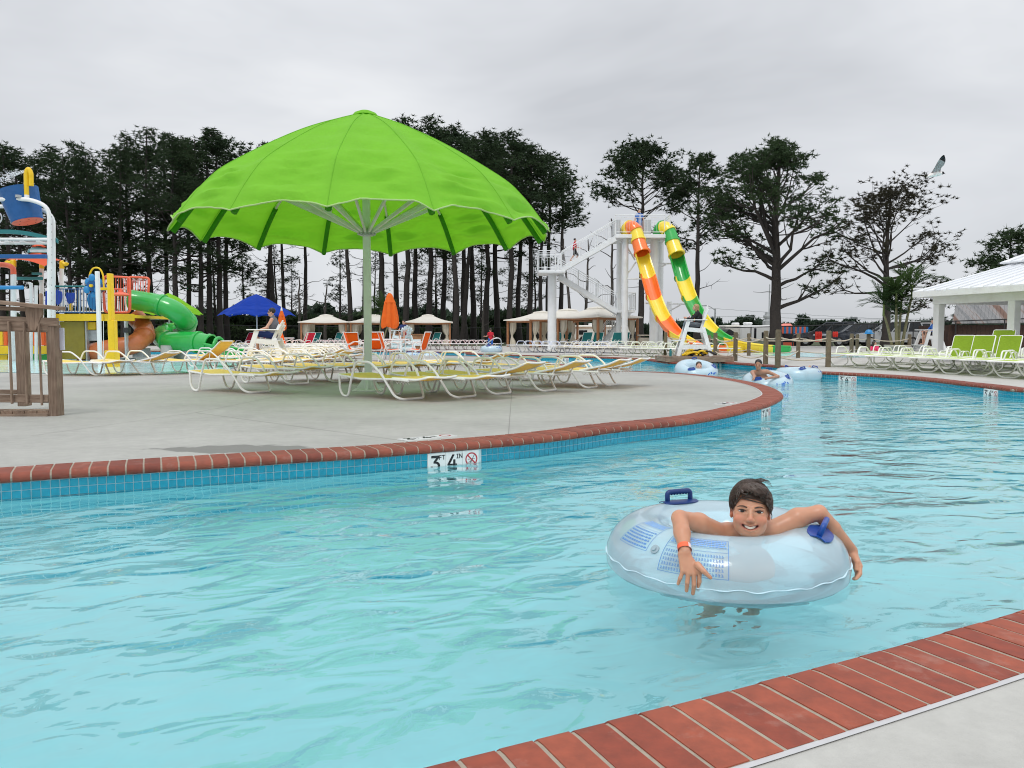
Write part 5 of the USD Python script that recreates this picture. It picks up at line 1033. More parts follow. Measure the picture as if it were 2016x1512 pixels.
# ================================================================ LIFEGUARD CHAIRS
def guard_chair(label, loc, rz, sh, feet, w=0.62, bh=.74):
    """sh: seat height, feet: footrest height; faces local +x."""
    x = thing('lifeguard_chair', label, 'lifeguard chair', loc, rz); h = w / 2; b = h + .10
    for s in (-1, 1):
        part(x, 'front_leg', MB().bar((.62, s * b, 0), (.30, s * h, sh + .24), .045, .12, up=(1, 0, 0)), 'white_paint', smooth=False)
        part(x, 'rear_leg', MB().bar((-.42, s * b, 0), (-.16, s * h, sh + .02), .045, .12, up=(1, 0, 0)), 'white_paint', smooth=False)
        part(x, 'arm', MB().box((.14, s * (h + .01), sh + .26), (.86, .11, .03), ch=.008), 'white_paint', smooth=False)
        part(x, 'back_post', MB().bar((-.10, s * (h - .05), sh - .05), (-.30, s * (h - .07), sh + bh - .12), .04, .08), 'white_paint', smooth=False)
        part(x, 'side_rail', MB().bar((.36, s * (h + .03), sh - .04), (-.22, s * (h + .03), sh - .09), .03, .13), 'white_paint', smooth=False)
    for k in range(5): part(x, 'seat_slat', MB().box((.30 - k * .11, 0, sh - .01 * k), (.095, w - .04, .025), ch=.005), 'white_paint', smooth=False)
    for k in range(5):
        y_ = (k - 2) * w / 5.2; part(x, 'back_slat', MB().bar((-.10, y_, sh + .02), (-.33, y_, sh + bh - .05 * abs(k - 2) ** 1.5), .025, w / 5.6, up=(1, 0, 0), ch=.006) if False else MB().bar((-.10, y_, sh + .02), (-.33, y_, sh + bh - .05 * abs(k - 2) ** 1.5), w / 5.6, .025, ch=.006), 'white_paint', smooth=False)
    n = max(2, int(feet / .26) + 1)
    for k in range(n):
        z = feet * (k + 1) / n; xx = .62 - .32 * z / (sh + .24) ; last = k == n - 1
        part(x, 'footrest' if last else 'step', MB().box((xx + (.14 if last else .03), 0, z), (.34 if last else .12, w + .12, .03), ch=.006), 'white_paint', smooth=False)
        part(x, 'riser', MB().box((xx + .03, 0, z - .08), (.025, w + .14, .11)), 'white_paint', smooth=False)
    for k in range(2): z = sh * (.25 + .35 * k); part(x, 'rear_board', MB().box((-.40 + .22 * z / sh, 0, z), (.025, w + .12, .12)), 'white_paint', smooth=False)
    for s in (-1, 1): part(x, 'side_board', MB().box((.12, s * (b + .01), .30), (.82, .025, .13)), 'white_paint', smooth=False)
    return x
PL_ = GX(1364, 25.6)
pf = thing('lifeguard_platform', 'low wooden platform of planks under the tall lifeguard chair', 'platform', PL_, 0.06)
for k in range(9): part(pf, 'plank', MB().box((0.02, -.62 + k * .152, 0.165), (2.22, .146, .035), ch=.004), 'weathered_wood_x', smooth=False)
part(pf, 'fascia', MB().box((0.02, -.70, .09), (2.2, .035, .17)), 'weathered_wood_x', smooth=False)
for s in (-1, 1): part(pf, 'end_board', MB().box((.02 + s * 1.09, 0, .088), (.035, 1.3, .14)), 'weathered_wood_y', smooth=False)
GC_W = np.array([PL_[0] + .12, PL_[1] + .02, .183]); guard_chair('tall white lifeguard chair on the wooden platform with a seated woman', GC_W, PI - 0.12, 0.90, 0.50)
GC_M = GX(535, 21.6); guard_chair('white lifeguard chair with the man in grey, before the blue umbrella', GC_M, PI + 0.05, 0.75, 0.40, bh=.52)
GC_C = GX(795, 38.5); guard_chair('white lifeguard chair behind the larger closed orange umbrella', GC_C, PI * .72, 0.80, 0.42, bh=.5)
GC_R = GX(1834, 33.5); guard_chair('white lifeguard chair behind the pavilion post and potted palm', GC_R, PI + 0.05, 0.80, 0.42)

# ================================================================ ROPE POSTS
mat('post_wood', (0.155, 0.125, 0.082), 0.9, 0.35, 8, bump=0.6, bscale=25, bdist=0.01, rnd=0.15, dirt=(0.10, 0.10, 0.05), dirt_amt=0.5)
RP = [(1310, 654, 703, 7), (1408, 655, 705.5, 8), (1447.5, 654, 711, 8.6), (1507, 651, 716.5, 9.5), (1531, 649, 723, 11), (1630, 651, 722.5, 10), (1396, 660, 697, 6), (1474, 656, 700.5, 7), (1571, 656, 704.5, 7.5), (1676, 657, 701, 7.5), (1687, 658, 700, 6.5), (1709, 656, 703, 7.5), (1789.5, 658, 701, 7)]
rp = []
for i, (px, tp_, bt, w) in enumerate(RP):
    b = G(px, bt); Y = b[1]; z = A(px, tp_, Y)[2]; r = w / S(Y) / 2
    desc = ['left of the lifeguard platform', 'right of the tall lifeguard chair', 'before the yellow slide run-out', 'behind the teenager in the tube', 'nearest the pool, with rope knots on its side', 'beside the first lime lounger of the right bank', 'small and far behind the tall lifeguard chair', 'behind the rope before the yellow run-out', 'before the orange stall below the awning', 'left one of the close pair before the dark car', 'right one of the close pair before the dark car', 'with the blue hat on top', 'dark green and nearest the potted palm'][i]
    x = thing('rope_post', 'round wooden rope post ' + desc, 'post', b, group='rope posts along the far bank')
    part(x, 'post', MB().lathe([(0.0, z), (r * .8, z), (r, z - .02), (r * 1.02, .4), (r * 1.04, 0)], n=12), 'post_wood', smooth=50); rp.append((b, z, r))
def rope(i, j, sag):
    (a, za, _), (b, zb_, _) = rp[i], rp[j]; x = thing('rope', f'pair of pale ropes slung between posts, {["left of","right of","before","over","behind","past","along","near"][len(ropes_) % 8]} {ropes_txt[len(ropes_)]}', 'rope', group='ropes between the posts'); ropes_.append(1)
    for k in (.80, .28):
        t = np.linspace(0, 1, 12); P = np.stack([a[0] + (b[0] - a[0]) * t, a[1] + (b[1] - a[1]) * t, za * k + (zb_ * k - za * k) * t - sag * 4 * t * (1 - t)], 1); part(x, 'rope_line', MB().tube(P, .020, 5), 'rope', smooth=True)
ropes_ = []; ropes_txt = ['the tall lifeguard chair', 'the yellow run-out end', 'the green slide run-out', 'the teenager in the tube', 'the striped awning stall', 'the orange stall', 'the lawn of the far slide end', 'the dark parked car', 'the red life vests', 'the silver car bonnet', 'the girl in pink', 'the potted palm']
for i, j, sg in ((1, 2, .14), (2, 3, .13), (3, 4, .05), (4, 5, .10), (5, 9, .10), (0, 6, .08), (6, 7, .12), (7, 8, .12), (8, 10, .12), (10, 11, .06), (11, 12, .12), (4, 8, .08)): rope(i, j, sg)

# ================================================================ PAVILION at the right edge
e0 = A(1797, 574, 26.0); ez = e0[2]; e1 = A(2016, 558.5, 22.0); ed = unit((e1 - e0) * [1, 1, 0]); en = np.array([ed[1], -ed[0], 0]) * -1     # along the near eave; into the pavilion
if en[0] < 0: en = -en
pv = thing('pavilion', 'white open pavilion with two-tier white metal roof and square posts', 'pavilion')
mat('roof_metal', (0.76, 0.78, 0.81), 0.3, 0.04, 2, metallic=0.0, coat_weight=0.2)
def pvp(u, v, z): return np.array([e0[0], e0[1], 0]) + ed * u + en * v + np.array([0, 0, z])
Lp, Wp = 13.0, 9.0
def roof_face(a, b, c, d, name, ribs=24):
    rf_ = part(pv, name, MB().add([a, b, c, d] + [q - np.array([0, 0, .05]) for q in (a, b, c, d)], [[0, 1, 2, 3], [7, 6, 5, 4], [0, 4, 5, 1], [1, 5, 6, 2], [2, 6, 7, 3], [3, 7, 4, 0]]), 'roof_metal', smooth=False)
    nrm = unit(np.cross(b - a, d - a)); nrm = nrm if nrm[2] > 0 else -nrm
    for i in range(1, ribs):
        t = i / ribs; p, q = a + (b - a) * t, d + (c - d) * t
        part(rf_, 'standing_seam', MB().bar(p + nrm * .012, q + nrm * .012, .03, .045, up=nrm), 'roof_metal', smooth=False)
ez1, ez2, ez3 = ez, ez + .78, ez + 2.3; ov = 0.0
roof_face(pvp(0, 0, ez1), pvp(Lp, 0, ez1), pvp(Lp - 1.9, 1.9, ez2), pvp(1.9, 1.9, ez2), 'lower_roof', 28)
roof_face(pvp(0, Wp, ez1), pvp(0, 0, ez1), pvp(1.9, 1.9, ez2), pvp(1.9, Wp - 1.9, ez2), 'lower_roof', 20)
roof_face(pvp(1.7, 1.7, ez2 + .06), pvp(Lp - 1.7, 1.7, ez2 + .06), pvp(Lp - 4.4, 4.4, ez3), pvp(4.4, 4.4, ez3), 'upper_roof', 24)
roof_face(pvp(1.7, Wp - 1.7, ez2 + .06), pvp(1.7, 1.7, ez2 + .06), pvp(4.4, 4.4, ez3), pvp(4.4, Wp - 4.4, ez3), 'upper_roof', 14)
for a, b in ((pvp(0, .02, ez - .11), pvp(Lp, .02, ez - .11)), (pvp(.02, 0, ez - .11), pvp(.02, Wp, ez - .11))):
    part(pv, 'fascia', MB().bar(a, b, .05, .17), 'white_paint', smooth=False)
part(pv, 'soffit', MB().add([pvp(.05, .05, ez - .17), pvp(Lp, .05, ez - .17), pvp(Lp, Wp, ez - .17), pvp(.05, Wp, ez - .17), pvp(.05, .05, ez - .13), pvp(Lp, .05, ez - .13), pvp(Lp, Wp, ez - .13), pvp(.05, Wp, ez - .13)], _BOXF[:0].tolist() + [[3, 2, 1, 0], [4, 5, 6, 7], [0, 1, 5, 4], [1, 2, 6, 5], [2, 3, 7, 6], [3, 0, 4, 7]]), 'white_paint', smooth=False)
ins = .55
for a, b in ((pvp(ins - .15, ins, ez - .30), pvp(Lp, ins, ez - .30)), (pvp(ins, ins + .15, ez - .302), pvp(ins, Wp - ins, ez - .302))): part(pv, 'beam', MB().bar(a, b, .24, .26), 'white_paint', smooth=False)
Rp = np.stack([ed, en, [0, 0, 1]], 1)
for u, v in ((ins, ins), (3.35, ins), (7.4, ins), (11.5, ins), (ins, 4.4), (ins, Wp - ins)): part(pv, 'post', MB().box(pvp(u, v, (ez - .43) / 2), (.24, .24, ez - .43), R=Rp, ch=.01), 'white_paint', smooth=False)
part(pv, 'blue_wall', MB().box(pvp(9.0, 4.6, (ez - .2) / 2), (7.6, .12, ez - .2), R=Rp), 'paint_sky', smooth=False, label='blue painted wall under the roof')

# rusty barn behind
bY = 50.0; bn = thing('rusty_barn', 'old dark barn with rust-streaked grey metal roof beyond the fence', 'barn')
n = {'tc': ('texture_coordinate', {}), 'mp': ('mapping', dict(scale=(1.5, .06, .10))), 'no': ('noise_texture', dict(scale=1.0, detail=6.0, roughness=.7)), 'rp': ('rgb_ramp', dict(ramp=[(.36, (.13, .135, .14)), (.52, (.23, .225, .225)), (.60, (.13, .065, .04)), (.72, (.09, .04, .025))])), 'p': ('principled_bsdf', dict(roughness=.55))}
M['rust_metal'] = usdkit.material(stage, '/World/Looks/rust_metal', n, [('tc.object', 'mp.vector'), ('mp.vector', 'no.vector'), ('no.fac', 'rp.fac'), ('rp.color', 'p.base_color')], surface='p.BSDF')
mat('barn_wood', (0.062, 0.032, 0.022), 0.9, 0.4, 3)
a, b, c, d = A(1874, 637, bY), A(2075, 634, bY), A(2075, 578, bY + 2.6), A(1886, 586, bY + 2.6)
nr = 26
for i in range(nr):
    t0, t1 = i / nr, (i + .94) / nr; q = [a + (b - a) * t0, a + (b - a) * t1, d + (c - d) * t1, d + (c - d) * t0]; part(bn, 'roof_sheet', MB().add(q + [p_ - np.array([0, -.03, .04]) for p_ in q], [[0, 1, 2, 3], [7, 6, 5, 4], [0, 4, 5, 1], [1, 5, 6, 2], [2, 6, 7, 3], [3, 7, 4, 0]]), 'rust_metal', smooth=False)
for i in range(22):
    u0 = a + (b - a) * (i / 22 + .02); x0 = u0[0]; part(bn, 'wall_board', MB().box((x0, bY + .35, (a[2] - .05) / 2), ((b[0] - a[0]) / 22 * .95, .05, a[2] - .1 - .02 * (i % 3))), 'barn_wood', smooth=False)
part(bn, 'body', MB().box(((a[0] + b[0]) / 2, bY + 2.4, a[2] / 2), (b[0] - a[0] - .3, 3.9, a[2] - .2)), 'barn_wood', smooth=False)

# ================================================================ BLACK FENCE
def fence_mesh():
    n = {'tr': ('transparent_bsdf', {}), 'd': ('diffuse_bsdf', dict(color=(.015, .015, .015))), 'm': ('mix_closure', dict(fac=.16))}
    M['chain_link'] = usdkit.material(stage, '/World/Looks/chain_link', n, [('tr.BSDF', 'm.closure1'), ('d.BSDF', 'm.closure2')], surface='m.closure')
fence_mesh()
def fence(label, pts, step):
    x = thing('chain_link_fence', label, 'fence'); p = [np.append(GX(a, Y)[:2], A(a, t, Y)[2]) for a, t, Y in pts]
    for a, b in zip(p, p[1:]):
        part(x, 'top_rail', MB().tube([a, b], .035, 6), 'black_steel'); L = np.linalg.norm((b - a)[:2]); n = max(1, round(L / step))
        for i in range(n): c = a + (b - a) * i / n; part(x, 'post', MB().tube([(c[0], c[1], -.05), (c[0], c[1], c[2] + .03)], .04, 6), 'black_steel')
        part(x, 'mesh_panel', MB().add([(a[0], a[1], 0), (b[0], b[1], 0), b - [0, 0, .03], a - [0, 0, .03]], [[0, 1, 2, 3]]), 'chain_link', smooth=False)
fence('black chain-link fence behind the left cabanas and pink loungers', [(-200, 636, 66), (420, 640, 68), (760, 644, 72), (1060, 646, 74)], 3.0)
fence('black chain-link fence before the parked cars at the right', [(1400, 646, 60), (1560, 642, 57), (1720, 637.5, 54), (1880, 632, 50), (2080, 625, 46)], 3.2)

# ================================================================ THE SPLASH PLAY STRUCTURE at the left
BY = 25.0
def B(px, py, dy=0.0): return A(px, py, BY + dy)
def bpx(par, name, x0, y0, x1, y1, dy, th, m, ch=0.01, label=None, kind=None):
    a, b = B(x0, y0, dy), B(x1, y1, dy); c = (a + b) / 2; return part(par, name, MB().box((c[0], c[1] + th / 2, c[2]), (abs(b[0] - a[0]), th, abs(a[2] - b[2])), ch=ch), m, smooth=False, label=label, kind=kind)
def btube(par, name, pts, rpx, m, dy=0.0, n=10, fil=0.25, to_ground=False):
    P = [B(*q[:2], dy + (q[2] if len(q) > 2 else 0)) for q in pts]
    if to_ground: P[-1] = np.array([P[-1][0], P[-1][1], 0.0])
    return part(par, name, MB().tube(fillet(P, fil, 6), rpx / S(BY + dy), n), m, smooth=40)
bt = thing('bucket_tower', 'white tubular bucket tower with big blue tipping bucket at the left edge', 'splash tower')
btube(bt, 'frame_tube', [(-60, 720), (-60, 394), (20, 392), (60, 392), (97, 408), (97.5, 720)], 4.0, 'white_paint', fil=.7, to_ground=True)
btube(bt, 'frame_tube', [(-48, 720), (-48, 408), (0, 406), (60, 407), (105.5, 420), (106.5, 720)], 3.6, 'white_paint', dy=.9, fil=.7, to_ground=True)
for y_, dy in ((471, 0), (478.5, .9)): btube(bt, 'cross_tube', [(-60, y_), (97, y_)], 3.0, 'white_paint', dy=dy)
btube(bt, 'cross_tube', [(60, 494), (104, 494)], 2.6, 'white_paint', dy=.9)
for x_ in (8, 38, 70): bpx(bt, 'bracket', x_, 474, x_ + 8, 477.5, .4, .3, 'white_paint')
for k in range(14): bpx(bt, 'cable_clip', 99.5, 425 + k * 15, 101.5, 428 + k * 15, .2, .04, 'dark_bolt')
# the bucket: a tapering drum hung on the frame, tipped to the left
bc0, bc1 = B(35, 374, .45), B(54, 436, .45); ax = unit(bc1 - bc0); Rb = np.stack([unit(np.cross((0, 1, 0), ax)), np.cross(ax, unit(np.cross((0, 1, 0), ax))), ax], 1); L = np.linalg.norm(bc1 - bc0)
part(bt, 'bucket', MB().lathe([(.56, 0), (.59, 0.0), (.455, L), (0.0, L + .01)], bc0, 32, Rb).lathe([(.43, L - .03), (.56, 0)], bc0, 32, Rb), 'paint_blue', smooth=40)
part(bt, 'bucket_base', MB().lathe([(.0, L + .018), (.43, L + .016), (.45, L + .004)][::-1], bc0, 32, Rb), 'paint_coral', smooth=40)
for k in range(6): part(bt, 'drain_hole', MB().lathe([(0, .022), (.02, .022), (.02, .0)], bc0 + ax * L + Rb @ np.array([math.cos(k) * .27, math.sin(k) * .27, 0]), 8, Rb), 'dark_bolt', smooth=False)
btube(bt, 'fill_pipe', [(52.5, 392), (51.5, 340), (56, 331), (61, 340), (61.5, 366)], 4.4, 'paint_yellow', dy=.1, fil=.28)
btube(bt, 'fill_pipe_foot', [(52.6, 394), (52.4, 384)], 4.6, 'white_paint', dy=.1)
btube(bt, 'pivot', [(36, 389), (36, 384)], 5.5, 'grey_steel', dy=-.05)
btube(bt, 'spray_bar', [(-6, 428), (0, 418), (4, 428), (2, 436), (-8, 444)], 1.2, 'white_paint', dy=.4, fil=.1)
# teal curved shade slat
t_ = np.linspace(0, 1, 20); P = np.array([B(-60 + 152 * t, 460 - 6 * math.sin(t * 2.2) + 14 * t ** 3, -.1 + .1 * t) for t in t_])
part(bt, 'shade_slat', MB().solid_grid(np.stack([P + [0, 0, .07], P - [0, 0, .06]], 1), np.array([0, -1.0, 0]), .06), 'paint_teal', smooth=30)
P = np.array([B(103 + 12 * t, 467 + 10 * t, .9) for t in t_[::4]]); part(bt, 'shade_slat', MB().solid_grid(np.stack([P + [0, 0, .07], P - [0, 0, .06]], 1), np.array([0, -1.0, 0]), .06), 'paint_teal', smooth=30)
# water thrown from the fill pipe
sp = MB(); g = np.random.default_rng(8)
for k in range(420):
    t = g.random() ** .8; c = B(50 - 62 * t + g.normal(0, 2), 338 + 22 * t ** 1.6 + g.normal(0, 1 + 9 * t), g.normal(.1, .12)); r = g.uniform(.004, .013); q = np.array([[1, 0, 0], [-1, 0, 0], [0, 1, 0], [0, -1, 0], [0, 0, 1], [0, 0, -1.0]]) * r * np.array([1.6, 1, 1.2]) + c
    sp.add(q, [[0, 2, 4], [2, 1, 4], [1, 3, 4], [3, 0, 4], [2, 0, 5], [1, 2, 5], [3, 1, 5], [0, 3, 5]])
mat('droplets', (0.80, 0.84, 0.88), 0.15, 0.02, 5)
single('water_spray', sp, 'droplets', 'spray of droplets thrown left over the blue tipping bucket', 'water spray', kind='stuff', smooth=False)
# coral roof shelter
sh = thing('play_shelter', 'coral pyramid roof on white posts with yellow elbow sprayers', 'shelter'); sd = 4.0
ap = B(77, 487, sd); c4 = [B(12, 512, sd - 1.0), B(88, 524, sd - 1.6), B(127, 514, sd + .6), B(60, 508, sd + 1.4)]
ms = MB()
for i in range(4):
    a, b = c4[i], c4[(i + 1) % 4]; n_ = 8; rows = []
    for s in np.linspace(0, 1, 9): rows.append([ap + (a + (b - a) * q - ap) * s - np.array([0, 0, .12 * math.sin(s * PI) + .10 * math.sin(q * PI) * s * -1]) for q in np.linspace(0, 1, n_)])
    ms.grid(np.array(rows))
part(sh, 'roof', ms, 'canopy_coral', smooth=40); part(sh, 'roof_vent', MB().lathe([(0, .30), (.35, .12), (.40, .0)], ap - [0, 0, .22], 16), 'paint_teal'); part(sh, 'roof_cap', MB().lathe([(0, .18), (.24, .05)], ap - [0, 0, .02], 16), 'canopy_coral')
for px, py, dx in ((27, 512, -12), (82, 515, 0), (121.5, 515, 9)):
    btube(sh, 'post', [(px, py + 12), (px, 700)], 4.0, 'white_paint', dy=sd, to_ground=True); btube(sh, 'elbow', [(px, py + 14), (px, py + 2), (px + dx * .3, py + 2)], 4.5, 'paint_yellow', dy=sd)
    if dx: btube(sh, 'nozzle', [(px, py + 3), (px + dx, py + 6), (px + dx * 1.2, py + 2)], 3.6, 'paint_yellow', dy=sd)
for x0, x1, y0, y1 in ((30, 82, 545, 551), (62, 80, 536, 541)): bpx(sh, 'teal_slat', x0, y0, x1, y1, sd - .3, .1, 'paint_teal')
op = thing('spray_pipe', 'orange elbow pipe on a white post with blue trough above', 'spray pipe')
btube(op, 'elbow', [(-60, 521), (10, 521), (26, 526), (26.5, 541)], 5.0, 'paint_coral', dy=.6, fil=.4); btube(op, 'post', [(26.5, 540), (26.5, 700)], 5.0, 'white_paint', dy=.6, to_ground=True)
bpx(op, 'trough', -60, 500.5, 88, 508, -.2, .25, 'paint_blue'); btube(op, 'blue_pipe', [(-60, 566), (45, 566)], 3.8, 'paint_sky', dy=-.3)
for px, top in ((61, 557), (71, 562)): btube(thing('white_bollard', f'short white capped pole behind the bridge rail, {"left and taller" if px == 61 else "right and shorter"} of two', 'pole'), 'pole', [(px, top), (px, 700)], 3.1, 'white_paint', dy=1.0, to_ground=True)
# platform with railings, flower wheel, cage
pl = thing('splash_platform', 'splash platform with yellow beam, blue railings and orange cage', 'play platform')
bpx(pl, 'deck_beam', 104, 618, 204, 632, 1.0, .12, 'paint_yellow'); bpx(pl, 'deck_beam', 204.5, 618, 262, 632, 1.01, .12, 'paint_yellow'); a = B(104, 620, 1.1); b = B(264, 632, 1.1)
part(pl, 'deck', MB().box(((a[0] + b[0]) / 2, BY + 2.5, a[2] - .05), (b[0] - a[0], 2.8, .1)), 'paint_yellow', smooth=False)
def bars(par, name, x0, y0, x1, y1, dy, n, rpx, m, frame=True):
    k = MB()
    for i in range(n): xx = x0 + (x1 - x0) * (i + .5) / n; k.tube([B(xx, y0, dy), B(xx, y1, dy)], rpx / S(BY + dy), 5, cap=False)
    part(par, name, k, m, smooth=True, kind='stuff', label='upright bars too fine to pick apart')
    if frame:
        for y_ in (y0, y1): btube(par, 'rail', [(x0, y_), (x1, y_)], rpx * 1.7, m, dy=dy)
bars(pl, 'railing_bars', 110, 569, 196, 615, 1.0, 15, .55, 'paint_blue'); bars(pl, 'railing_bars', 110, 569, 250, 613, 3.6, 20, .5, 'white_paint')
btube(pl, 'top_rail', [(108, 563.5), (168, 563.5)], 1.7, 'paint_teal', dy=.9)
for px in (125, 157, 165): btube(pl, 'rail_post', [(px, 566), (px, 617)], 1.6, 'white_paint', dy=1.1)
def blob_panel(par, x0, y0, x1, y1, dy, m, seed):
    g = np.random.default_rng(seed); a = np.linspace(0, 2 * PI, 25)[:-1]; r = 1 + .12 * np.sin(a * 3 + seed) ; sq = np.maximum(np.abs(np.cos(a)), np.abs(np.sin(a))) ** -.55
    p = np.array([B((x0 + x1) / 2 + (x1 - x0) / 2 * math.cos(t) * q, (y0 + y1) / 2 + (y1 - y0) / 2 * math.sin(t) * q, dy) for t, q in zip(a, r * sq * .82)]); k = len(p); q = p + [0, .05, 0]; i = np.arange(k)
    part(par, 'play_panel', MB().add(np.vstack([p, q]), [[0, j + 1, j] for j in range(1, k - 1)] + [[k, k + j, k + j + 1] for j in range(1, k - 1)]).add(np.vstack([p, q]), np.stack([i, (i + 1) % k, k + (i + 1) % k, k + i], 1)), m, smooth=False)
blob_panel(pl, 88, 571, 97, 603, 1.4, 'paint_royal', 1); blob_panel(pl, 109, 568, 122, 602, 1.3, 'paint_royal', 2); blob_panel(pl, 129, 573, 147, 600, 1.3, 'paint_royal', 3); blob_panel(pl, 170, 572, 195, 612, 1.2, 'paint_sky', 4); blob_panel(pl, 135, 596, 142, 613, 1.2, 'paint_yellow', 5)
bars(pl, 'cage_bars', 206, 546, 255, 614, 1.2, 10, .6, 'paint_coral', False)
for (x0, y0, x1, y1, dy) in ((204, 544, 256, 615, 1.2), (252, 545, 294, 586, 2.0)):
    f = fillet([B(x0, (y0 + y1) / 2, dy), B(x0, y0, dy), B(x1, y0 + 2, dy), B(x1 - (3 if x0 > 230 else 0), y1, dy), B(x0 + 2, y1, dy), B(x0, (y0 + y1) / 2, dy)], .12, 4); part(pl, 'cage_frame', MB().tube(f[:-1], 2.3 / S(BY + dy), 7, closed=True), 'paint_coral', smooth=True)
k = MB()
for i in range(15): xx = 258 + i * 2.5; k.tube([B(xx, 550, 2.0), B(xx + (3 if i % 2 else -3), 584, 2.0)], .55 / S(BY), 4, cap=False)
part(pl, 'cage_net', k, 'paint_coral', smooth=True, kind='stuff', label='zigzag net bars')
btube(pl, 'cage_rail', [(215, 569), (240, 569), (240, 575)], 1.4, 'paint_coral', dy=.9)
part(pl, 'mushroom_disc', MB().lathe([(0, .17), (.05, .16), (.06, .09), (.20, .06), (.27, 0), (.20, -.035), (0, -.04)], B(238, 580.5, .7), 24), 'paint_coral', smooth=40)
bpx(pl, 'wall_panel', 117, 632.5, 167, 707, 1.15, .08, 'paint_olive', label='mustard wall panel behind falling water'); bpx(pl, 'wall_panel', 172, 634, 188, 649, 1.3, .1, 'paint_yellow')
bpx(pl, 'dark_panel', 172, 650, 196, 671, 1.35, .1, 'grey_steel')
for px, dy in ((169, 1.2), (246.5, .9)): bpx(pl, 'leg_post', px - 3, 632, px + 3, 714, dy, .18, 'galvanised')
bpx(pl, 'clamp', 242, 645, 251, 655, .8, .26, 'black_steel')
bpx(pl, 'pump_box', 260, 686, 281, 704, 1.5, .6, 'grey_steel')
# lower barricade seen through the bridge railing
for i in range(24): bpx(pl, 'slat', -100 + i * 8.2, 653, -93.2 + i * 8.2, 680, 2.0, .06, 'paint_yellow' if i < 13 else 'paint_orange', ch=0)
bpx(pl, 'band', -100, 681, 97, 697, 1.9, .2, 'paint_yellow')
for i in range(12): bpx(pl, 'base_panel', -100 + i * 16.5, 697.5, -84.6 + i * 16.5, 716, 2.0, .1, 'paint_green' if i > 8 else ('paint_yellow' if i > 5 else 'paint_teal'), ch=0)
btube(pl, 'barricade_post', [(19.5, 640), (19.5, 722)], 3.0, 'white_paint', dy=.4)
fw = thing('flower_wheel', 'blue flower water wheel under a yellow arched pipe', 'water toy'); fc = B(184.5, 563, .7)
for k in range(6):
    a = k * PI / 3 + .5; c = fc + np.array([math.cos(a) * .20, -.1 if k % 2 else .0, math.sin(a) * .26]); v = trimesh.creation.icosphere(2, 1.0).vertices * np.array([.105, .07, .125]) + c; part(fw, 'petal', MB().add(v, trimesh.creation.icosphere(2, 1.0).faces), 'paint_sky', smooth=True)
part(fw, 'drum', MB().tube([fc + [0, -.12, 0], fc + [0, .5, 0]], .17, 16), 'paint_blue'); part(fw, 'hub', MB().tube([fc + [0, -.2, 0], fc + [0, -.1, 0]], .05, 10), 'paint_yellow')
btube(fw, 'arched_pipe', [(176, 566), (176, 540), (183, 527), (196, 527), (203, 540), (204.5, 566)], 1.7, 'paint_yellow', dy=.7, fil=.3); bpx(fw, 'arm', 190, 566, 212, 571, .55, .1, 'paint_yellow')
x = thing('white_splash_post', 'tall white square post in front of the splash platform', 'post'); b = B(197, 700, .2); t = B(197, 534, .2); part(x, 'post', MB().box((b[0], b[1], t[2] / 2), (.112, .112, t[2]), ch=.012), 'white_paint', smooth=False); part(x, 'ladder_rail', MB().tube([B(204, 632, .5), B(204, 705, .5)], .012, 5), 'white_paint')
yY = G(219, 723)[1]; x = thing('yellow_splash_post', 'tall yellow post with stepped foot standing in the splash pool', 'post')
for name, x0, y0, x1, y1 in (('upper_post', 209.5, 538, 219.5, 632), ('lower_post', 211, 630, 226, 703), ('foot', 207, 690, 228, 723)):
    a, b = A(x0, y0, yY), A(x1, y1, yY); part(x, name, MB().box(((a[0] + b[0]) / 2, yY + .1, (a[2] + max(b[2], 0)) / 2), (b[0] - a[0], .2 if name != 'foot' else .3, a[2] - max(b[2], 0)), ch=.012), 'paint_yellow', smooth=False)
# tube slides of the structure
def tube_slide(name, label, pts, rpx, m, flare=None):
    x = thing(name, label, 'tube slide'); P = spline(np.array([B(*q) for q in pts]), 8); r = rpx / S(BY + 2); n = len(P); st_ = 16
    for s in range(0, n - 1, st_):
        seg = P[s:min(s + st_ + 1, n)]; ts_ = part(x, 'tube_section', MB().tube(seg, r, 22, cap=False), m, smooth=True)
        j = min(s + st_, n - 1); t = unit(P[j] - P[j - 1]); part(ts_, 'flange', MB().tube([P[j] - t * .06, P[j] - t * .055, P[j] + t * .055, P[j] + t * .06], [r * .97, r * 1.12, r * 1.12, r * .97], 22, cap=False), m, smooth=20)
    if flare:
        Q = spline(np.array([B(*q) for q in flare]), 8); t = np.gradient(Q, axis=0); t /= np.linalg.norm(t, axis=1, keepdims=True); sd_ = np.cross(t, [0, 0, 1.0]); sd_ /= np.linalg.norm(sd_, axis=1, keepdims=True); nn = np.cross(sd_, t); a = np.linspace(-1.7, 1.7, 17); rr = r * np.linspace(1, 1.15, len(Q))
        V = Q[:, None] + (sd_[:, None] * np.sin(a)[None, :, None] - nn[:, None] * np.cos(a)[None, :, None]) * rr[:, None, None]
        W_ = Q[:, None] + (sd_[:, None] * np.sin(a)[None, :, None] - nn[:, None] * np.cos(a)[None, :, None]) * (rr[:, None, None] - .04)
        part(x, 'open_chute', MB().grid(V).grid(W_[:, ::-1]).grid(np.stack([V[:, 0], W_[:, 0]], 1)).grid(np.stack([W_[:, -1], V[:, -1]], 1)), m, smooth=40)
        for q in (V[:, 0], V[:, -1]): part(x, 'lip', MB().tube(q, .05, 7), m, smooth=True)
    return x
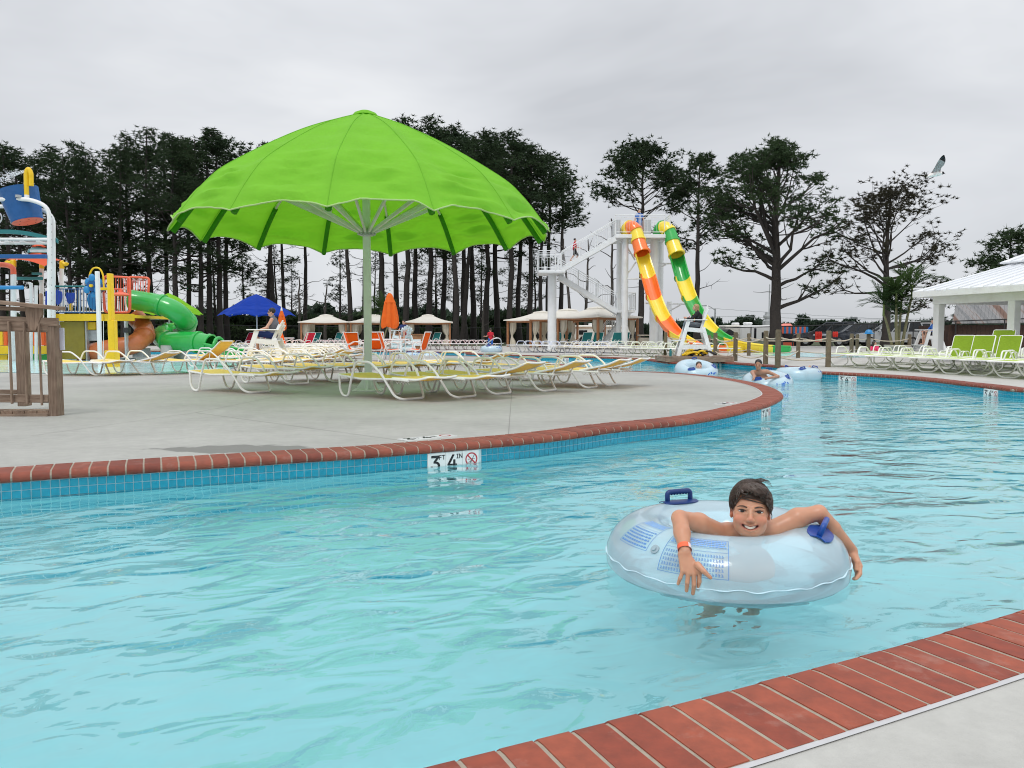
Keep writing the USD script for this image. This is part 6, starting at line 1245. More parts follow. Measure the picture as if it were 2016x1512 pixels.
gs = tube_slide('green_tube_slide', 'curling green tube slide beside the lime umbrella', [(258, 590, 2.0), (285, 594, 2.0), (318, 601, 1.9), (347, 614, 1.9), (366, 634, 2.4), (360, 650, 3.4), (332, 655, 3.8), (318, 662, 3.0), (332, 672, 2.2), (362, 672, 1.9), (390, 674, 1.7), (412, 679, 1.6)], 19.5, 'slide_green', [(412, 679, 1.6), (432, 684, 1.5), (452, 690, 1.4), (464, 693, 1.3)])
hp = B(431, 684, 1.45); tt = unit(B(450, 689, 1.4) - hp); sdv = np.cross(tt, [0, 0, 1.0]); r = 19.5 / S(BY + 2); a = np.linspace(.0, PI, 15)
part(gs, 'exit_hoop', MB().tube(hp + np.cos(a)[:, None] * sdv * r * 1.05 + np.sin(a)[:, None] * np.array([0, 0, 1.0]) * r * .95, .055, 8), 'slide_green', smooth=True)
for px, top, w_ in ((353, 648, 24), (328, 680, 22)):
    a, b = B(px - w_ / 2, top, 2.8 - (px == 328) * 1.0), B(px + w_ / 2, 712, 2.8); part(gs, 'concrete_pier', MB().tube([(a[0] + .2, a[1], 0), (a[0] + .2, a[1], a[2])], .20, 16), 'concrete_far')
m = MB(); a, b = B(355, 732, 0), B(445, 706, 0)
oslide = tube_slide('orange_tube_slide', 'faded orange spiral tube slide under the splash platform', [(262, 620, 2.6), (280, 640, 2.6), (284, 660, 2.0), (262, 678, 1.4), (232, 684, 1.3), (200, 690, 1.5), (168, 697, 1.9)], 18.0, 'paint_rust')

# ================================================================ PALMS
def frond(m, base, az, el, L, rng, droop=1.0, nl=20, ll=.45):
    n = 9; d = np.array([math.cos(az) * math.cos(el), math.sin(az) * math.cos(el), math.sin(el)]); P = [base]
    for i in range(n): d = unit(d + np.array([0, 0, -.11 * droop * (i / n + .35)])); P.append(P[-1] + d * L / n)
    P = np.array(P); m.tube(P, np.linspace(.018, .004, n + 1), 4, cap=False)
    for i in range(nl):
        t = .18 + .8 * i / nl; p = np.array([np.interp(t * n, range(n + 1), P[:, j]) for j in range(3)]); k = min(int(t * n), n - 1); tg = unit(P[k + 1] - P[k]); sd_ = unit(np.cross(tg, [0, 0, 1.0])); upv = np.cross(sd_, tg)
        for s in (-1, 1):
            dd = unit(tg * .75 + sd_ * s * .8 + upv * rng.uniform(.05, .4)); l = ll * (1 - .45 * abs(t - .45)) * rng.uniform(.8, 1.1); w = unit(np.cross(dd, upv)) * .022
            e = p + dd * l - np.array([0, 0, .12 * l]); mid = p + dd * l * .5; m.add([p, mid + w, mid - w, e], [[0, 1, 2], [1, 3, 2]])
def palm(name, label, px, Y, top, stems, seed, pot=None, lo=.0, Lf=1.25):
    g = random.Random(seed); b = GX(px, Y); x = thing(name, label, 'potted palm' if pot else 'palm', b); H = A(px, top, Y)[2]; z0 = .0
    if pot:
        r = pot / S(Y) / 2; z0 = A(px, 679, Y)[2] - .06
        part(x, 'planter', MB().lathe([(0, .02), (r * .70, .02), (r * .92, z0 - .04), (r * .93, z0 - .02), (r * 1.02, z0 - .01), (r * 1.03, z0 + .06), (r * .93, z0 + .06), (r * .90, z0), (0, z0)], n=32), 'stone_pot', smooth=30)
    for k, (dx, dy, hh) in enumerate(stems):
        p0 = np.array([dx * .35, dy * .35, z0]); p1 = np.array([dx, dy, z0 + (H - z0 - 1.05) * hh]); st = MB(); P = spline([p0, p0 * .45 + p1 * .55 + [0, 0, .1], p1], 6); st.tube(P, np.linspace(.065, .04, len(P)), 8)
        o_ = part(x, 'stem', st, 'palm_stem', smooth=True); part(o_, 'crownshaft', MB().tube([p1 - [0, 0, .1], p1 + [0, 0, .45]], [.05, .03], 8), 'palm_shaft', smooth=True)
        for i in range(11):
            m = MB(); frond(m, p1 + np.array([0, 0, .35]), i * 2.4 + k + g.uniform(-.2, .2), g.uniform(.15, 1.35), Lf * g.uniform(.75, 1.1) * (.75 + .25 * hh), g, g.uniform(.6, 1.6)); part(o_, 'frond', m, 'leaves_palm', smooth=False)
    return x
leaf_material('leaves_palm', (0.020, 0.045, 0.012), (0.075, 0.12, 0.030), .25)
mat('palm_stem', (.20, .19, .10), .7, .25, 12); mat('palm_shaft', (.16, .22, .06), .5, .15, 6)
palm('potted_palm', 'multi-stemmed palm in a round beige planter left of the pavilion', 1766, 32.0, 532, [(-.55, .1, .66), (-.2, -.2, .88), (.15, .1, .74), (.5, -.05, 1.0), (.05, .3, .45)], 4, pot=47)
palm('palm', 'small bright green palm behind the pole beside the second cabana', 742, 55.0, 592, [(-.5, 0, .9), (.3, .1, 1.0), (.9, 0, .8)], 6, Lf=1.5)

# ================================================================ VEHICLES AND BUILDINGS BEHIND THE FENCE
def hexa(par, name, q, m, ch=0): part(par, name, MB().add(q, _BOXF), m, smooth=False)
def paint_car(name, c): mat(name, c, .22, .03, 3, coat_weight=.8)
paint_car('car_dark', (.035, .042, .055)); paint_car('car_silver', (.45, .47, .48)); paint_car('car_white', (.72, .73, .73))
mat('lamp_clear', (.55, .57, .6), .1, .05, 6); mat('lamp_red', (.35, .01, .01), .2, .05, 6)
def car(label, loc, rz, m, L=4.7, W=1.85, H=1.72, suv=True):
    x = thing('parked_car', label, 'car', loc, rz, 'cars parked beyond the fence'); h = W / 2
    prof = [(-L / 2, .45), (-L / 2 + .04, .95), (-L / 2 + .25, 1.05), (L / 2 - 1.25, 1.05), (L / 2 - .25, .92), (L / 2, .75), (L / 2 + .02, .42), (L / 2 - .3, .30), (-L / 2 + .3, .30)]
    yw = [(-h, .93), (-h * .92, 1), (h * .92, 1), (h, .93)]; P = np.array([[(p[0] * (1 if i in (1, 2) else .985), y_, .3 + (p[1] - .3) * (1 if i in (1, 2) else .97)) for p in prof] for i, (y_, _) in enumerate(yw)]); k = len(prof); mm = MB(); i = np.arange(3)[:, None]; j = np.arange(k)[None]
    mm.add(P.reshape(-1, 3), np.stack([i * k + j, (i + 1) * k + j, (i + 1) * k + (j + 1) % k, i * k + (j + 1) % k], -1).reshape(-1, 4)); mm.add(P[0], [[0, q, q + 1] for q in range(1, k - 1)]); mm.add(P[-1], [[0, q + 1, q] for q in range(1, k - 1)]); part(x, 'body', mm, m, smooth=30)
    rear = -L / 2 + (.15 if suv else .7); cab = [(rear, 1.04), (rear + .3, H), (L / 2 - 2.35, H), (L / 2 - 1.35, 1.04)]
    for nm, ins, mt in (('glasshouse', .0, 'glass_dark'),):
        q = [(cab[0][0], -h * .95, 1.04), (cab[1][0], -h * .8, H - .02), (cab[0][0], h * .95, 1.04), (cab[1][0], h * .8, H - .02), (cab[3][0], -h * .95, 1.04), (cab[2][0], -h * .8, H - .02), (cab[3][0], h * .95, 1.04), (cab[2][0], h * .8, H - .02)]; hexa(x, nm, q, mt)
    part(x, 'roof', MB().box(((cab[1][0] + cab[2][0]) / 2, 0, H), (cab[2][0] - cab[1][0] + .08, h * 1.64, .06), ch=.02), m, smooth=False)
    for s in (-1, 1):
        for t in (0, .36, .68, 1): xa = cab[0][0] + (cab[3][0] - cab[0][0]) * t; xb_ = cab[1][0] + (cab[2][0] - cab[1][0]) * t; part(x, 'pillar', MB().bar((xa, s * h * .955, 1.04), (xb_, s * h * .81, H), .07, .05, up=(0, 1, 0)), m, smooth=False)
        for xx in (-L / 2 + .95, L / 2 - .95):
            wh_ = part(x, 'wheel', MB().tube([(xx, s * (h - .21), .34), (xx, s * (h + .01), .34)], .34, 20), 'tyre', smooth=30); part(wh_, 'rim', MB().tube([(xx, s * (h - .02), .34), (xx, s * (h + .025), .34)], .21, 14), 'galvanised', smooth=30)
        part(x, 'headlight', MB().box((L / 2 - .10, s * h * .68, .78), (.2, .42, .13), ch=.03), 'lamp_clear', smooth=False); part(x, 'tail_light', MB().box((-L / 2 + .08, s * h * .80, .88), (.12, .25, .28), ch=.03), 'lamp_red', smooth=False); part(x, 'wing_mirror', MB().box((L / 2 - 1.55, s * (h + .1), 1.10), (.12, .2, .14), ch=.03), m, smooth=False)
    part(x, 'grille', MB().box((L / 2 + .0, 0, .62), (.06, 1.0, .22), ch=.01), 'black_steel', smooth=False); part(x, 'bumper', MB().box((L / 2 - .02, 0, .42), (.16, W * .92, .16), ch=.04), 'black_steel', smooth=False)
    return x
p = GX(1628, 60); car('dark grey car parked behind the ropes below the red life vests', p, PI - .5, 'car_dark', H=1.75)
p = GX(1668, 58.5); car('dark blue-grey car nose-in beside the grey car', p, PI + .25, 'car_dark', H=1.6)
p = GX(1748, 57); car('silver pickup-sized car behind the potted palm planter', p, PI - .2, 'car_silver', H=1.75)
p = GX(1792, 57.5); car('white car parked between the planter and the lifeguard chair', p, PI - .35, 'car_white', H=1.65)
def box_px(par, name, x0, y0, x1, y1, Y, th, m, ch=.0, rz=0.0):
    a, b = A(x0, y0, Y), A(x1, y1, Y); z0 = max(b[2], -.03); return part(par, name, MB().box(((a[0] + b[0]) / 2, Y + th / 2, (a[2] + z0) / 2), (abs(b[0] - a[0]), th, a[2] - z0), ch=ch), m, smooth=False)
mat('rv_cream', (.72, .70, .64), .35, .05, 2, dirt=(.5, .47, .4), dirt_amt=.3); mat('rv_stripe', (.36, .24, .14), .4, .05, 2); mat('rv_white', (.76, .77, .77), .35, .04, 2)
rv = thing('motorhome', 'cream motorhome with cab-over bunk parked behind the largest cabana', 'motorhome'); Y = 56.0
box_px(rv, 'body', 1128, 640, 1236, 689, Y, 2.4, 'rv_cream', .08); box_px(rv, 'cab_over', 1225, 643, 1252, 659, Y + .05, 2.3, 'rv_cream', .12); box_px(rv, 'cab', 1236.5, 658, 1256, 689, Y + .1, 2.1, 'rv_cream', .15); box_px(rv, 'hood', 1255, 672, 1268, 689, Y + .15, 2.0, 'rv_cream', .15)
a, b, c, d = A(1239, 670, Y + .06), A(1259, 670, Y + .06), A(1251, 653, Y + .06), A(1238, 653, Y + .06); part(rv, 'cab_window', MB().add([a, b, c, d], [[0, 1, 2, 3]]), 'glass_dark', smooth=False)
for x0, y0, x1, y1 in ((1176, 650, 1188, 658), (1196, 650, 1204, 663), (1140, 650, 1156, 659)): box_px(rv, 'window', x0, y0, x1, y1, Y - .03, .06, 'glass_dark', .01)
for y0, y1 in ((644, 645.3), (646.5, 647.5), (668, 669)): box_px(rv, 'stripe', 1129, y0, 1235, y1, Y - .012, .03, 'rv_stripe')
for px in (1150, 1246):
    c = A(px, 686, Y); part(rv, 'wheel', MB().tube([(c[0], Y - .05, .38), (c[0], Y + .25, .38)], .38, 18), 'tyre', smooth=30)
box_px(rv, 'roof_unit', 1160, 636.5, 1176, 641, Y + .6, .9, 'rv_white', .05)
tr = thing('travel_trailer', 'white travel trailer with roof units beyond the slide run-out', 'trailer'); Y = 66.0
box_px(tr, 'body', 1458, 640.5, 1522, 673, Y, 2.6, 'rv_white', .1)
for x0, x1, y0 in ((1469, 1482, 634), (1446, 1456, 635)): box_px(tr, 'roof_unit', x0, y0, x1, y0 + 5.5, Y + .8, 1.0, 'rv_white', .08)
box_px(tr, 'slide_out', 1428, 640, 1457, 668, Y + .2, 2.2, 'rv_cream', .06)
for x0, y0, x1, y1 in ((1485, 646, 1489, 668), (1471, 657, 1478, 664), (1500, 654, 1506, 668)): box_px(tr, 'window', x0, y0, x1, y1, Y - .03, .06, 'glass_dark', .01)
kb = thing('dark_hut', 'low dark-roofed hut left of the white trailer', 'hut'); Y = 62.0; mat('hut_roof', (.03, .032, .036), .7, .2, 3)
a = A(1420, 660, Y); b = A(1456, 660, Y); t = A(1437, 648, Y); part(kb, 'roof', MB().add([a, b, t, a + [0, 3, 0], b + [0, 3, 0], t + [0, 3, 0]], [[0, 1, 2], [3, 5, 4], [0, 2, 5], [0, 5, 3], [1, 4, 5], [1, 5, 2], [0, 3, 4], [0, 4, 1]]), 'hut_roof', smooth=False); box_px(kb, 'wall', 1423, 660.5, 1453, 684, Y + .3, 2.4, 'grey_steel')
aw = thing('awning_stall', 'stall with blue and orange striped awning and coral hipped roof', 'stall'); Y = 60.0
for i in range(13): box_px(aw, 'awning_stripe', 1535 + i * 4.3, 643.5, 1539.2 + i * 4.3, 656.5, Y + .004 * (i % 2), .12, 'paint_sky' if i % 2 == 0 else 'paint_coral')
a, b = A(1536, 643, Y), A(1563, 643, Y); t0, t1 = A(1543, 637, Y + 1.2), A(1556, 637, Y + 1.2); part(aw, 'roof', MB().add([a, b, b + [0, 2.4, 0], a + [0, 2.4, 0], t0, t1], [[0, 1, 5], [0, 5, 4], [1, 2, 5], [2, 3, 4], [2, 4, 5], [3, 0, 4]]), 'paint_coral', smooth=False)
box_px(aw, 'counter', 1537, 674, 1562, 690, Y + .2, 1.5, 'paint_coral'); box_px(aw, 'back_wall', 1537, 657, 1588, 690, Y + 1.8, .1, 'hut_roof')
for px in (1537, 1588): box_px(aw, 'post', px - 1, 657, px + 1, 692, Y + .1, .1, 'black_steel')
for cx, n_, t in ((1613, 4, 'bunch of bright red life vests on the fence, left and larger of two'), (1646, 3, 'bunch of bright red life vests on the fence, right and smaller of two')):
    lv = thing('life_vests', t, 'life vests'); Y = 53.0; mat('vest_red', (.72, .035, .02), .6, .15, 5)
    for r_ in range(2 if n_ == 4 else 1):
        for i in range(n_):
            a = A(cx + (i - n_ / 2) * 3.3, 653 + r_ * 9.5, Y); part(lv, 'vest', MB().tube([a, a - [0, .03, .12], a - [0, .04, .25], a - [0, .02, .36]], [.045, .075, .07, .05], 8), 'vest_red', smooth=True)
vt = thing('roof_vent_stack', 'grey ribbed ventilation stack with tall mast beyond the trailer', 'vent stack'); Y = 80.0; c = GX(1510, Y); pz = lambda y_: A(1510, y_, Y)[2]; pr = lambda w_: w_ / S(Y) / 2
part(vt, 'stack', MB().lathe([(pr(20), 0), (pr(18), pz(632)), (pr(13), pz(630)), (pr(12), pz(626.5)), (pr(16.5), pz(625.5)), (pr(16.5), pz(621)), (pr(11), pz(620)), (pr(10), pz(614)), (0, pz(613.5))], c, 24), 'galvanised', smooth=30); part(vt, 'mast', MB().tube([c + [.15, 0, pz(615)], c + [.15, 0, pz(560)]], .06, 6), 'galvanised')
lp = thing('street_lamp', 'grey street lamp with curved arm beyond the green slide', 'street lamp'); Y = 75.0; c = GX(1407, Y); z_ = A(1407, 607, Y)[2]
part(lp, 'pole', MB().tube([c, c + [0, 0, z_]], [.11, .08], 8), 'grey_steel'); part(lp, 'arm', MB().tube(spline([A(1407, 610, Y), A(1400, 605, Y), A(1392, 601.5, Y), A(1386, 601, Y)], 4), .04, 5), 'grey_steel'); part(lp, 'lamp_head', MB().box(A(1385, 601.5, Y), (.5, .25, .12), ch=.04), 'grey_steel', smooth=False)
for (a, b, t) in (((1395, 606.5), (2100, 668), 'thin power line sloping down to the right behind the big pine'), ((1395, 622), (2100, 622), 'thin level power line behind the trees at the right')): Y = 100.0; pts = [A(a[0] + (b[0] - a[0]) * q, a[1] + (b[1] - a[1]) * q * .5 + 6 * math.sin(q * PI), Y) for q in np.linspace(0, 1, 24)]; single('power_line', MB().tube(pts, .028, 4), 'grey_steel', t, 'power line')
lb = thing('long_building', 'long low tan building seen between the left cabanas', 'building'); Y = 125.0; mat('tan_wall', (.27, .19, .13), .8, .12, .5); mat('tan_roof', (.22, .15, .10), .8, .15, .5)
box_px(lb, 'wall', 560, 655, 790, 667, Y, 8, 'tan_wall'); box_px(lb, 'roof', 556, 648.5, 795, 655, Y - .3, 9, 'tan_roof')
for i in range(9): box_px(lb, 'window', 572 + i * 24, 657, 580 + i * 24, 662, Y - .05, .1, 'glass_dark')
# bins, cabinets, handrail
def bin_(label, px, Y, x0, y0, x1, y1, mt):
    x = thing('litter_bin', label, 'litter bin'); box_px(x, 'body', x0, y0 + 6, x1, y1, Y, .6, mt, .02); box_px(x, 'lid', x0 - 1, y0, x1 + 1, y0 + 2.5, Y - .05, .7, mt, .02)
    for q in (x0 + 1, x1 - 1): box_px(x, 'lid_post', q - .8, y0 + 2.5, q + .8, y0 + 6, Y + .1, .06, mt)
bin_('beige litter bin with a roofed lid right of the largest cabana', 1268, 45, 1259, 659, 1280, 689, 'stone_pot')
for x0, x1, t in ((768, 800, 'brown wooden towel cabinet left of the middle lifeguard chair'), (808, 831, 'brown wooden towel cabinet with white panel, right of two')):
    x = thing('towel_cabinet', t, 'cabinet'); box_px(x, 'carcass', x0, 659, x1, 690, 40.0, .6, 'teak', .01); box_px(x, 'door_panel', x0 + 2.5, 668, x1 - 2.5, 681, 39.97, .03, 'rv_white', .005); box_px(x, 'top', x0 - 1, 657.5, x1 + 1, 659, 39.95, .7, 'teak', .005)
hr = thing('pool_handrail', 'stainless pool handrail sloping into the water on the far bank', 'handrail'); Y = 38.6
for dy in (0, .6): part(hr, 'rail', MB().tube(fillet([A(940, 693, Y + dy), A(972, 665.5, Y + dy), A(986, 665.5, Y + dy), A(988.5, 694, Y + dy)], .25, 5), .024, 8), 'stainless')
wb = thing('water_bottle', 'teal drink bottle on the platform beside the lifeguard chair', 'bottle', PL_ + [-.83, -.5, .183]); part(wb, 'bottle', MB().lathe([(0, 0), (.042, .0), (.044, .16), (.03, .19), (.026, .2)], n=14), 'paint_teal'); part(wb, 'cap', MB().lathe([(.03, .2), (.03, .235), (0, .24)], n=12), 'paint_teal')
gb = thing('mesh_bag', 'bundle of black and yellow netting under the tall lifeguard chair', 'net bundle', PL_ + [.15, -.30, .19]); g = np.random.default_rng(4)
for k in range(16): q = g.uniform(-.38, .38); part(gb, 'net_fold', MB().tube(spline([(q - .25, g.uniform(-.2, .2), .02), (q, g.uniform(-.2, .2), g.uniform(.1, .2)), (q + .2, g.uniform(-.2, .2), g.uniform(.02, .1))], 4), .035, 5), 'paint_yellow' if k % 2 else 'black_steel', smooth=True)
bc = thing('sun_hat', 'blue hat hung on top of the rope post beside the girl in pink', 'hat', (rp[11][0][0], rp[11][0][1], rp[11][1] + .0)); part(bc, 'crown', MB().lathe([(.14, 0), (.13, .07), (.08, .13), (0, .145)], n=16), 'paint_sky'); part(bc, 'brim', MB().lathe([(.13, .0), (.21, -.02), (.205, -.03), (.13, -.012)], n=16), 'paint_sky')

# ================================================================ THE GULL
gY = 12.0; gc = A(1841, 344.5, gY)
def Gp(px, py, dy=0.0): return A(px, py, gY + dy)
mat('gull_white', (.84, .79, .76), .7, .05, 8); mat('gull_grey', (.34, .31, .31), .7, .1, 8); mat('gull_black', (.012, .012, .014), .6, .1, 8)
gu = thing('gull', 'black-headed gull flying with one wing raised high above the right trees', 'gull')
body = spline([Gp(1826, 348), Gp(1833, 345), Gp(1843, 342.5), Gp(1850, 341.5), Gp(1854, 340.8)], 5); part(gu, 'body', MB().tube(body, np.interp(np.linspace(0, 1, len(body)), [0, .2, .5, .8, 1], [.006, .025, .037, .030, .018]), 14), 'gull_white', smooth=True)
part(gu, 'head', MB().add(trimesh.creation.icosphere(2, .022).vertices * [1.15, 1, 1] + Gp(1855.5, 340.6), trimesh.creation.icosphere(2, .022).faces), 'gull_black', smooth=True); part(gu, 'bill', MB().tube([Gp(1857, 341), Gp(1861.3, 342.6)], [.009, .002], 6), 'gull_black')
def wing(name, up, lo, mts, dys):
    n = len(up); U = np.array([Gp(*q, d) for q, d in zip(up, dys)]); L_ = np.array([Gp(*q, d + .02) for q, d in zip(lo, dys)])
    U, L_ = spline(U, 4), spline(L_, 4); k = len(U); cut = int(k * .62)
    for nm, s, e, mt in (('', 0, cut + 1, mts[0]), ('_tip', cut, k, mts[1])):
        Mid = (U[s:e] + L_[s:e]) / 2 + [0, -.012, .0]; part(gu, name + nm, MB().solid_grid(np.stack([U[s:e], Mid, L_[s:e]], 1), np.array([0, -1.0, 0]), .008), mt, smooth=True)
wing('wing', [(1833, 341), (1840, 330), (1846, 319), (1853, 309), (1857.5, 305)], [(1852, 340), (1853, 331), (1859, 324), (1861.5, 315), (1860, 307)], ('gull_grey', 'gull_black'), [0, -.08, -.16, -.22, -.26])
wing('far_wing', [(1842, 346), (1836, 348.5), (1830, 351), (1825, 353)], [(1836, 350.5), (1832, 352), (1828, 353), (1824.5, 353.6)], ('gull_black', 'gull_black'), [.05, .12, .2, .28])
part(gu, 'tail', MB().solid_grid(np.array([[Gp(1829, 345.5), Gp(1831, 348.5)], [Gp(1823.5, 348.5), Gp(1825, 350)]]), np.array([0, -1.0, 0]), .006), 'gull_white', smooth=False)

# ================================================================ PEOPLE: smooth bodies from joined, tapering limbs
def smin(a, b, k):
    h = np.maximum(k - np.abs(a - b), 0) / k; return np.minimum(a, b) - h * h * k * .25
class Body:
    def __init__(self): self.p = []
    def cap(self, a, b, ra, rb=None, k=.02, sub=False, xf=None): self.p.append(('c', np.asarray(a, float), np.asarray(b, float), ra, ra if rb is None else rb, k, sub, xf)); return self
    def ell(self, c, r, k=.02, sub=False, xf=None, R=None): self.p.append(('e', np.asarray(c, float), np.asarray(r, float), R, None, k, sub, xf)); return self
    def chain(self, pts, rs, k=.012):
        for a, b, ra, rb in zip(pts, pts[1:], rs, rs[1:]): self.cap(a, b, ra, rb, k)
        return self
    def bounds(self):
        lo, hi = [], []
        for t, a, b, c, d, k, sub, xf in self.p:
            if sub: continue
            if t == 'c': m = max(c, d); pts = [a - m, a + m, b - m, b + m]
            else: m = b.max(); pts = [a - m, a + m]
            if xf is not None:
                R, o = xf; cs = np.array(pts); l, h_ = cs.min(0), cs.max(0); pts = [o + R @ np.array([x, y, z]) for x in (l[0], h_[0]) for y in (l[1], h_[1]) for z in (l[2], h_[2])]
            pts = np.array(pts); lo.append(pts.min(0)); hi.append(pts.max(0))
        return np.min(lo, 0), np.max(hi, 0)
    def field(self, h, box=None, grow=0.0):
        lo, hi = box if box is not None else self.bounds(); lo = np.asarray(lo) - (3 * h if box is None else 0); hi = np.asarray(hi) + (3 * h if box is None else 0)
        n = np.ceil((hi - lo) / h).astype(int) + 1; D = np.full(n, 0.5, np.float32); ax = [lo[i] + np.arange(n[i]) * h for i in range(3)]
        for t, a, b, c, d, k, sub, xf in self.p:
            if t == 'c': m = max(c, d) + k + 3 * h; P = np.array([np.minimum(a, b) - m, np.maximum(a, b) + m])
            else: m = k + 3 * h; P = np.array([a - b - m, a + b + m]) if R_none(c) else np.array([a - b.max() - m, a + b.max() + m])
            if xf is not None:
                R, o = xf; cs = np.array([o + R @ np.array([P[i, 0], P[j, 1], P[l, 2]]) for i in (0, 1) for j in (0, 1) for l in (0, 1)]); P = np.array([cs.min(0), cs.max(0)])
            s0 = np.clip(np.floor((P[0] - lo) / h).astype(int), 0, n); s1 = np.clip(np.ceil((P[1] - lo) / h).astype(int) + 1, 0, n)
            if (s1 <= s0).any(): continue
            sl = tuple(slice(i, j) for i, j in zip(s0, s1))
            X = np.stack(np.meshgrid(*[ax[i][sl[i]] for i in range(3)], indexing='ij'), -1)
            if xf is not None: X = (X - xf[1]) @ xf[0]
            if t == 'c':
                ab = b - a; L2 = max(ab @ ab, 1e-12); q = np.clip(((X - a) @ ab) / L2, 0, 1); v = np.linalg.norm(X - a - q[..., None] * ab, axis=-1) - (c + (d - c) * q)
            else:
                Y_ = X - a
                if c is not None: Y_ = Y_ @ c
                k0 = np.linalg.norm(Y_ / b, axis=-1); k1 = np.linalg.norm(Y_ / (b * b), axis=-1); v = k0 * (k0 - 1) / np.maximum(k1, 1e-9)
            D[sl] = -smin(-D[sl], v, k) if sub else smin(D[sl], v - grow, k)
        return D, lo, h
def R_none(c): return c is None
def nets(D, lo, h):
    """Surface nets: the zero surface of the field as a quad mesh."""
    s = D < 0; n = np.array(D.shape) - 1
    c = [(i, j, k) for i in (0, 1) for j in (0, 1) for k in (0, 1)]
    cnt = sum(s[i:n[0] + i, j:n[1] + j, k:n[2] + k].astype(np.int8) for i, j, k in c); act = (cnt > 0) & (cnt < 8)
    ids = -np.ones(tuple(n), np.int64); I = np.argwhere(act); ids[act] = np.arange(len(I)); acc = np.zeros((len(I), 3)); w = np.zeros(len(I))
    val = {q: D[I[:, 0] + q[0], I[:, 1] + q[1], I[:, 2] + q[2]].astype(float) for q in c}
    for q in c:
        for a in range(3):
            if q[a] == 0:
                r = tuple(q[i] + (i == a) for i in range(3)); u, v = val[q], val[r]; m = (u < 0) != (v < 0); t = np.where(m, u / np.where(m, u - v, 1), 0)
                p = np.repeat(np.array(q, float)[None], len(I), 0); p[:, a] += t; acc += p * m[:, None]; w += m
    V = lo + (I + acc / w[:, None]) * h; Q = []
    for a in range(3):
        b, e = (a + 1) % 3, (a + 2) % 3; sl0 = [slice(None)] * 3; sl1 = [slice(None)] * 3; sl0[a] = slice(0, -1); sl1[a] = slice(1, None); x = s[tuple(sl0)] != s[tuple(sl1)]
        E = np.argwhere(x); E = E[(E[:, b] > 0) & (E[:, e] > 0) & (E[:, b] < n[b]) & (E[:, e] < n[e])]
        if not len(E): continue
        def at(db, de): T_ = E.copy(); T_[:, b] -= db; T_[:, e] -= de; return ids[T_[:, 0], T_[:, 1], T_[:, 2]]
        q = np.stack([at(1, 1), at(0, 1), at(0, 0), at(1, 0)], 1); fl = s[E[:, 0], E[:, 1], E[:, 2]]; q[~fl] = q[~fl][:, ::-1]; Q.append(q)
    return V, np.vstack(Q)
def skin_mat(name, col):
    n = {'at': ('attribute', dict(attribute='Cd')), 'tc': ('texture_coordinate', {}), 'no': ('noise_texture', dict(scale=14.0, detail=5.0, roughness=.6)), 'r': ('map_range', dict(from_min=.3, from_max=.7, to_min=.90, to_max=1.08)), 'mu': ('mix', dict(mix_type='multiply', fac=1.0)),
         'p': ('principled_bsdf', dict(roughness=.36, subsurface_weight=.18, subsurface_radius=(1, .35, .2), subsurface_scale=.006, specular_ior_level=.45))}
    l = [('tc.object', 'no.vector'), ('no.fac', 'r.value'), ('at.color', 'mu.color1'), ('r.result', 'mu.color2'), ('mu.color', 'p.base_color')]
    M[name] = usdkit.material(stage, '/World/Looks/' + name, n, l, surface='p.BSDF')
skin_mat('skin', None)
mat('hair_brown', (.040, .023, .015), .34, .45, 30); mat('hair_dark', (.010, .008, .007), .45, .3, 30); mat('hair_blond', (.36, .24, .11), .5, .3, 30); mat('eye_dark', (.012, .008, .006), .15, .1, 9); mat('eye_white', (.62, .60, .57), .25, .05, 9); mat('teeth', (.62, .575, .49), .3, .04, 9)
for nm, c in dict(grey=(.13, .13, .15), navy=(.012, .03, .13), black=(.014, .014, .016), red=(.50, .012, .03), slate=(.13, .15, .17), pink=(.80, .06, .16), blue=(.02, .12, .45), white=(.7, .7, .7)).items(): mat('cloth_' + nm, c, .85, .12, 12, bump=.3, bscale=30)
TAN, PALE = (.50, .235, .140), (.58, .33, .235)
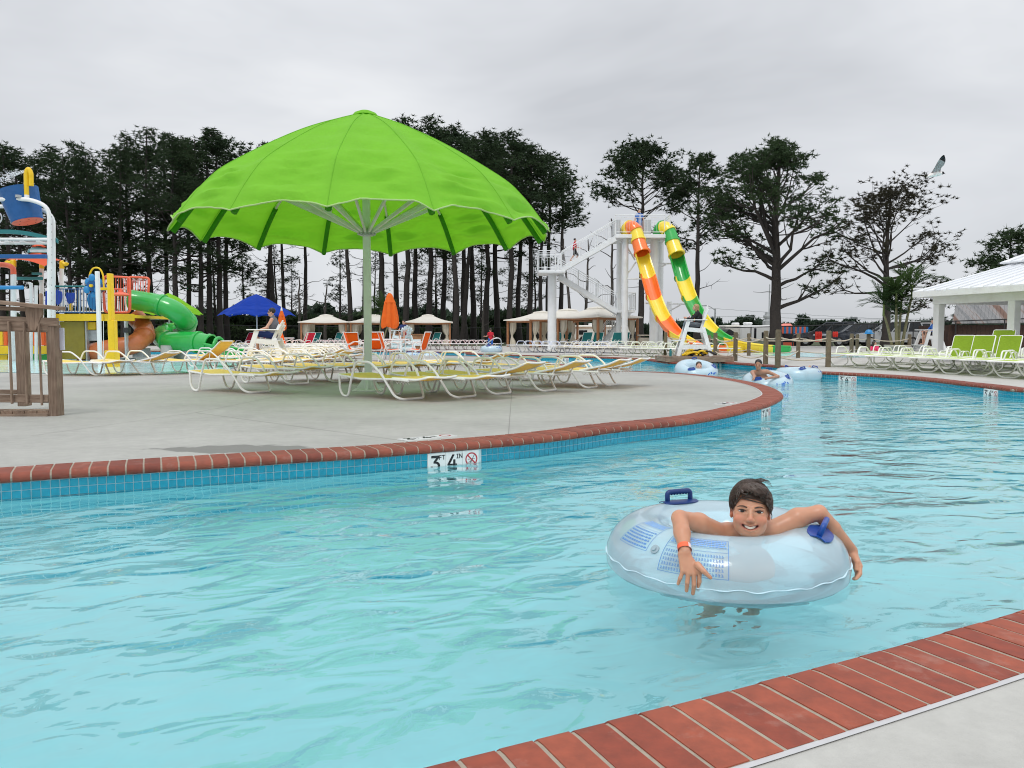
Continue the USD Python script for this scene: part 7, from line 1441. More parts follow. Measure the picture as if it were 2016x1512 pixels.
def person(label, J, s=1.0, skin=PALE, hair='hair_dark', hair_len=0, shirt=None, sleeves=.35, bottom=None, leg=.45, face=(1, 0, 0), res=.011, group=None, skip=(), female=False):
    """J: joints in world metres. face: direction that the face looks to."""
    b = Body(); j = {k: np.asarray(v, float) for k, v in J.items()}; f = unit(face); side = unit(np.cross(f, [0, 0, 1.0])); up = np.cross(side, f); Rh = np.stack([side, -f, up], 1); o = j['head']; xf = (Rh, o)
    o0 = j['pelvis'].copy(); o0[2] = min(v[2] for v in j.values())
    tw = .135 * s; torso = Body()
    def tor(B_, g=0.0):
        u = unit(j['shR'] - j['shL']); B_.cap(j['pelvis'] + u * .075 * s, j['pelvis'] - u * .075 * s, .105 * s + g, k=.06 * s); B_.cap(j['pelvis'], j['chest'], .115 * s + g, .125 * s + g, k=.08 * s); B_.cap(j['chest'] + u * .07 * s, j['chest'] - u * .07 * s, .105 * s + g, k=.08 * s)
        B_.cap(j['shL'] * .9 + j['shR'] * .1, j['shR'] * .9 + j['shL'] * .1, .062 * s + g, k=.07 * s); return B_
    tor(b)
    b.cap(j['neck'] - [0, 0, .03 * s], o - up * .05 * s, .055 * s, .048 * s, k=.03 * s)
    for q in 'LR':
        if 'arm' + q in skip: continue
        b.cap(j['sh' + q], j['el' + q], .048 * s, .036 * s, k=.035 * s); b.cap(j['el' + q], j['ha' + q], .037 * s, .024 * s, k=.012 * s)
        d = unit(j['ha' + q] - j['el' + q]); h0 = j['ha' + q]; d2 = unit(j['tip' + q] - h0) if 'tip' + q in j else d; wv = unit(np.cross(d2, f + .01)); b.cap(h0, h0 + d2 * .07 * s, .026 * s, .030 * s, k=.012 * s)
        for i in range(4):
            r0 = h0 + d2 * .075 * s + wv * (i - 1.5) * .019 * s; r1 = r0 + d2 * (.045 - .006 * abs(i - 1.3)) * s; b.cap(r0, r1, .0095 * s, .0085 * s, k=.004 * s); b.cap(r1, r1 + unit(d2 + f * -.35) * .035 * s, .0085 * s, .007 * s, k=.004 * s)
        t0 = h0 + d2 * .02 * s + wv * .026 * s; b.cap(t0, t0 + unit(d2 + wv) * .05 * s, .011 * s, .008 * s, k=.006 * s)
    if 'legs' not in skip:
        for q in 'LR':
            b.cap(j['hi' + q], j['kn' + q], .082 * s, .056 * s, k=.04 * s); b.cap(j['kn' + q], j['an' + q], .055 * s, .036 * s, k=.02 * s); b.cap(j['kn' + q] * .7 + j['an' + q] * .3 - f * .01, j['kn' + q] * .45 + j['an' + q] * .55 - f * .01, .053 * s, .045 * s, k=.02 * s)
            fd = unit(f * [1, 1, 0]); b.cap(j['an' + q] - [0, 0, .035 * s] - fd * .03 * s, j['an' + q] - [0, 0, .045 * s] + fd * .13 * s, .033 * s, .026 * s, k=.02 * s)
    hs = s * 1.0
    for c, r in (((0, .015, .035), (.074, .092, .088)), ((0, -.022, -.03), (.064, .066, .076)), ((0, -.062, -.088), (.026, .026, .024))): b.ell(np.array(c) * hs, np.array(r) * hs, k=.03 * hs, xf=xf)
    b.cap(np.array((0, -.084, .006)) * hs, np.array((0, -.108, -.026)) * hs, .009 * hs, .014 * hs, k=.014 * hs, xf=xf)
    for q in (-1, 1):
        b.ell(np.array((q * .033, -.094, .006)) * hs, np.array((.016, .014, .011)) * hs, k=.012 * hs, sub=True, xf=xf); b.ell(np.array((q * .076, .012, -.01)) * hs, np.array((.011, .020, .030)) * hs, k=.008 * hs, xf=xf)
    b.cap(np.array((-.022, -.089, -.060)) * hs, np.array((.022, -.089, -.060)) * hs, .005 * hs, k=.006 * hs, sub=True, xf=xf)
    V, Q = nets(*b.field(res * max(s, .7))); x = thing('person', label, 'person', o0, 0.0, group); V = V - o0
    col = np.tile(np.array(skin), (len(V), 1)); part(x, 'body', (V, Q), 'skin', smooth=True, color=col)
    hb = Body(); hb.ell(np.array((0, .024, .046)) * hs, np.array((.084, .098, .090)) * hs, k=.02, xf=xf)
    if hair_len > 0:
        hb.cap(np.array((.0, .07, .03)) * hs, np.array((0, .085, -.07 - hair_len)) * hs, .075 * hs, .05 * hs, k=.05 * hs, xf=xf)
        for q in (-1, 1): hb.cap(np.array((q * .06, .02, .03)) * hs, np.array((q * .07, .02, -.05 - hair_len)) * hs, .035 * hs, .022 * hs, k=.04 * hs, xf=xf)
    hb.ell(np.array((0, -.085, -.035)) * hs, np.array((.085, .085, .105)) * hs, k=.02, sub=True, xf=xf)
    hv, hq = nets(*hb.field(.008 * s)); lv = ((hv - o) @ Rh); hv = hv + unit_rows(lv) @ Rh.T * ((meshkit.fbm(lv * np.array([90, 30, 30]) / s, 3, 3) - .5) * .016 * s)[:, None]; part(x, 'hair', (hv - o0, hq), hair, smooth=True)
    ey = MB(); ic = trimesh.creation.icosphere(2, 1.0)
    for q in (-1, 1): part(x, 'eye', MB().add((ic.vertices * np.array([.012, .010, .006]) * hs + np.array((q * .032, -.079, .005)) * hs) @ Rh.T + o - o0, ic.faces), 'eye_dark', smooth=True)
    if shirt:
        c = tor(Body(), .012 * s)
        for q in 'LR':
            if sleeves > 0: c.cap(j['sh' + q], j['sh' + q] + (j['el' + q] - j['sh' + q]) * min(sleeves, 1), .060 * s, .052 * s, k=.035 * s)
            if sleeves > 1: c.cap(j['el' + q], j['el' + q] + (j['ha' + q] - j['el' + q]) * (sleeves - 1), .050 * s, .036 * s, k=.02 * s)
        c.cap(j['neck'], j['neck'] + [0, 0, .012 * s], .068 * s, .062 * s, k=.03 * s); v_, q_ = nets(*c.field(res * s)); part(x, 'shirt', (v_ - o0, q_), shirt, smooth=True)
    if bottom:
        c = Body(); u = unit(j['shR'] - j['shL']); c.cap(j['pelvis'] + u * .075 * s, j['pelvis'] - u * .075 * s, .120 * s, k=.05 * s); c.cap(j['pelvis'], j['pelvis'] + (j['chest'] - j['pelvis']) * .25, .126 * s, k=.04 * s)
        for q in 'LR':
            c.cap(j['hi' + q], j['hi' + q] + (j['kn' + q] - j['hi' + q]) * min(leg * 2, 1), .098 * s, .082 * s, k=.04 * s)
            if leg > .5: c.cap(j['kn' + q], j['kn' + q] + (j['an' + q] - j['kn' + q]) * (leg * 2 - 1), .080 * s, .062 * s, k=.03 * s)
        v_, q_ = nets(*c.field(res * s)); part(x, 'trousers' if leg > .6 else 'shorts', (v_ - o0, q_), bottom, smooth=True)
    return x
def unit_rows(v): return v / np.maximum(np.linalg.norm(v, axis=1, keepdims=True), 1e-9)
def in_frame(loc, rz, J): R = rotz(rz); return {k: np.asarray(loc) + R @ np.asarray(v, float) for k, v in J.items()}
def seated(sh, feet, s=1.0, arms='rest', lean=.0, dy=.0):
    z = sh + .10 * s; d = dict(pelvis=(-.05, 0, z), chest=(-.08 + lean * .6, 0, z + .30 * s), neck=(-.06 + lean, 0, z + .50 * s), head=(-.02 + lean * 1.25, 0, z + .64 * s), shL=(-.07 + lean, .17 * s, z + .43 * s), shR=(-.07 + lean, -.17 * s, z + .43 * s), hiL=(.02, .09 * s, z - .01), hiR=(.02, -.09 * s, z - .01), knL=(.42 * s, .11, z + .03), knR=(.42 * s, -.11, z + .01), anL=(.50 * s, .11, feet + .09), anR=(.42 * s, -.11, feet + .09))
    for q, sg in (('L', 1), ('R', -1)):
        if arms == 'rest': d['el' + q] = (.06 + lean, sg * .24 * s, z + .20 * s); d['ha' + q] = (.30 + lean * .5, sg * .20 * s, z + .12 * s)
        else: d['el' + q] = (.12 + lean, sg * .20 * s, z + .20 * s); d['ha' + q] = (.27 + lean, sg * .06 * s, z + .24 * s)
    return d
dirv = lambda a: (math.cos(a), math.sin(a), -.05)
person('lifeguard man in a grey sleeveless top and navy shorts seated facing left', in_frame(GC_M, PI + .05, seated(.78, .42, .95)), .95, PALE, 'hair_dark', 0, 'cloth_grey', 0, 'cloth_navy', .42, dirv(PI + .05))
sg_ = thing('sunglasses', 'dark sunglasses worn by the lifeguard man in grey', 'sunglasses', GC_M + rotz(PI + .05) @ np.array([-.02, 0, .78 + .095 + .61])); part(sg_, 'lens_bar', MB().tube([rotz(PI + .05) @ np.array(q) for q in ((.0, .075, .01), (.075, .06, .008), (.095, .0, .008), (.075, -.06, .008), (0, -.075, .01))], [.006, .014, .012, .014, .006], 6), 'black_steel')
person('lifeguard woman with long blond hair, black jacket and grey trousers on the tall chair', in_frame(GC_W, PI - .12, seated(.93, .50, .86, 'chin', .06)), .86, PALE, 'hair_blond', .13, 'cloth_black', 1.85, 'cloth_slate', .93, dirv(PI - .05))
rt = thing('rescue_tube', 'red rescue tube across the lap of the blond lifeguard', 'rescue tube', GC_W + np.array([0, 0, 1.02])); part(rt, 'foam', MB().tube(spline([rotz(PI - .12) @ np.array(q) for q in ((.24, -.31, .03), (.05, -.32, .05), (-.12, -.30, .10), (-.22, -.26, .16))], 5), .058, 10), 'cloth_red', smooth=True); part(rt, 'strap', MB().tube(spline([rotz(PI - .12) @ np.array(q) for q in ((.26, -.31, .04), (.32, -.2, .14), (.22, -.1, .26))], 4), .012, 5), 'cloth_red', smooth=True)
person('lifeguard in a dark navy top and red shorts seated behind the closed orange umbrella', in_frame(GC_C, PI * .72 + PI * .75, seated(.83, .42, .85)), .85, PALE, 'hair_dark', 0, 'cloth_navy', .6, 'cloth_red', .4, dirv(PI * 1.35))
person('lifeguard in a bright blue top and dark shorts behind the pavilion post', in_frame(GC_R, PI + .05, seated(.83, .42, .8)), .8, PALE, 'hair_dark', 0, 'cloth_blue', .9, 'cloth_black', .45, dirv(PI))
def standing(h, step=0.0, arm=0.1):
    k = h / 1.75; d = dict(pelvis=(0, 0, .95 * k), chest=(.02, 0, 1.25 * k), neck=(.02, 0, 1.45 * k), head=(.03, 0, 1.61 * k), shL=(.01, .17 * k, 1.39 * k), shR=(.01, -.17 * k, 1.39 * k), hiL=(0, .09 * k, .92 * k), hiR=(0, -.09 * k, .92 * k), knL=(.06 + step, .10 * k, .52 * k), knR=(.02 - step * .4, -.10 * k, .51 * k), anL=(.0 + step * 1.1, .10 * k, .08 * k), anR=(-.05 - step * 1.6, -.10 * k, .08 * k + max(0, step) * .3),
             elL=(-.03 + arm, .24 * k, 1.13 * k), elR=(-.03, -.25 * k, 1.12 * k), haL=(.08 + arm * 2, .27 * k, .92 * k + arm), haR=(.06, -.27 * k, .90 * k)); return d, k
J, k = standing(1.18, .10, .15); person('small child in a red shirt and blue shorts walking by the pool handrail', in_frame(GX(966, 40.5), 2.0, J), k, PALE, 'hair_brown', 0, 'cloth_red', .5, 'cloth_blue', .45, dirv(2.0))
J, k = standing(1.30, .12, .12); fl0 = T(1131, 515.5, -.1); person('child in red and black climbing the upper stair flight', in_frame(fl0, .1, J), k, PALE, 'hair_dark', 0, 'cloth_red', .9, 'cloth_black', .5, dirv(.1))
J, k = standing(1.70); fl0 = T(1258, 462, 1.6); fl0[2] = dk; person('attendant in a blue shirt standing between the two slide tops', in_frame(fl0, -PI / 2, J), k, PALE, 'hair_dark', 0, 'cloth_blue', .5, 'cloth_navy', .5, dirv(-PI / 2))
gp = GX(1721, 31.0); J = seated(-.02, 0, .72, 'chin'); person('girl in a bright pink top sitting low before the potted palm planter', in_frame(gp + [0, 0, .0], -PI / 2 - .5, J), .72, PALE, 'hair_brown', .04, 'cloth_pink', .9, 'cloth_blue', .45, dirv(-PI / 2 + .8))

# ================================================================ INFLATABLE RINGS
def vinyl(name, alpha, col):
    n = {'tr': ('transparent_bsdf', dict(color=(.92, .985, 1.0))), 'ge': ('geometry', {}), 'no': ('noise_texture', dict(scale=6.0, detail=4.0)), 'bp': ('bump', dict(strength=.10, distance=.01)), 'd': ('principled_bsdf', dict(base_color=col, roughness=.3, subsurface_weight=0.0)), 't': ('translucent_bsdf', dict(color=col)), 'x': ('mix_closure', dict(fac=.25)),
         'lw': ('layer_weight', dict(blend=.35)), 'mr': ('map_range', dict(from_min=0, from_max=1, to_min=alpha, to_max=min(alpha + .30, 1))), 'm': ('mix_closure', {}), 'fr': ('fresnel', dict(IOR=1.45)), 'gl': ('glossy_bsdf', dict(roughness=.10)), 'm2': ('mix_closure', {})}
    l = [('ge.position', 'no.vector'), ('no.fac', 'bp.height'), ('bp.normal', 'd.normal'), ('bp.normal', 'gl.normal'), ('d.BSDF', 'x.closure1'), ('t.BSDF', 'x.closure2'), ('lw.facing', 'mr.value'), ('mr.result', 'm.fac'), ('tr.BSDF', 'm.closure1'), ('x.closure', 'm.closure2'), ('fr.fac', 'm2.fac'), ('m.closure', 'm2.closure1'), ('gl.BSDF', 'm2.closure2')]
    M[name] = usdkit.material(stage, '/World/Looks/' + name, n, l, surface='m2.closure')
vinyl('vinyl_clear', .50, (.70, .90, 1.0)); vinyl('vinyl_milky', .72, (.66, .84, .94))
def ring_pt(R, r, a, b, off=0.0): return np.array([math.cos(a) * (R + math.cos(b) * (r + off)), math.sin(a) * (R + math.cos(b) * (r + off)), math.sin(b) * (r + off)])
def ring_frame(R, r, a, b): n = np.array([math.cos(a) * math.cos(b), math.sin(a) * math.cos(b), math.sin(b)]); t = np.array([-math.sin(a), math.cos(a), 0]); return np.stack([t, np.cross(n, t), n], 1)
def ring_handle(x, R, r, a, b, turn=0.0, m='plastic_blue', w=.17, hgt=.062, thick=.0135):
    p = ring_pt(R, r, a, b, .002); Fm = ring_frame(R, r, a, b) @ rotz(turn); at = lambda q: p + Fm @ np.array(q)
    u = np.linspace(-1, 1, 11); v = np.linspace(-1, 1, 7); P = np.array([[at((uu * w * .72, vv * .055 * (1 - .45 * abs(uu) ** 3), .006 - .5 * (uu * w * .72 * math.sin(turn)) ** 2 / r - .5 * (vv * .055 * math.cos(turn)) ** 2 / r)) for vv in v] for uu in u]); hp_ = part(x, 'handle_plate', MB().solid_grid(P[:, ::-1], Fm[:, 2], .004), m, smooth=False)
    part(hp_, 'handle', MB().tube(fillet([at((-w * .5, 0, 0)), at((-w * .5, 0, hgt)), at((w * .5, 0, hgt)), at((w * .5, 0, 0))], .018, 4), thick, 10), m, smooth=True)
    for i in range(6): part(hp_, 'grip_ridge', MB().tube([at((-w * .32 + i * w * .128 - .004, 0, hgt - thick * .75)), at((-w * .32 + i * w * .128 + .004, 0, hgt - thick * .75))], thick * .62, 8), m, smooth=True)
def ring_patch(R, r, a0, a1, b0, b1, off, na=12, nb=8): return np.array([[ring_pt(R, r, a0 + (a1 - a0) * i / na, b0 + (b1 - b0) * j / nb, off) for j in range(nb + 1)] for i in range(na + 1)])
def ring(name, label, loc, R, r, m, rz=0.0, group=None, tilt=None):
    x = thing(name, label, 'inflatable ring', loc, rz, group); na, nb = 72, 28; a = np.arange(na) * 2 * PI / na; b = np.arange(nb) * 2 * PI / nb
    sq = 1 + .012 * np.sin(a * 9)[:, None] * np.cos(b)[None] ** 2; V = np.stack([np.cos(a)[:, None] * (R + r * np.cos(b)[None] * sq), np.sin(a)[:, None] * (R + r * np.cos(b)[None] * sq), np.repeat(r * np.sin(b)[None], na, 0)], -1)
    i = np.arange(na)[:, None]; j = np.arange(nb)[None]; q = np.stack([i * nb + j, ((i + 1) % na) * nb + j, ((i + 1) % na) * nb + (j + 1) % nb, i * nb + (j + 1) % nb], -1).reshape(-1, 4); part(x, 'vinyl_skin', MB().add(V.reshape(-1, 3), q), m, smooth=True)
    return x
# ---- the near ring and the boy
RC, RR, Rr = np.array([.980, 3.578, -.124]), .36, .18
nr_ = ring('inflatable_ring', 'big clear pale-blue inflatable ring carrying the smiling boy', RC, RR, Rr, 'vinyl_clear')
t = np.linspace(0, 2 * PI, 241); bz = .16 + .10 * np.sin(t + .4) + .016 * np.sin(t * 17) + .016 * np.sin(t * 29 + 1)
part(nr_, 'welded_seam', MB().grid(np.stack([[ring_pt(RR, Rr, u, v, .0005) for u, v in zip(t, bz)], [ring_pt(RR, Rr, u, v - .014, .005 + .003 * math.sin(u * 23)) for u, v in zip(t, bz)]], 1)), 'seam_white' if 'seam_white' in M else mat('seam_white', (.50, .68, .76), .4, .05, 20), smooth=True)
ang = lambda px, Y: math.atan2(Y - RC[1], (px - 1008) / F * Y - RC[0])
ring_handle(nr_, RR, Rr, 1.95, 1.50, 0.0, 'plastic_navy', .135, .050, .0125); ring_handle(nr_, RR, Rr, -.60, 1.22, .12, 'plastic_blue', .125, .050, .0125)
part(nr_, 'blue_mark', MB().grid(ring_patch(RR, Rr, .98, 1.03, 1.1, 1.9, .002, 3, 6)), 'print_blue', smooth=True)
mat('print_mid', (.10, .27, .60), .45, .08, 30)
def label_print(a0, a1, b0, b1, glyphs, seed):
    g = random.Random(seed); fm = MB(); w = .0035
    for (p, q, r_, s_) in ((a0, a1, b0, b0 + w * 3), (a0, a1, b1 - w * 3, b1), (a0, a0 + w * 1.6, b0, b1), (a1 - w * 1.6, a1, b0, b1), (a0, a1, b0 + (b1 - b0) * .60, b0 + (b1 - b0) * .60 + w * 2), (a0, a1, b0 + (b1 - b0) * .70, b0 + (b1 - b0) * .70 + w * 2)): fm.grid(ring_patch(RR, Rr, p, q, r_, s_, .0018, 6, 6))
    part(nr_, 'warning_print', fm, 'print_mid', smooth=True, label='blue ruled warning panel'); hd = MB(); rows = MB()
    for k in range(4):
        bb = b0 + (b1 - b0) * (.745 + .06 * k); n_ = 26; aa = a0 + .02
        while aa < a1 - .03: l_ = g.uniform(.012, .035); hd.grid(ring_patch(RR, Rr, aa, min(aa + l_, a1 - .02), bb, bb + (b1 - b0) * .042, .0016, 1, 1)); aa += l_ + .006
    for k in range(6 if not glyphs else 5):
        bb = b0 + (b1 - b0) * (.05 + .105 * k) if glyphs else b0 + (b1 - b0) * (.05 + .09 * k); aa = a0 + .02; hgt = (b1 - b0) * (.062 if glyphs else .045)
        while aa < a1 - .04:
            l_ = .017 if glyphs else g.uniform(.012, .04)
            if glyphs:
                for u, v, uu, vv in ((0, 0, 1, .16), (0, .45, 1, .6), (.4, 0, .6, 1), (0, .85, g.uniform(.5, 1), 1)): rows.grid(ring_patch(RR, Rr, aa + l_ * u, aa + l_ * uu, bb + hgt * v, bb + hgt * vv, .0016, 1, 1))
            else: rows.grid(ring_patch(RR, Rr, aa, aa + l_, bb, bb + hgt, .0016, 1, 1))
            aa += l_ + (.006 if glyphs else .008)
    part(nr_, 'print_heading', hd, 'print_pale_blue', smooth=True, kind='stuff', label='rows of small pale blue printed words'); part(nr_, 'print_rows', rows, 'print_mid', smooth=True, kind='stuff', label='rows of small blue printed characters')
label_print(-2.93, -2.52, .62, 1.62, False, 1); label_print(-2.36, -1.80, .28, 1.30, True, 2)
vp = ring_pt(RR, Rr, -2.44, .72, .001); vR = ring_frame(RR, Rr, -2.44, .72); part(nr_, 'valve', MB().lathe([(.020, 0), (.020, .004), (.011, .006), (.010, .012), (0, .012)], vp, 16, vR), 'grey_vinyl' if 'grey_vinyl' in M else mat('grey_vinyl', (.30, .40, .45), .35, .05, 9), smooth=30)

def boy():
    b = Body(); H = np.array([1.022, 3.335, .141]); Rh = rotz(-.28) @ rotx(-.16) @ roty(.02); xf = (Rh, H); W_ = lambda q: H + Rh @ np.asarray(q, float)
    shR, shL = np.array([.925, 3.43, .015]), np.array([1.150, 3.43, .030]); neck = np.array([1.035, 3.43, .02]); chest = np.array([1.03, 3.45, -.14]); pel = np.array([1.02, 3.55, -.46])
    b.cap(chest + [.05, 0, 0], chest - [.05, 0, 0], .088, k=.06).cap(chest, pel, .095, .085, k=.06).cap(pel + [.05, 0, 0], pel - [.05, 0, 0], .085, k=.05)
    b.cap(shR * .82 + shL * .18, shL * .82 + shR * .18, .050, k=.05); b.cap(neck - [0, 0, .03], W_((0, .025, -.055)), .048, .042, k=.03)
    for s in (-1, 1): b.cap(pel + [s * .065, 0, -.03], pel + [s * .09, .10, -.38], .068, .048, k=.03).cap(pel + [s * .09, .10, -.38], pel + [s * .10, .28, -.66], .047, .032, k=.02)
    # image-left arm over the front of the ring
    E1, W1 = np.array([.712, 3.300, .118]), np.array([.702, 3.142, .016]); b.cap(shR, shR * .45 + E1 * .55 + [0, 0, .012], .046, .041, k=.03).cap(shR * .45 + E1 * .55 + [0, 0, .012], E1, .041, .033, k=.02).cap(E1, E1 * .55 + W1 * .45, .034, .034, k=.012).cap(E1 * .55 + W1 * .45, W1, .033, .0215, k=.012)
    K = [A(1377, 1126, 3.104), A(1366, 1130, 3.100), A(1355, 1129, 3.102), A(1344.5, 1124, 3.110)]
    for i, kk in enumerate(K): b.cap(W1 + [(1 - i) * .006, 0, -.012], kk, .0165, .0115, k=.012)
    tips = [((1377, 1145, 3.094), (1374.5, 1161, 3.100)), ((1366.5, 1151, 3.090), (1364, 1169, 3.098)), ((1353, 1147, 3.092), (1351.5, 1163, 3.100)), ((1339, 1138, 3.104), (1335, 1149.5, 3.112))]
    for i, (kk, (m_, t_)) in enumerate(zip(K, tips)): r = (.0088, .0092, .0088, .0078)[i]; m_, t_ = A(*m_), A(*t_); b.cap(kk, m_, r * 1.08, r, k=.003).cap(m_, t_, r, r * .82, k=.003)
    th0 = A(1374, 1112, 3.100); th1 = A(1387, 1126, 3.072); th2 = A(1399, 1137.5, 3.064); b.cap(th0, th1, .0135, .0105, k=.010).cap(th1, th2, .0103, .0078, k=.003)
    # image-right arm along the ring
    E2, W2 = np.array([1.352, 3.425, .113]), np.array([1.524, 3.468, -.066]); md = shL * .45 + E2 * .55 + [0, 0, .014]; b.cap(shL, md, .046, .041, k=.03).cap(md, E2, .041, .033, k=.02).cap(E2, E2 * .6 + W2 * .4, .034, .033, k=.012).cap(E2 * .6 + W2 * .4, W2, .032, .021, k=.012)
    K2 = [np.array([1.528, 3.398 + .011 * i, -.118 - .010 * i]) for i in range(4)]
    for i, kk in enumerate(K2): b.cap(W2 + [0, -.004 * (1 - i), -.014], kk, .0165, .0112, k=.012)
    for i, kk in enumerate(K2): r = (.0086, .009, .0086, .0076)[i]; m_ = kk + np.array([-.008, -.020, -.028]); t_ = m_ + np.array([-.026, -.016, -.022]) * (1, 1.1, 1, .8)[i]; b.cap(kk, m_, r * 1.08, r, k=.003).cap(m_, t_, r, r * .82, k=.003)
    b.cap(W2 + [-.004, -.012, -.02], A(1688, 1107, 3.405), .0125, .010, k=.008).cap(A(1688, 1107, 3.405), A(1686, 1121, 3.392), .0098, .0075, k=.003)
    # head
    for c, r, k in (((0, .016, .035), (.073, .092, .086), .02), ((0, -.020, -.022), (.0685, .068, .078), .03), ((0, -.058, -.084), (.034, .028, .022), .03), ((0, -.02, -.062), (.061, .050, .040), .03)): b.ell(c, r, k=k, xf=xf)
    for s in (-1, 1):
        b.ell((s * .040, -.062, -.032), (.026, .022, .022), k=.02, xf=xf); b.ell((s * .0345, -.0945, .001), (.021, .016, .0105), k=.010, sub=True, xf=xf)
        b.cap((s * .014, -.0865, .014), (s * .050, -.072, .015), .0075, .006, k=.010, xf=xf); b.cap((s * .018, -.0800, -.0075), (s * .050, -.0705, -.006), .0062, .0055, k=.008, xf=xf)
        b.ell((s * .0765, .012, -.006), (.009, .019, .030), k=.006, xf=xf, R=rotz(s * .35)); b.ell((s * .083, .004, -.004), (.006, .010, .017), k=.005, sub=True, xf=xf); b.ell((s * .0105, -.097, -.034), (.0072, .0085, .0065), k=.006, xf=xf); b.ell((s * .0065, -.1055, -.0415), (.0038, .005, .0035), k=.003, sub=True, xf=xf)
    b.cap((0, -.083, .006), (0, -.1035, -.028), .0068, .0098, k=.012, xf=xf)
    sm = [(-.0345, -.066, -.0500), (-.020, -.0795, -.0615), (0, -.0860, -.0665), (.020, -.0795, -.0615), (.0345, -.066, -.0500)]
    for p, q in zip(sm, sm[1:]): b.cap(np.array(p) + [0, -.002, .0105], np.array(q) + [0, -.002, .0105], .0036, k=.006, xf=xf); b.cap(np.array(p) * [.88, 1, 1] + [0, -.004, -.010], np.array(q) * [.88, 1, 1] + [0, -.004, -.010], .0048, k=.007, xf=xf)
    for p, q, r0, r1 in zip(sm, sm[1:], (.0022, .0066, .0078, .0066), (.0066, .0078, .0066, .0022)): b.cap(np.array(p) + [0, -.006, -.001], np.array(q) + [0, -.006, -.001], r0, r1, k=.003, sub=True, xf=xf)
    D, lo, h = b.field(.0048); V, Q = nets(D, lo, h)
    hb = (np.array([.925, 3.20, .045]), np.array([1.125, 3.47, .300])); h1 = (np.array([.645, 3.05, -.145]), np.array([.76, 3.17, .03])); h2 = (np.array([1.44, 3.30, -.20]), np.array([1.57, 3.50, -.05]))
    C = V[Q].mean(1); keep = np.ones(len(Q), bool)
    for l_, u_ in (hb, h1, h2): keep &= ~((C > l_ + .004) & (C < u_ - .004)).all(1)
    mm = [(V, Q[keep])]; mm = MB().add(*mm[0])
    for (l_, u_), rr in ((hb, .0021), (h1, .0024), (h2, .0024)): mm.add(*nets(*b.field(rr, (l_, u_))))
    V, Q = mm.mesh(); P = (V - H) @ Rh
    col = np.tile(np.array([.53, .262, .160]), (len(V), 1)); inh = np.abs(P).max(1) < .16
    dm = np.full(len(V), 9.0)
    for p, q in zip(sm, sm[1:]):
        p, q = np.array(p) + [0, -.005, -.001], np.array(q) + [0, -.005, -.001]; ab = q - p; tt = np.clip((P - p) @ ab / (ab @ ab), 0, 1); dm = np.minimum(dm, np.linalg.norm((P - p - tt[:, None] * ab) * [1, .7, 1], axis=1))
    f = lambda d, a, b_: np.clip((b_ - d) / (b_ - a), 0, 1)[:, None]
    mixc = lambda c, w: col * (1 - w) + np.array(c) * w
    for s in (-1, 1): col = mixc((.56, .155, .10), .6 * f(np.linalg.norm((P - [s * .044, -.07, -.028]) * [1, 1, 1.2], axis=1), .006, .034) * inh[:, None]); col = mixc((.50, .14, .09), .6 * f(np.linalg.norm(P - [s * .08, .01, -.006], axis=1), .01, .035) * inh[:, None])
    col = mixc((.52, .17, .115), .5 * f(np.linalg.norm(P - [0, -.108, -.028], axis=1), .004, .018) * inh[:, None]); col = mixc((.40, .11, .085), .8 * f(dm, .006, .0125) * inh[:, None]); col = mixc((.05, .012, .010), f(dm, .0045, .007) * ((P[:, 1] > -.088) & inh)[:, None] * .9)
    x = thing('person', 'smiling boy with wet brown hair leaning over the clear ring in the foreground', 'person', RC, 0.0); part(x, 'body', (V - RC, Q), 'skin', smooth=True, color=col)
    ic = trimesh.creation.icosphere(2, 1.0); loc = lambda v: (np.asarray(v) @ Rh.T) + H - RC
    for s in (-1, 1):
        ey_ = part(x, 'eye', MB().add(loc(ic.vertices * [.0150, .010, .0044] + np.array([s * .0345, -.0750, .0018])), ic.faces), 'eye_white', smooth=True); part(ey_, 'iris', MB().add(loc(ic.vertices * [.0086, .005, .0046] + np.array([s * .0340, -.0820, .0020])), ic.faces), 'eye_dark', smooth=True)
        part(x, 'lash_line', MB().tube(loc([(s * .018, -.0850, .0035), (s * .027, -.0872, .0078), (s * .038, -.0845, .0085), (s * .051, -.0755, .0035)]), [.0010, .0019, .0020, .0012], 5), 'hair_dark', smooth=True)
        P_ = np.array([(s * .0145, -.0935, .0185), (s * .030, -.0905, .0235), (s * .044, -.0825, .0230), (s * .055, -.0735, .0180)]); part(x, 'eyebrow', MB().tube(loc(spline(P_, 4)), np.interp(np.linspace(0, 1, 13), [0, .3, 1], [.0024, .0030, .0010]), 6), 'hair_brown', smooth=True)
    tg = spline(np.array(sm) * [.82, 1, 1] + [0, -.0028, .0012], 5); part(x, 'teeth', MB().solid_grid(np.stack([loc(tg + [0, 0, .0042]), loc(tg + [0, -.0012, -.0006]), loc(tg + [0, 0, -.0050])], 1), Rh @ np.array([0, -1.0, 0]), .004), 'teeth', smooth=True)
    # hair: a cap cut along the hairline, combed into strands
    hb_ = Body(); hb_.ell((0, .020, .040), (.0865, .101, .0935), k=.02, xf=xf).ell((0, .055, -.02), (.072, .060, .065), k=.03, xf=xf).ell((.012, -.058, .088), (.058, .034, .030), k=.03, xf=xf).ell((.068, -.02, .035), (.022, .045, .048), k=.02, xf=xf)
    D, lo, h = hb_.field(.0028); X = np.stack(np.meshgrid(*[lo[i] + np.arange(D.shape[i]) * h for i in range(3)], indexing='ij'), -1); L_ = (X - H) @ Rh
    lx, ly, lz = L_[..., 0], L_[..., 1], L_[..., 2]; jag = .010 * (meshkit.noise(np.stack([lx * 160, ly * 20, lz * 0], -1), 5) - .5)
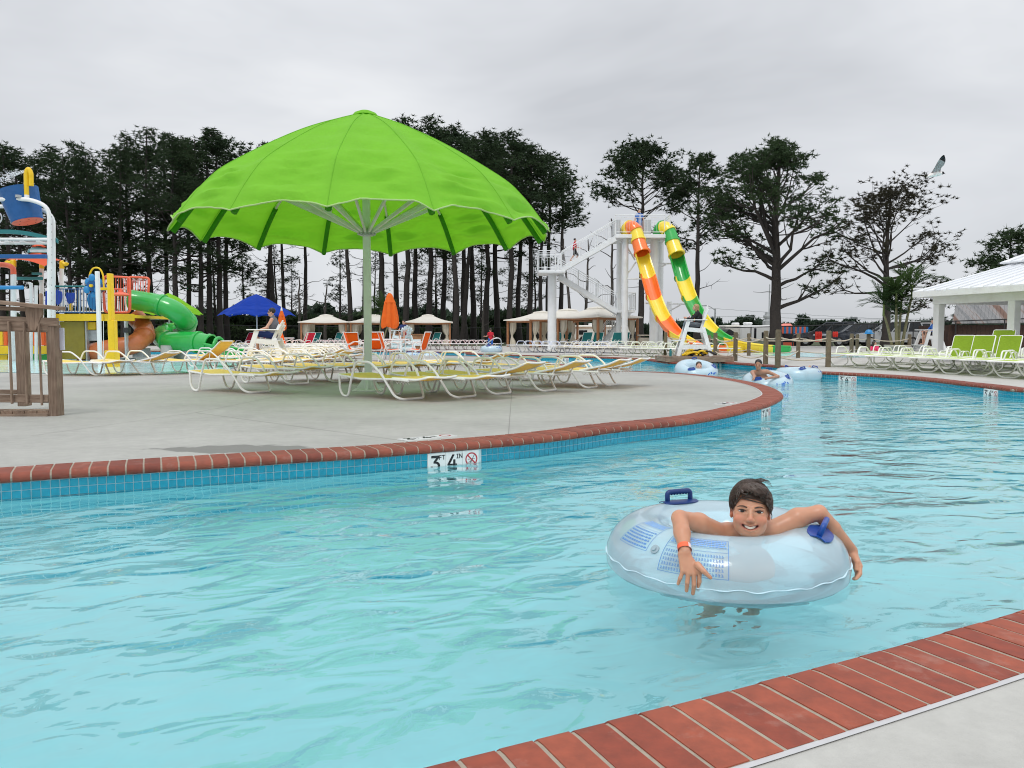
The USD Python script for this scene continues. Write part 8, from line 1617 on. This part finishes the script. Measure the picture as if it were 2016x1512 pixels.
    line = np.interp(lx, [-.085, -.074, -.058, -.044, -.030, -.015, .005, .030, .052, .066, .078, .09], [-.012, -.004, .036, .074, .082, .080, .079, .066, .055, .034, .004, -.01]) + jag * 1.6
    cut = np.minimum(ly - .006 - .10 * np.clip(lz - .05, 0, 1), lz - line); ear = np.where(ly > .004, np.interp(ly, [0, .03, .055, .1], [-.002, .012, -.035, -.075]) - lz, -1.0)
    front = np.where(ly < .012, line - lz, -1.0); D = np.maximum(D, np.maximum(front, ear).astype(np.float32))
    comb = meshkit.fbm(np.stack([(lx * .55 + lz * .8) * 150, (lx * .8 - lz * .55) * 26 + ly * 30, ly * 120], -1), 3, 7) - .5; D = D + (comb * .016).astype(np.float32)
    hv, hq = nets(D, lo, h); part(x, 'hair', (hv - RC, hq), 'hair_brown', smooth=True)
    g = random.Random(3); st_ = MB()
    for i in range(230):
        a0 = np.array([-.036 + g.uniform(-.012, .012), g.uniform(-.07, .05), 0.0]); a0[2] = .040 + .0945 * math.sqrt(max(.0, 1 - (a0[0] / .0865) ** 2 - ((a0[1] - .02) / .101) ** 2)); to = g.random()
        e = np.array([.05 + .04 * to + g.uniform(-.01, .01), -.085 + .10 * to + g.uniform(-.012, .012), .065 - .055 * to + g.uniform(-.012, .010)]) if i < 160 else np.array([-.080 + g.uniform(-.004, .012), -.055 + .1 * to, .02 + g.uniform(-.03, .03)])
        pts = []
        for q in np.linspace(0, 1, 8):
            p = a0 * (1 - q) + e * q; c = p - [0, .020, .040]; rr = math.sqrt((c[0] / .0880) ** 2 + (c[1] / .1025) ** 2 + (c[2] / .0950) ** 2); pts.append(np.array([0, .020, .040]) + c / rr * (1.0 + .026 * math.sin(i * 1.7 + q * 3)) if q < .97 or g.random() < .7 else np.array([0, .02, .04]) + c / rr * 1.02 - [0, 0, .008])
        st_.tube(loc(np.array(pts)), np.linspace(.0023, .0007, 8), 4, cap=False)
    for pts in (((-.052, -.066, .082), (-.058, -.076, .058), (-.054, -.080, .040)), ((-.046, -.076, .082), (-.050, -.084, .062), (-.047, -.086, .046)), ((-.040, -.084, .080), (-.028, -.092, .074), (-.014, -.094, .076)), ((.080, -.02, .01), (.088, -.012, -.012), (.086, -.006, -.030)), ((.072, -.045, .02), (.078, -.044, -.002), (.073, -.050, -.016))): st_.tube(loc(spline(pts, 4)), np.linspace(.0030, .0008, 9), 5, cap=False)
    for q in range(9): st_.tube(loc(spline([(-.01 + q * .006, .0 - .004 * q, .128), (.012 + q * .007, -.01, .143 - abs(q - 4) * .002), (.036 + q * .006, -.012, .134 - q * .003)], 4)), np.linspace(.0020, .0006, 9), 4, cap=False)
    part(x, 'hair_strands', st_, 'hair_brown', smooth=True, kind='stuff', label='wet combed strands of brown hair')
    ax_ = unit(W1 - E1); wb_ = thing('wristband', 'orange and white wristband on the boy', 'wristband', RC); c = W1 - ax_ * .022; sd = unit(np.cross(ax_, [0, -1.0, 0])); n2 = np.cross(sd, ax_); th = np.linspace(0, 2 * PI, 33)
    def band(i0, i1): return np.stack([c - RC + (np.cos(th[i0:i1]) * .0285)[:, None] * sd + (np.sin(th[i0:i1]) * .0275)[:, None] * n2 + ax_ * w_ for w_ in (-.012, .012)], 1)
    mat('band_orange', (.85, .14, .05), .45, .05, 9); mat('band_white', (.80, .66, .66), .5, .05, 9)
    tilt_ = lambda P: P
    nrm = lambda P: (P - (c - RC))
    k0 = 0
    for a_, b_2, mt in ((10, 16, 'band_white'), (15, 33, 'band_orange'), (0, 11, 'band_orange')): part(wb_, 'white_tab' if mt == 'band_white' else 'strap', MB().grid(band(a_, b_2)).grid((band(a_, b_2) - (c - RC)) * .97 + (c - RC)), mt, smooth=True)
    return x
boy()

# ---- the other rings
def small_ring(label, c, rz=0.0, tilt=0.0, m='vinyl_milky'):
    x = ring('inflatable_ring', label, c, .36, .175, m, rz, 'pale rings farther off')
    if tilt: o_ = UsdGeom.Xformable(x).AddRotateXOp(); o_.Set(math.degrees(tilt))
    for a in (-.35, -2.2, 1.4): ring_handle(x, .36, .175, a, 1.25, .5, w=.13, hgt=.038, thick=.010)
    g = np.random.default_rng(int(abs(c[0]) * 100))
    for k in range(6): a = -1.35 + k * .11 + g.uniform(-.03, .03); b0 = .35 + g.uniform(-.1, .25); part(x, 'blue_print', MB().grid(ring_patch(.36, .175, a, a + g.uniform(.04, .09), b0, b0 + g.uniform(.1, .35), .002, 2, 3)), 'print_blue', smooth=True)
    return x
t1 = np.array([(1512 - 1008) / F * 17.05, 17.05, -.15]); small_ring('pale ring with blue handles carrying the dark-haired teenager', t1, -.2, .22)
t2 = np.array([(1371 - 1008) / F * 19.6, 19.6, -.02]); small_ring('pale ring tipped up beside the platform with only a head showing', t2, .1, .30)
t3 = np.array([(1572 - 1008) / F * 18.6, 18.6, -.07]); small_ring('pale ring floating behind the ring of the teenager', t3, .5)
for px, Y, z, t in ((843, 33.5, -.08, 'pale ring floating in the far channel right of two, below pink loungers'), (806, 33.9, -.08, 'pale ring floating in the far channel left of two, below pink loungers'), (967, 38.6, .14, 'pale ring lying on the deck at the foot of the handrail')): small_ring(t, np.append(GX(px, Y)[:2], z), .3)
hx, hy, hz = A(1493, 718, 16.85); Jt = dict(head=(hx, hy, hz), neck=(hx + .05, hy + .09, hz - .13), chest=(hx + .12, hy + .20, hz - .30), pelvis=(hx + .25, hy + .45, hz - .72), shL=(hx - .11, hy + .06, hz - .17), shR=(hx + .23, hy + .10, hz - .155), hiL=(hx + .17, hy + .45, hz - .75), hiR=(hx + .33, hy + .45, hz - .75), knL=(hx + .15, hy + .5, hz - 1.1), knR=(hx + .35, hy + .5, hz - 1.1), anL=(hx + .15, hy + .8, hz - 1.2), anR=(hx + .35, hy + .8, hz - 1.2))
Jt['elL'] = A(1485, 741, 16.55); Jt['haL'] = A(1484, 745, 16.38); Jt['elR'] = A(1532, 741, 16.75); Jt['haR'] = A(1512, 744.5, 16.45)
person('dark-haired teenage boy leaning bare-chested over a pale ring in the channel', Jt, .88, (.40, .21, .135), 'hair_dark', 0, face=(-.45, -1, -.12), res=.009)
hx, hy, hz = A(1376, 721, 19.55); Jw = dict(head=(hx, hy, hz), neck=(hx, hy + .05, hz - .17), chest=(hx, hy + .1, hz - .38), pelvis=(hx, hy + .15, hz - .75), shL=(hx - .16, hy + .06, hz - .24), shR=(hx + .16, hy + .06, hz - .24), elL=(hx - .25, hy - .05, hz - .42), elR=(hx + .25, hy - .05, hz - .42), haL=(hx - .15, hy - .2, hz - .38), haR=(hx + .15, hy - .2, hz - .38), hiL=(hx - .08, hy, hz - .78), hiR=(hx + .08, hy, hz - .78), knL=(hx - .1, hy - .3, hz - .8), knR=(hx + .1, hy - .3, hz - .8), anL=(hx - .1, hy - .4, hz - 1.1), anR=(hx + .1, hy - .4, hz - 1.1))
person('bather whose head shows over the tipped ring by the platform', Jw, .9, PALE, 'hair_brown', 0, face=(-.1, -1, 0), res=.010)
hx, hy, hz = A(1592, 733, 18.75); Jh = dict(head=(hx + .1, hy + .22, hz - .16), neck=(hx + .1, hy + .25, hz - .30), chest=(hx + .1, hy + .25, hz - .5), pelvis=(hx + .1, hy + .2, hz - .8), shL=(hx - .05, hy + .25, hz - .34), shR=(hx + .25, hy + .25, hz - .34), elL=(hx - .05, hy + .15, hz - .12), elR=(hx + .3, hy + .1, hz - .4), haL=A(1590, 728, 18.8), tipL=A(1594, 722, 18.8), haR=(hx + .2, hy, hz - .4), hiL=(hx, hy + .2, hz - .85), hiR=(hx + .2, hy + .2, hz - .85), knL=(hx, hy, hz - 1.1), knR=(hx + .2, hy, hz - 1.1), anL=(hx, hy + .2, hz - 1.3), anR=(hx + .2, hy + .2, hz - 1.3))
person('bather behind the third ring, only a raised hand showing', Jh, .8, PALE, 'hair_brown', 0, face=(0, -1, 0), res=.012)
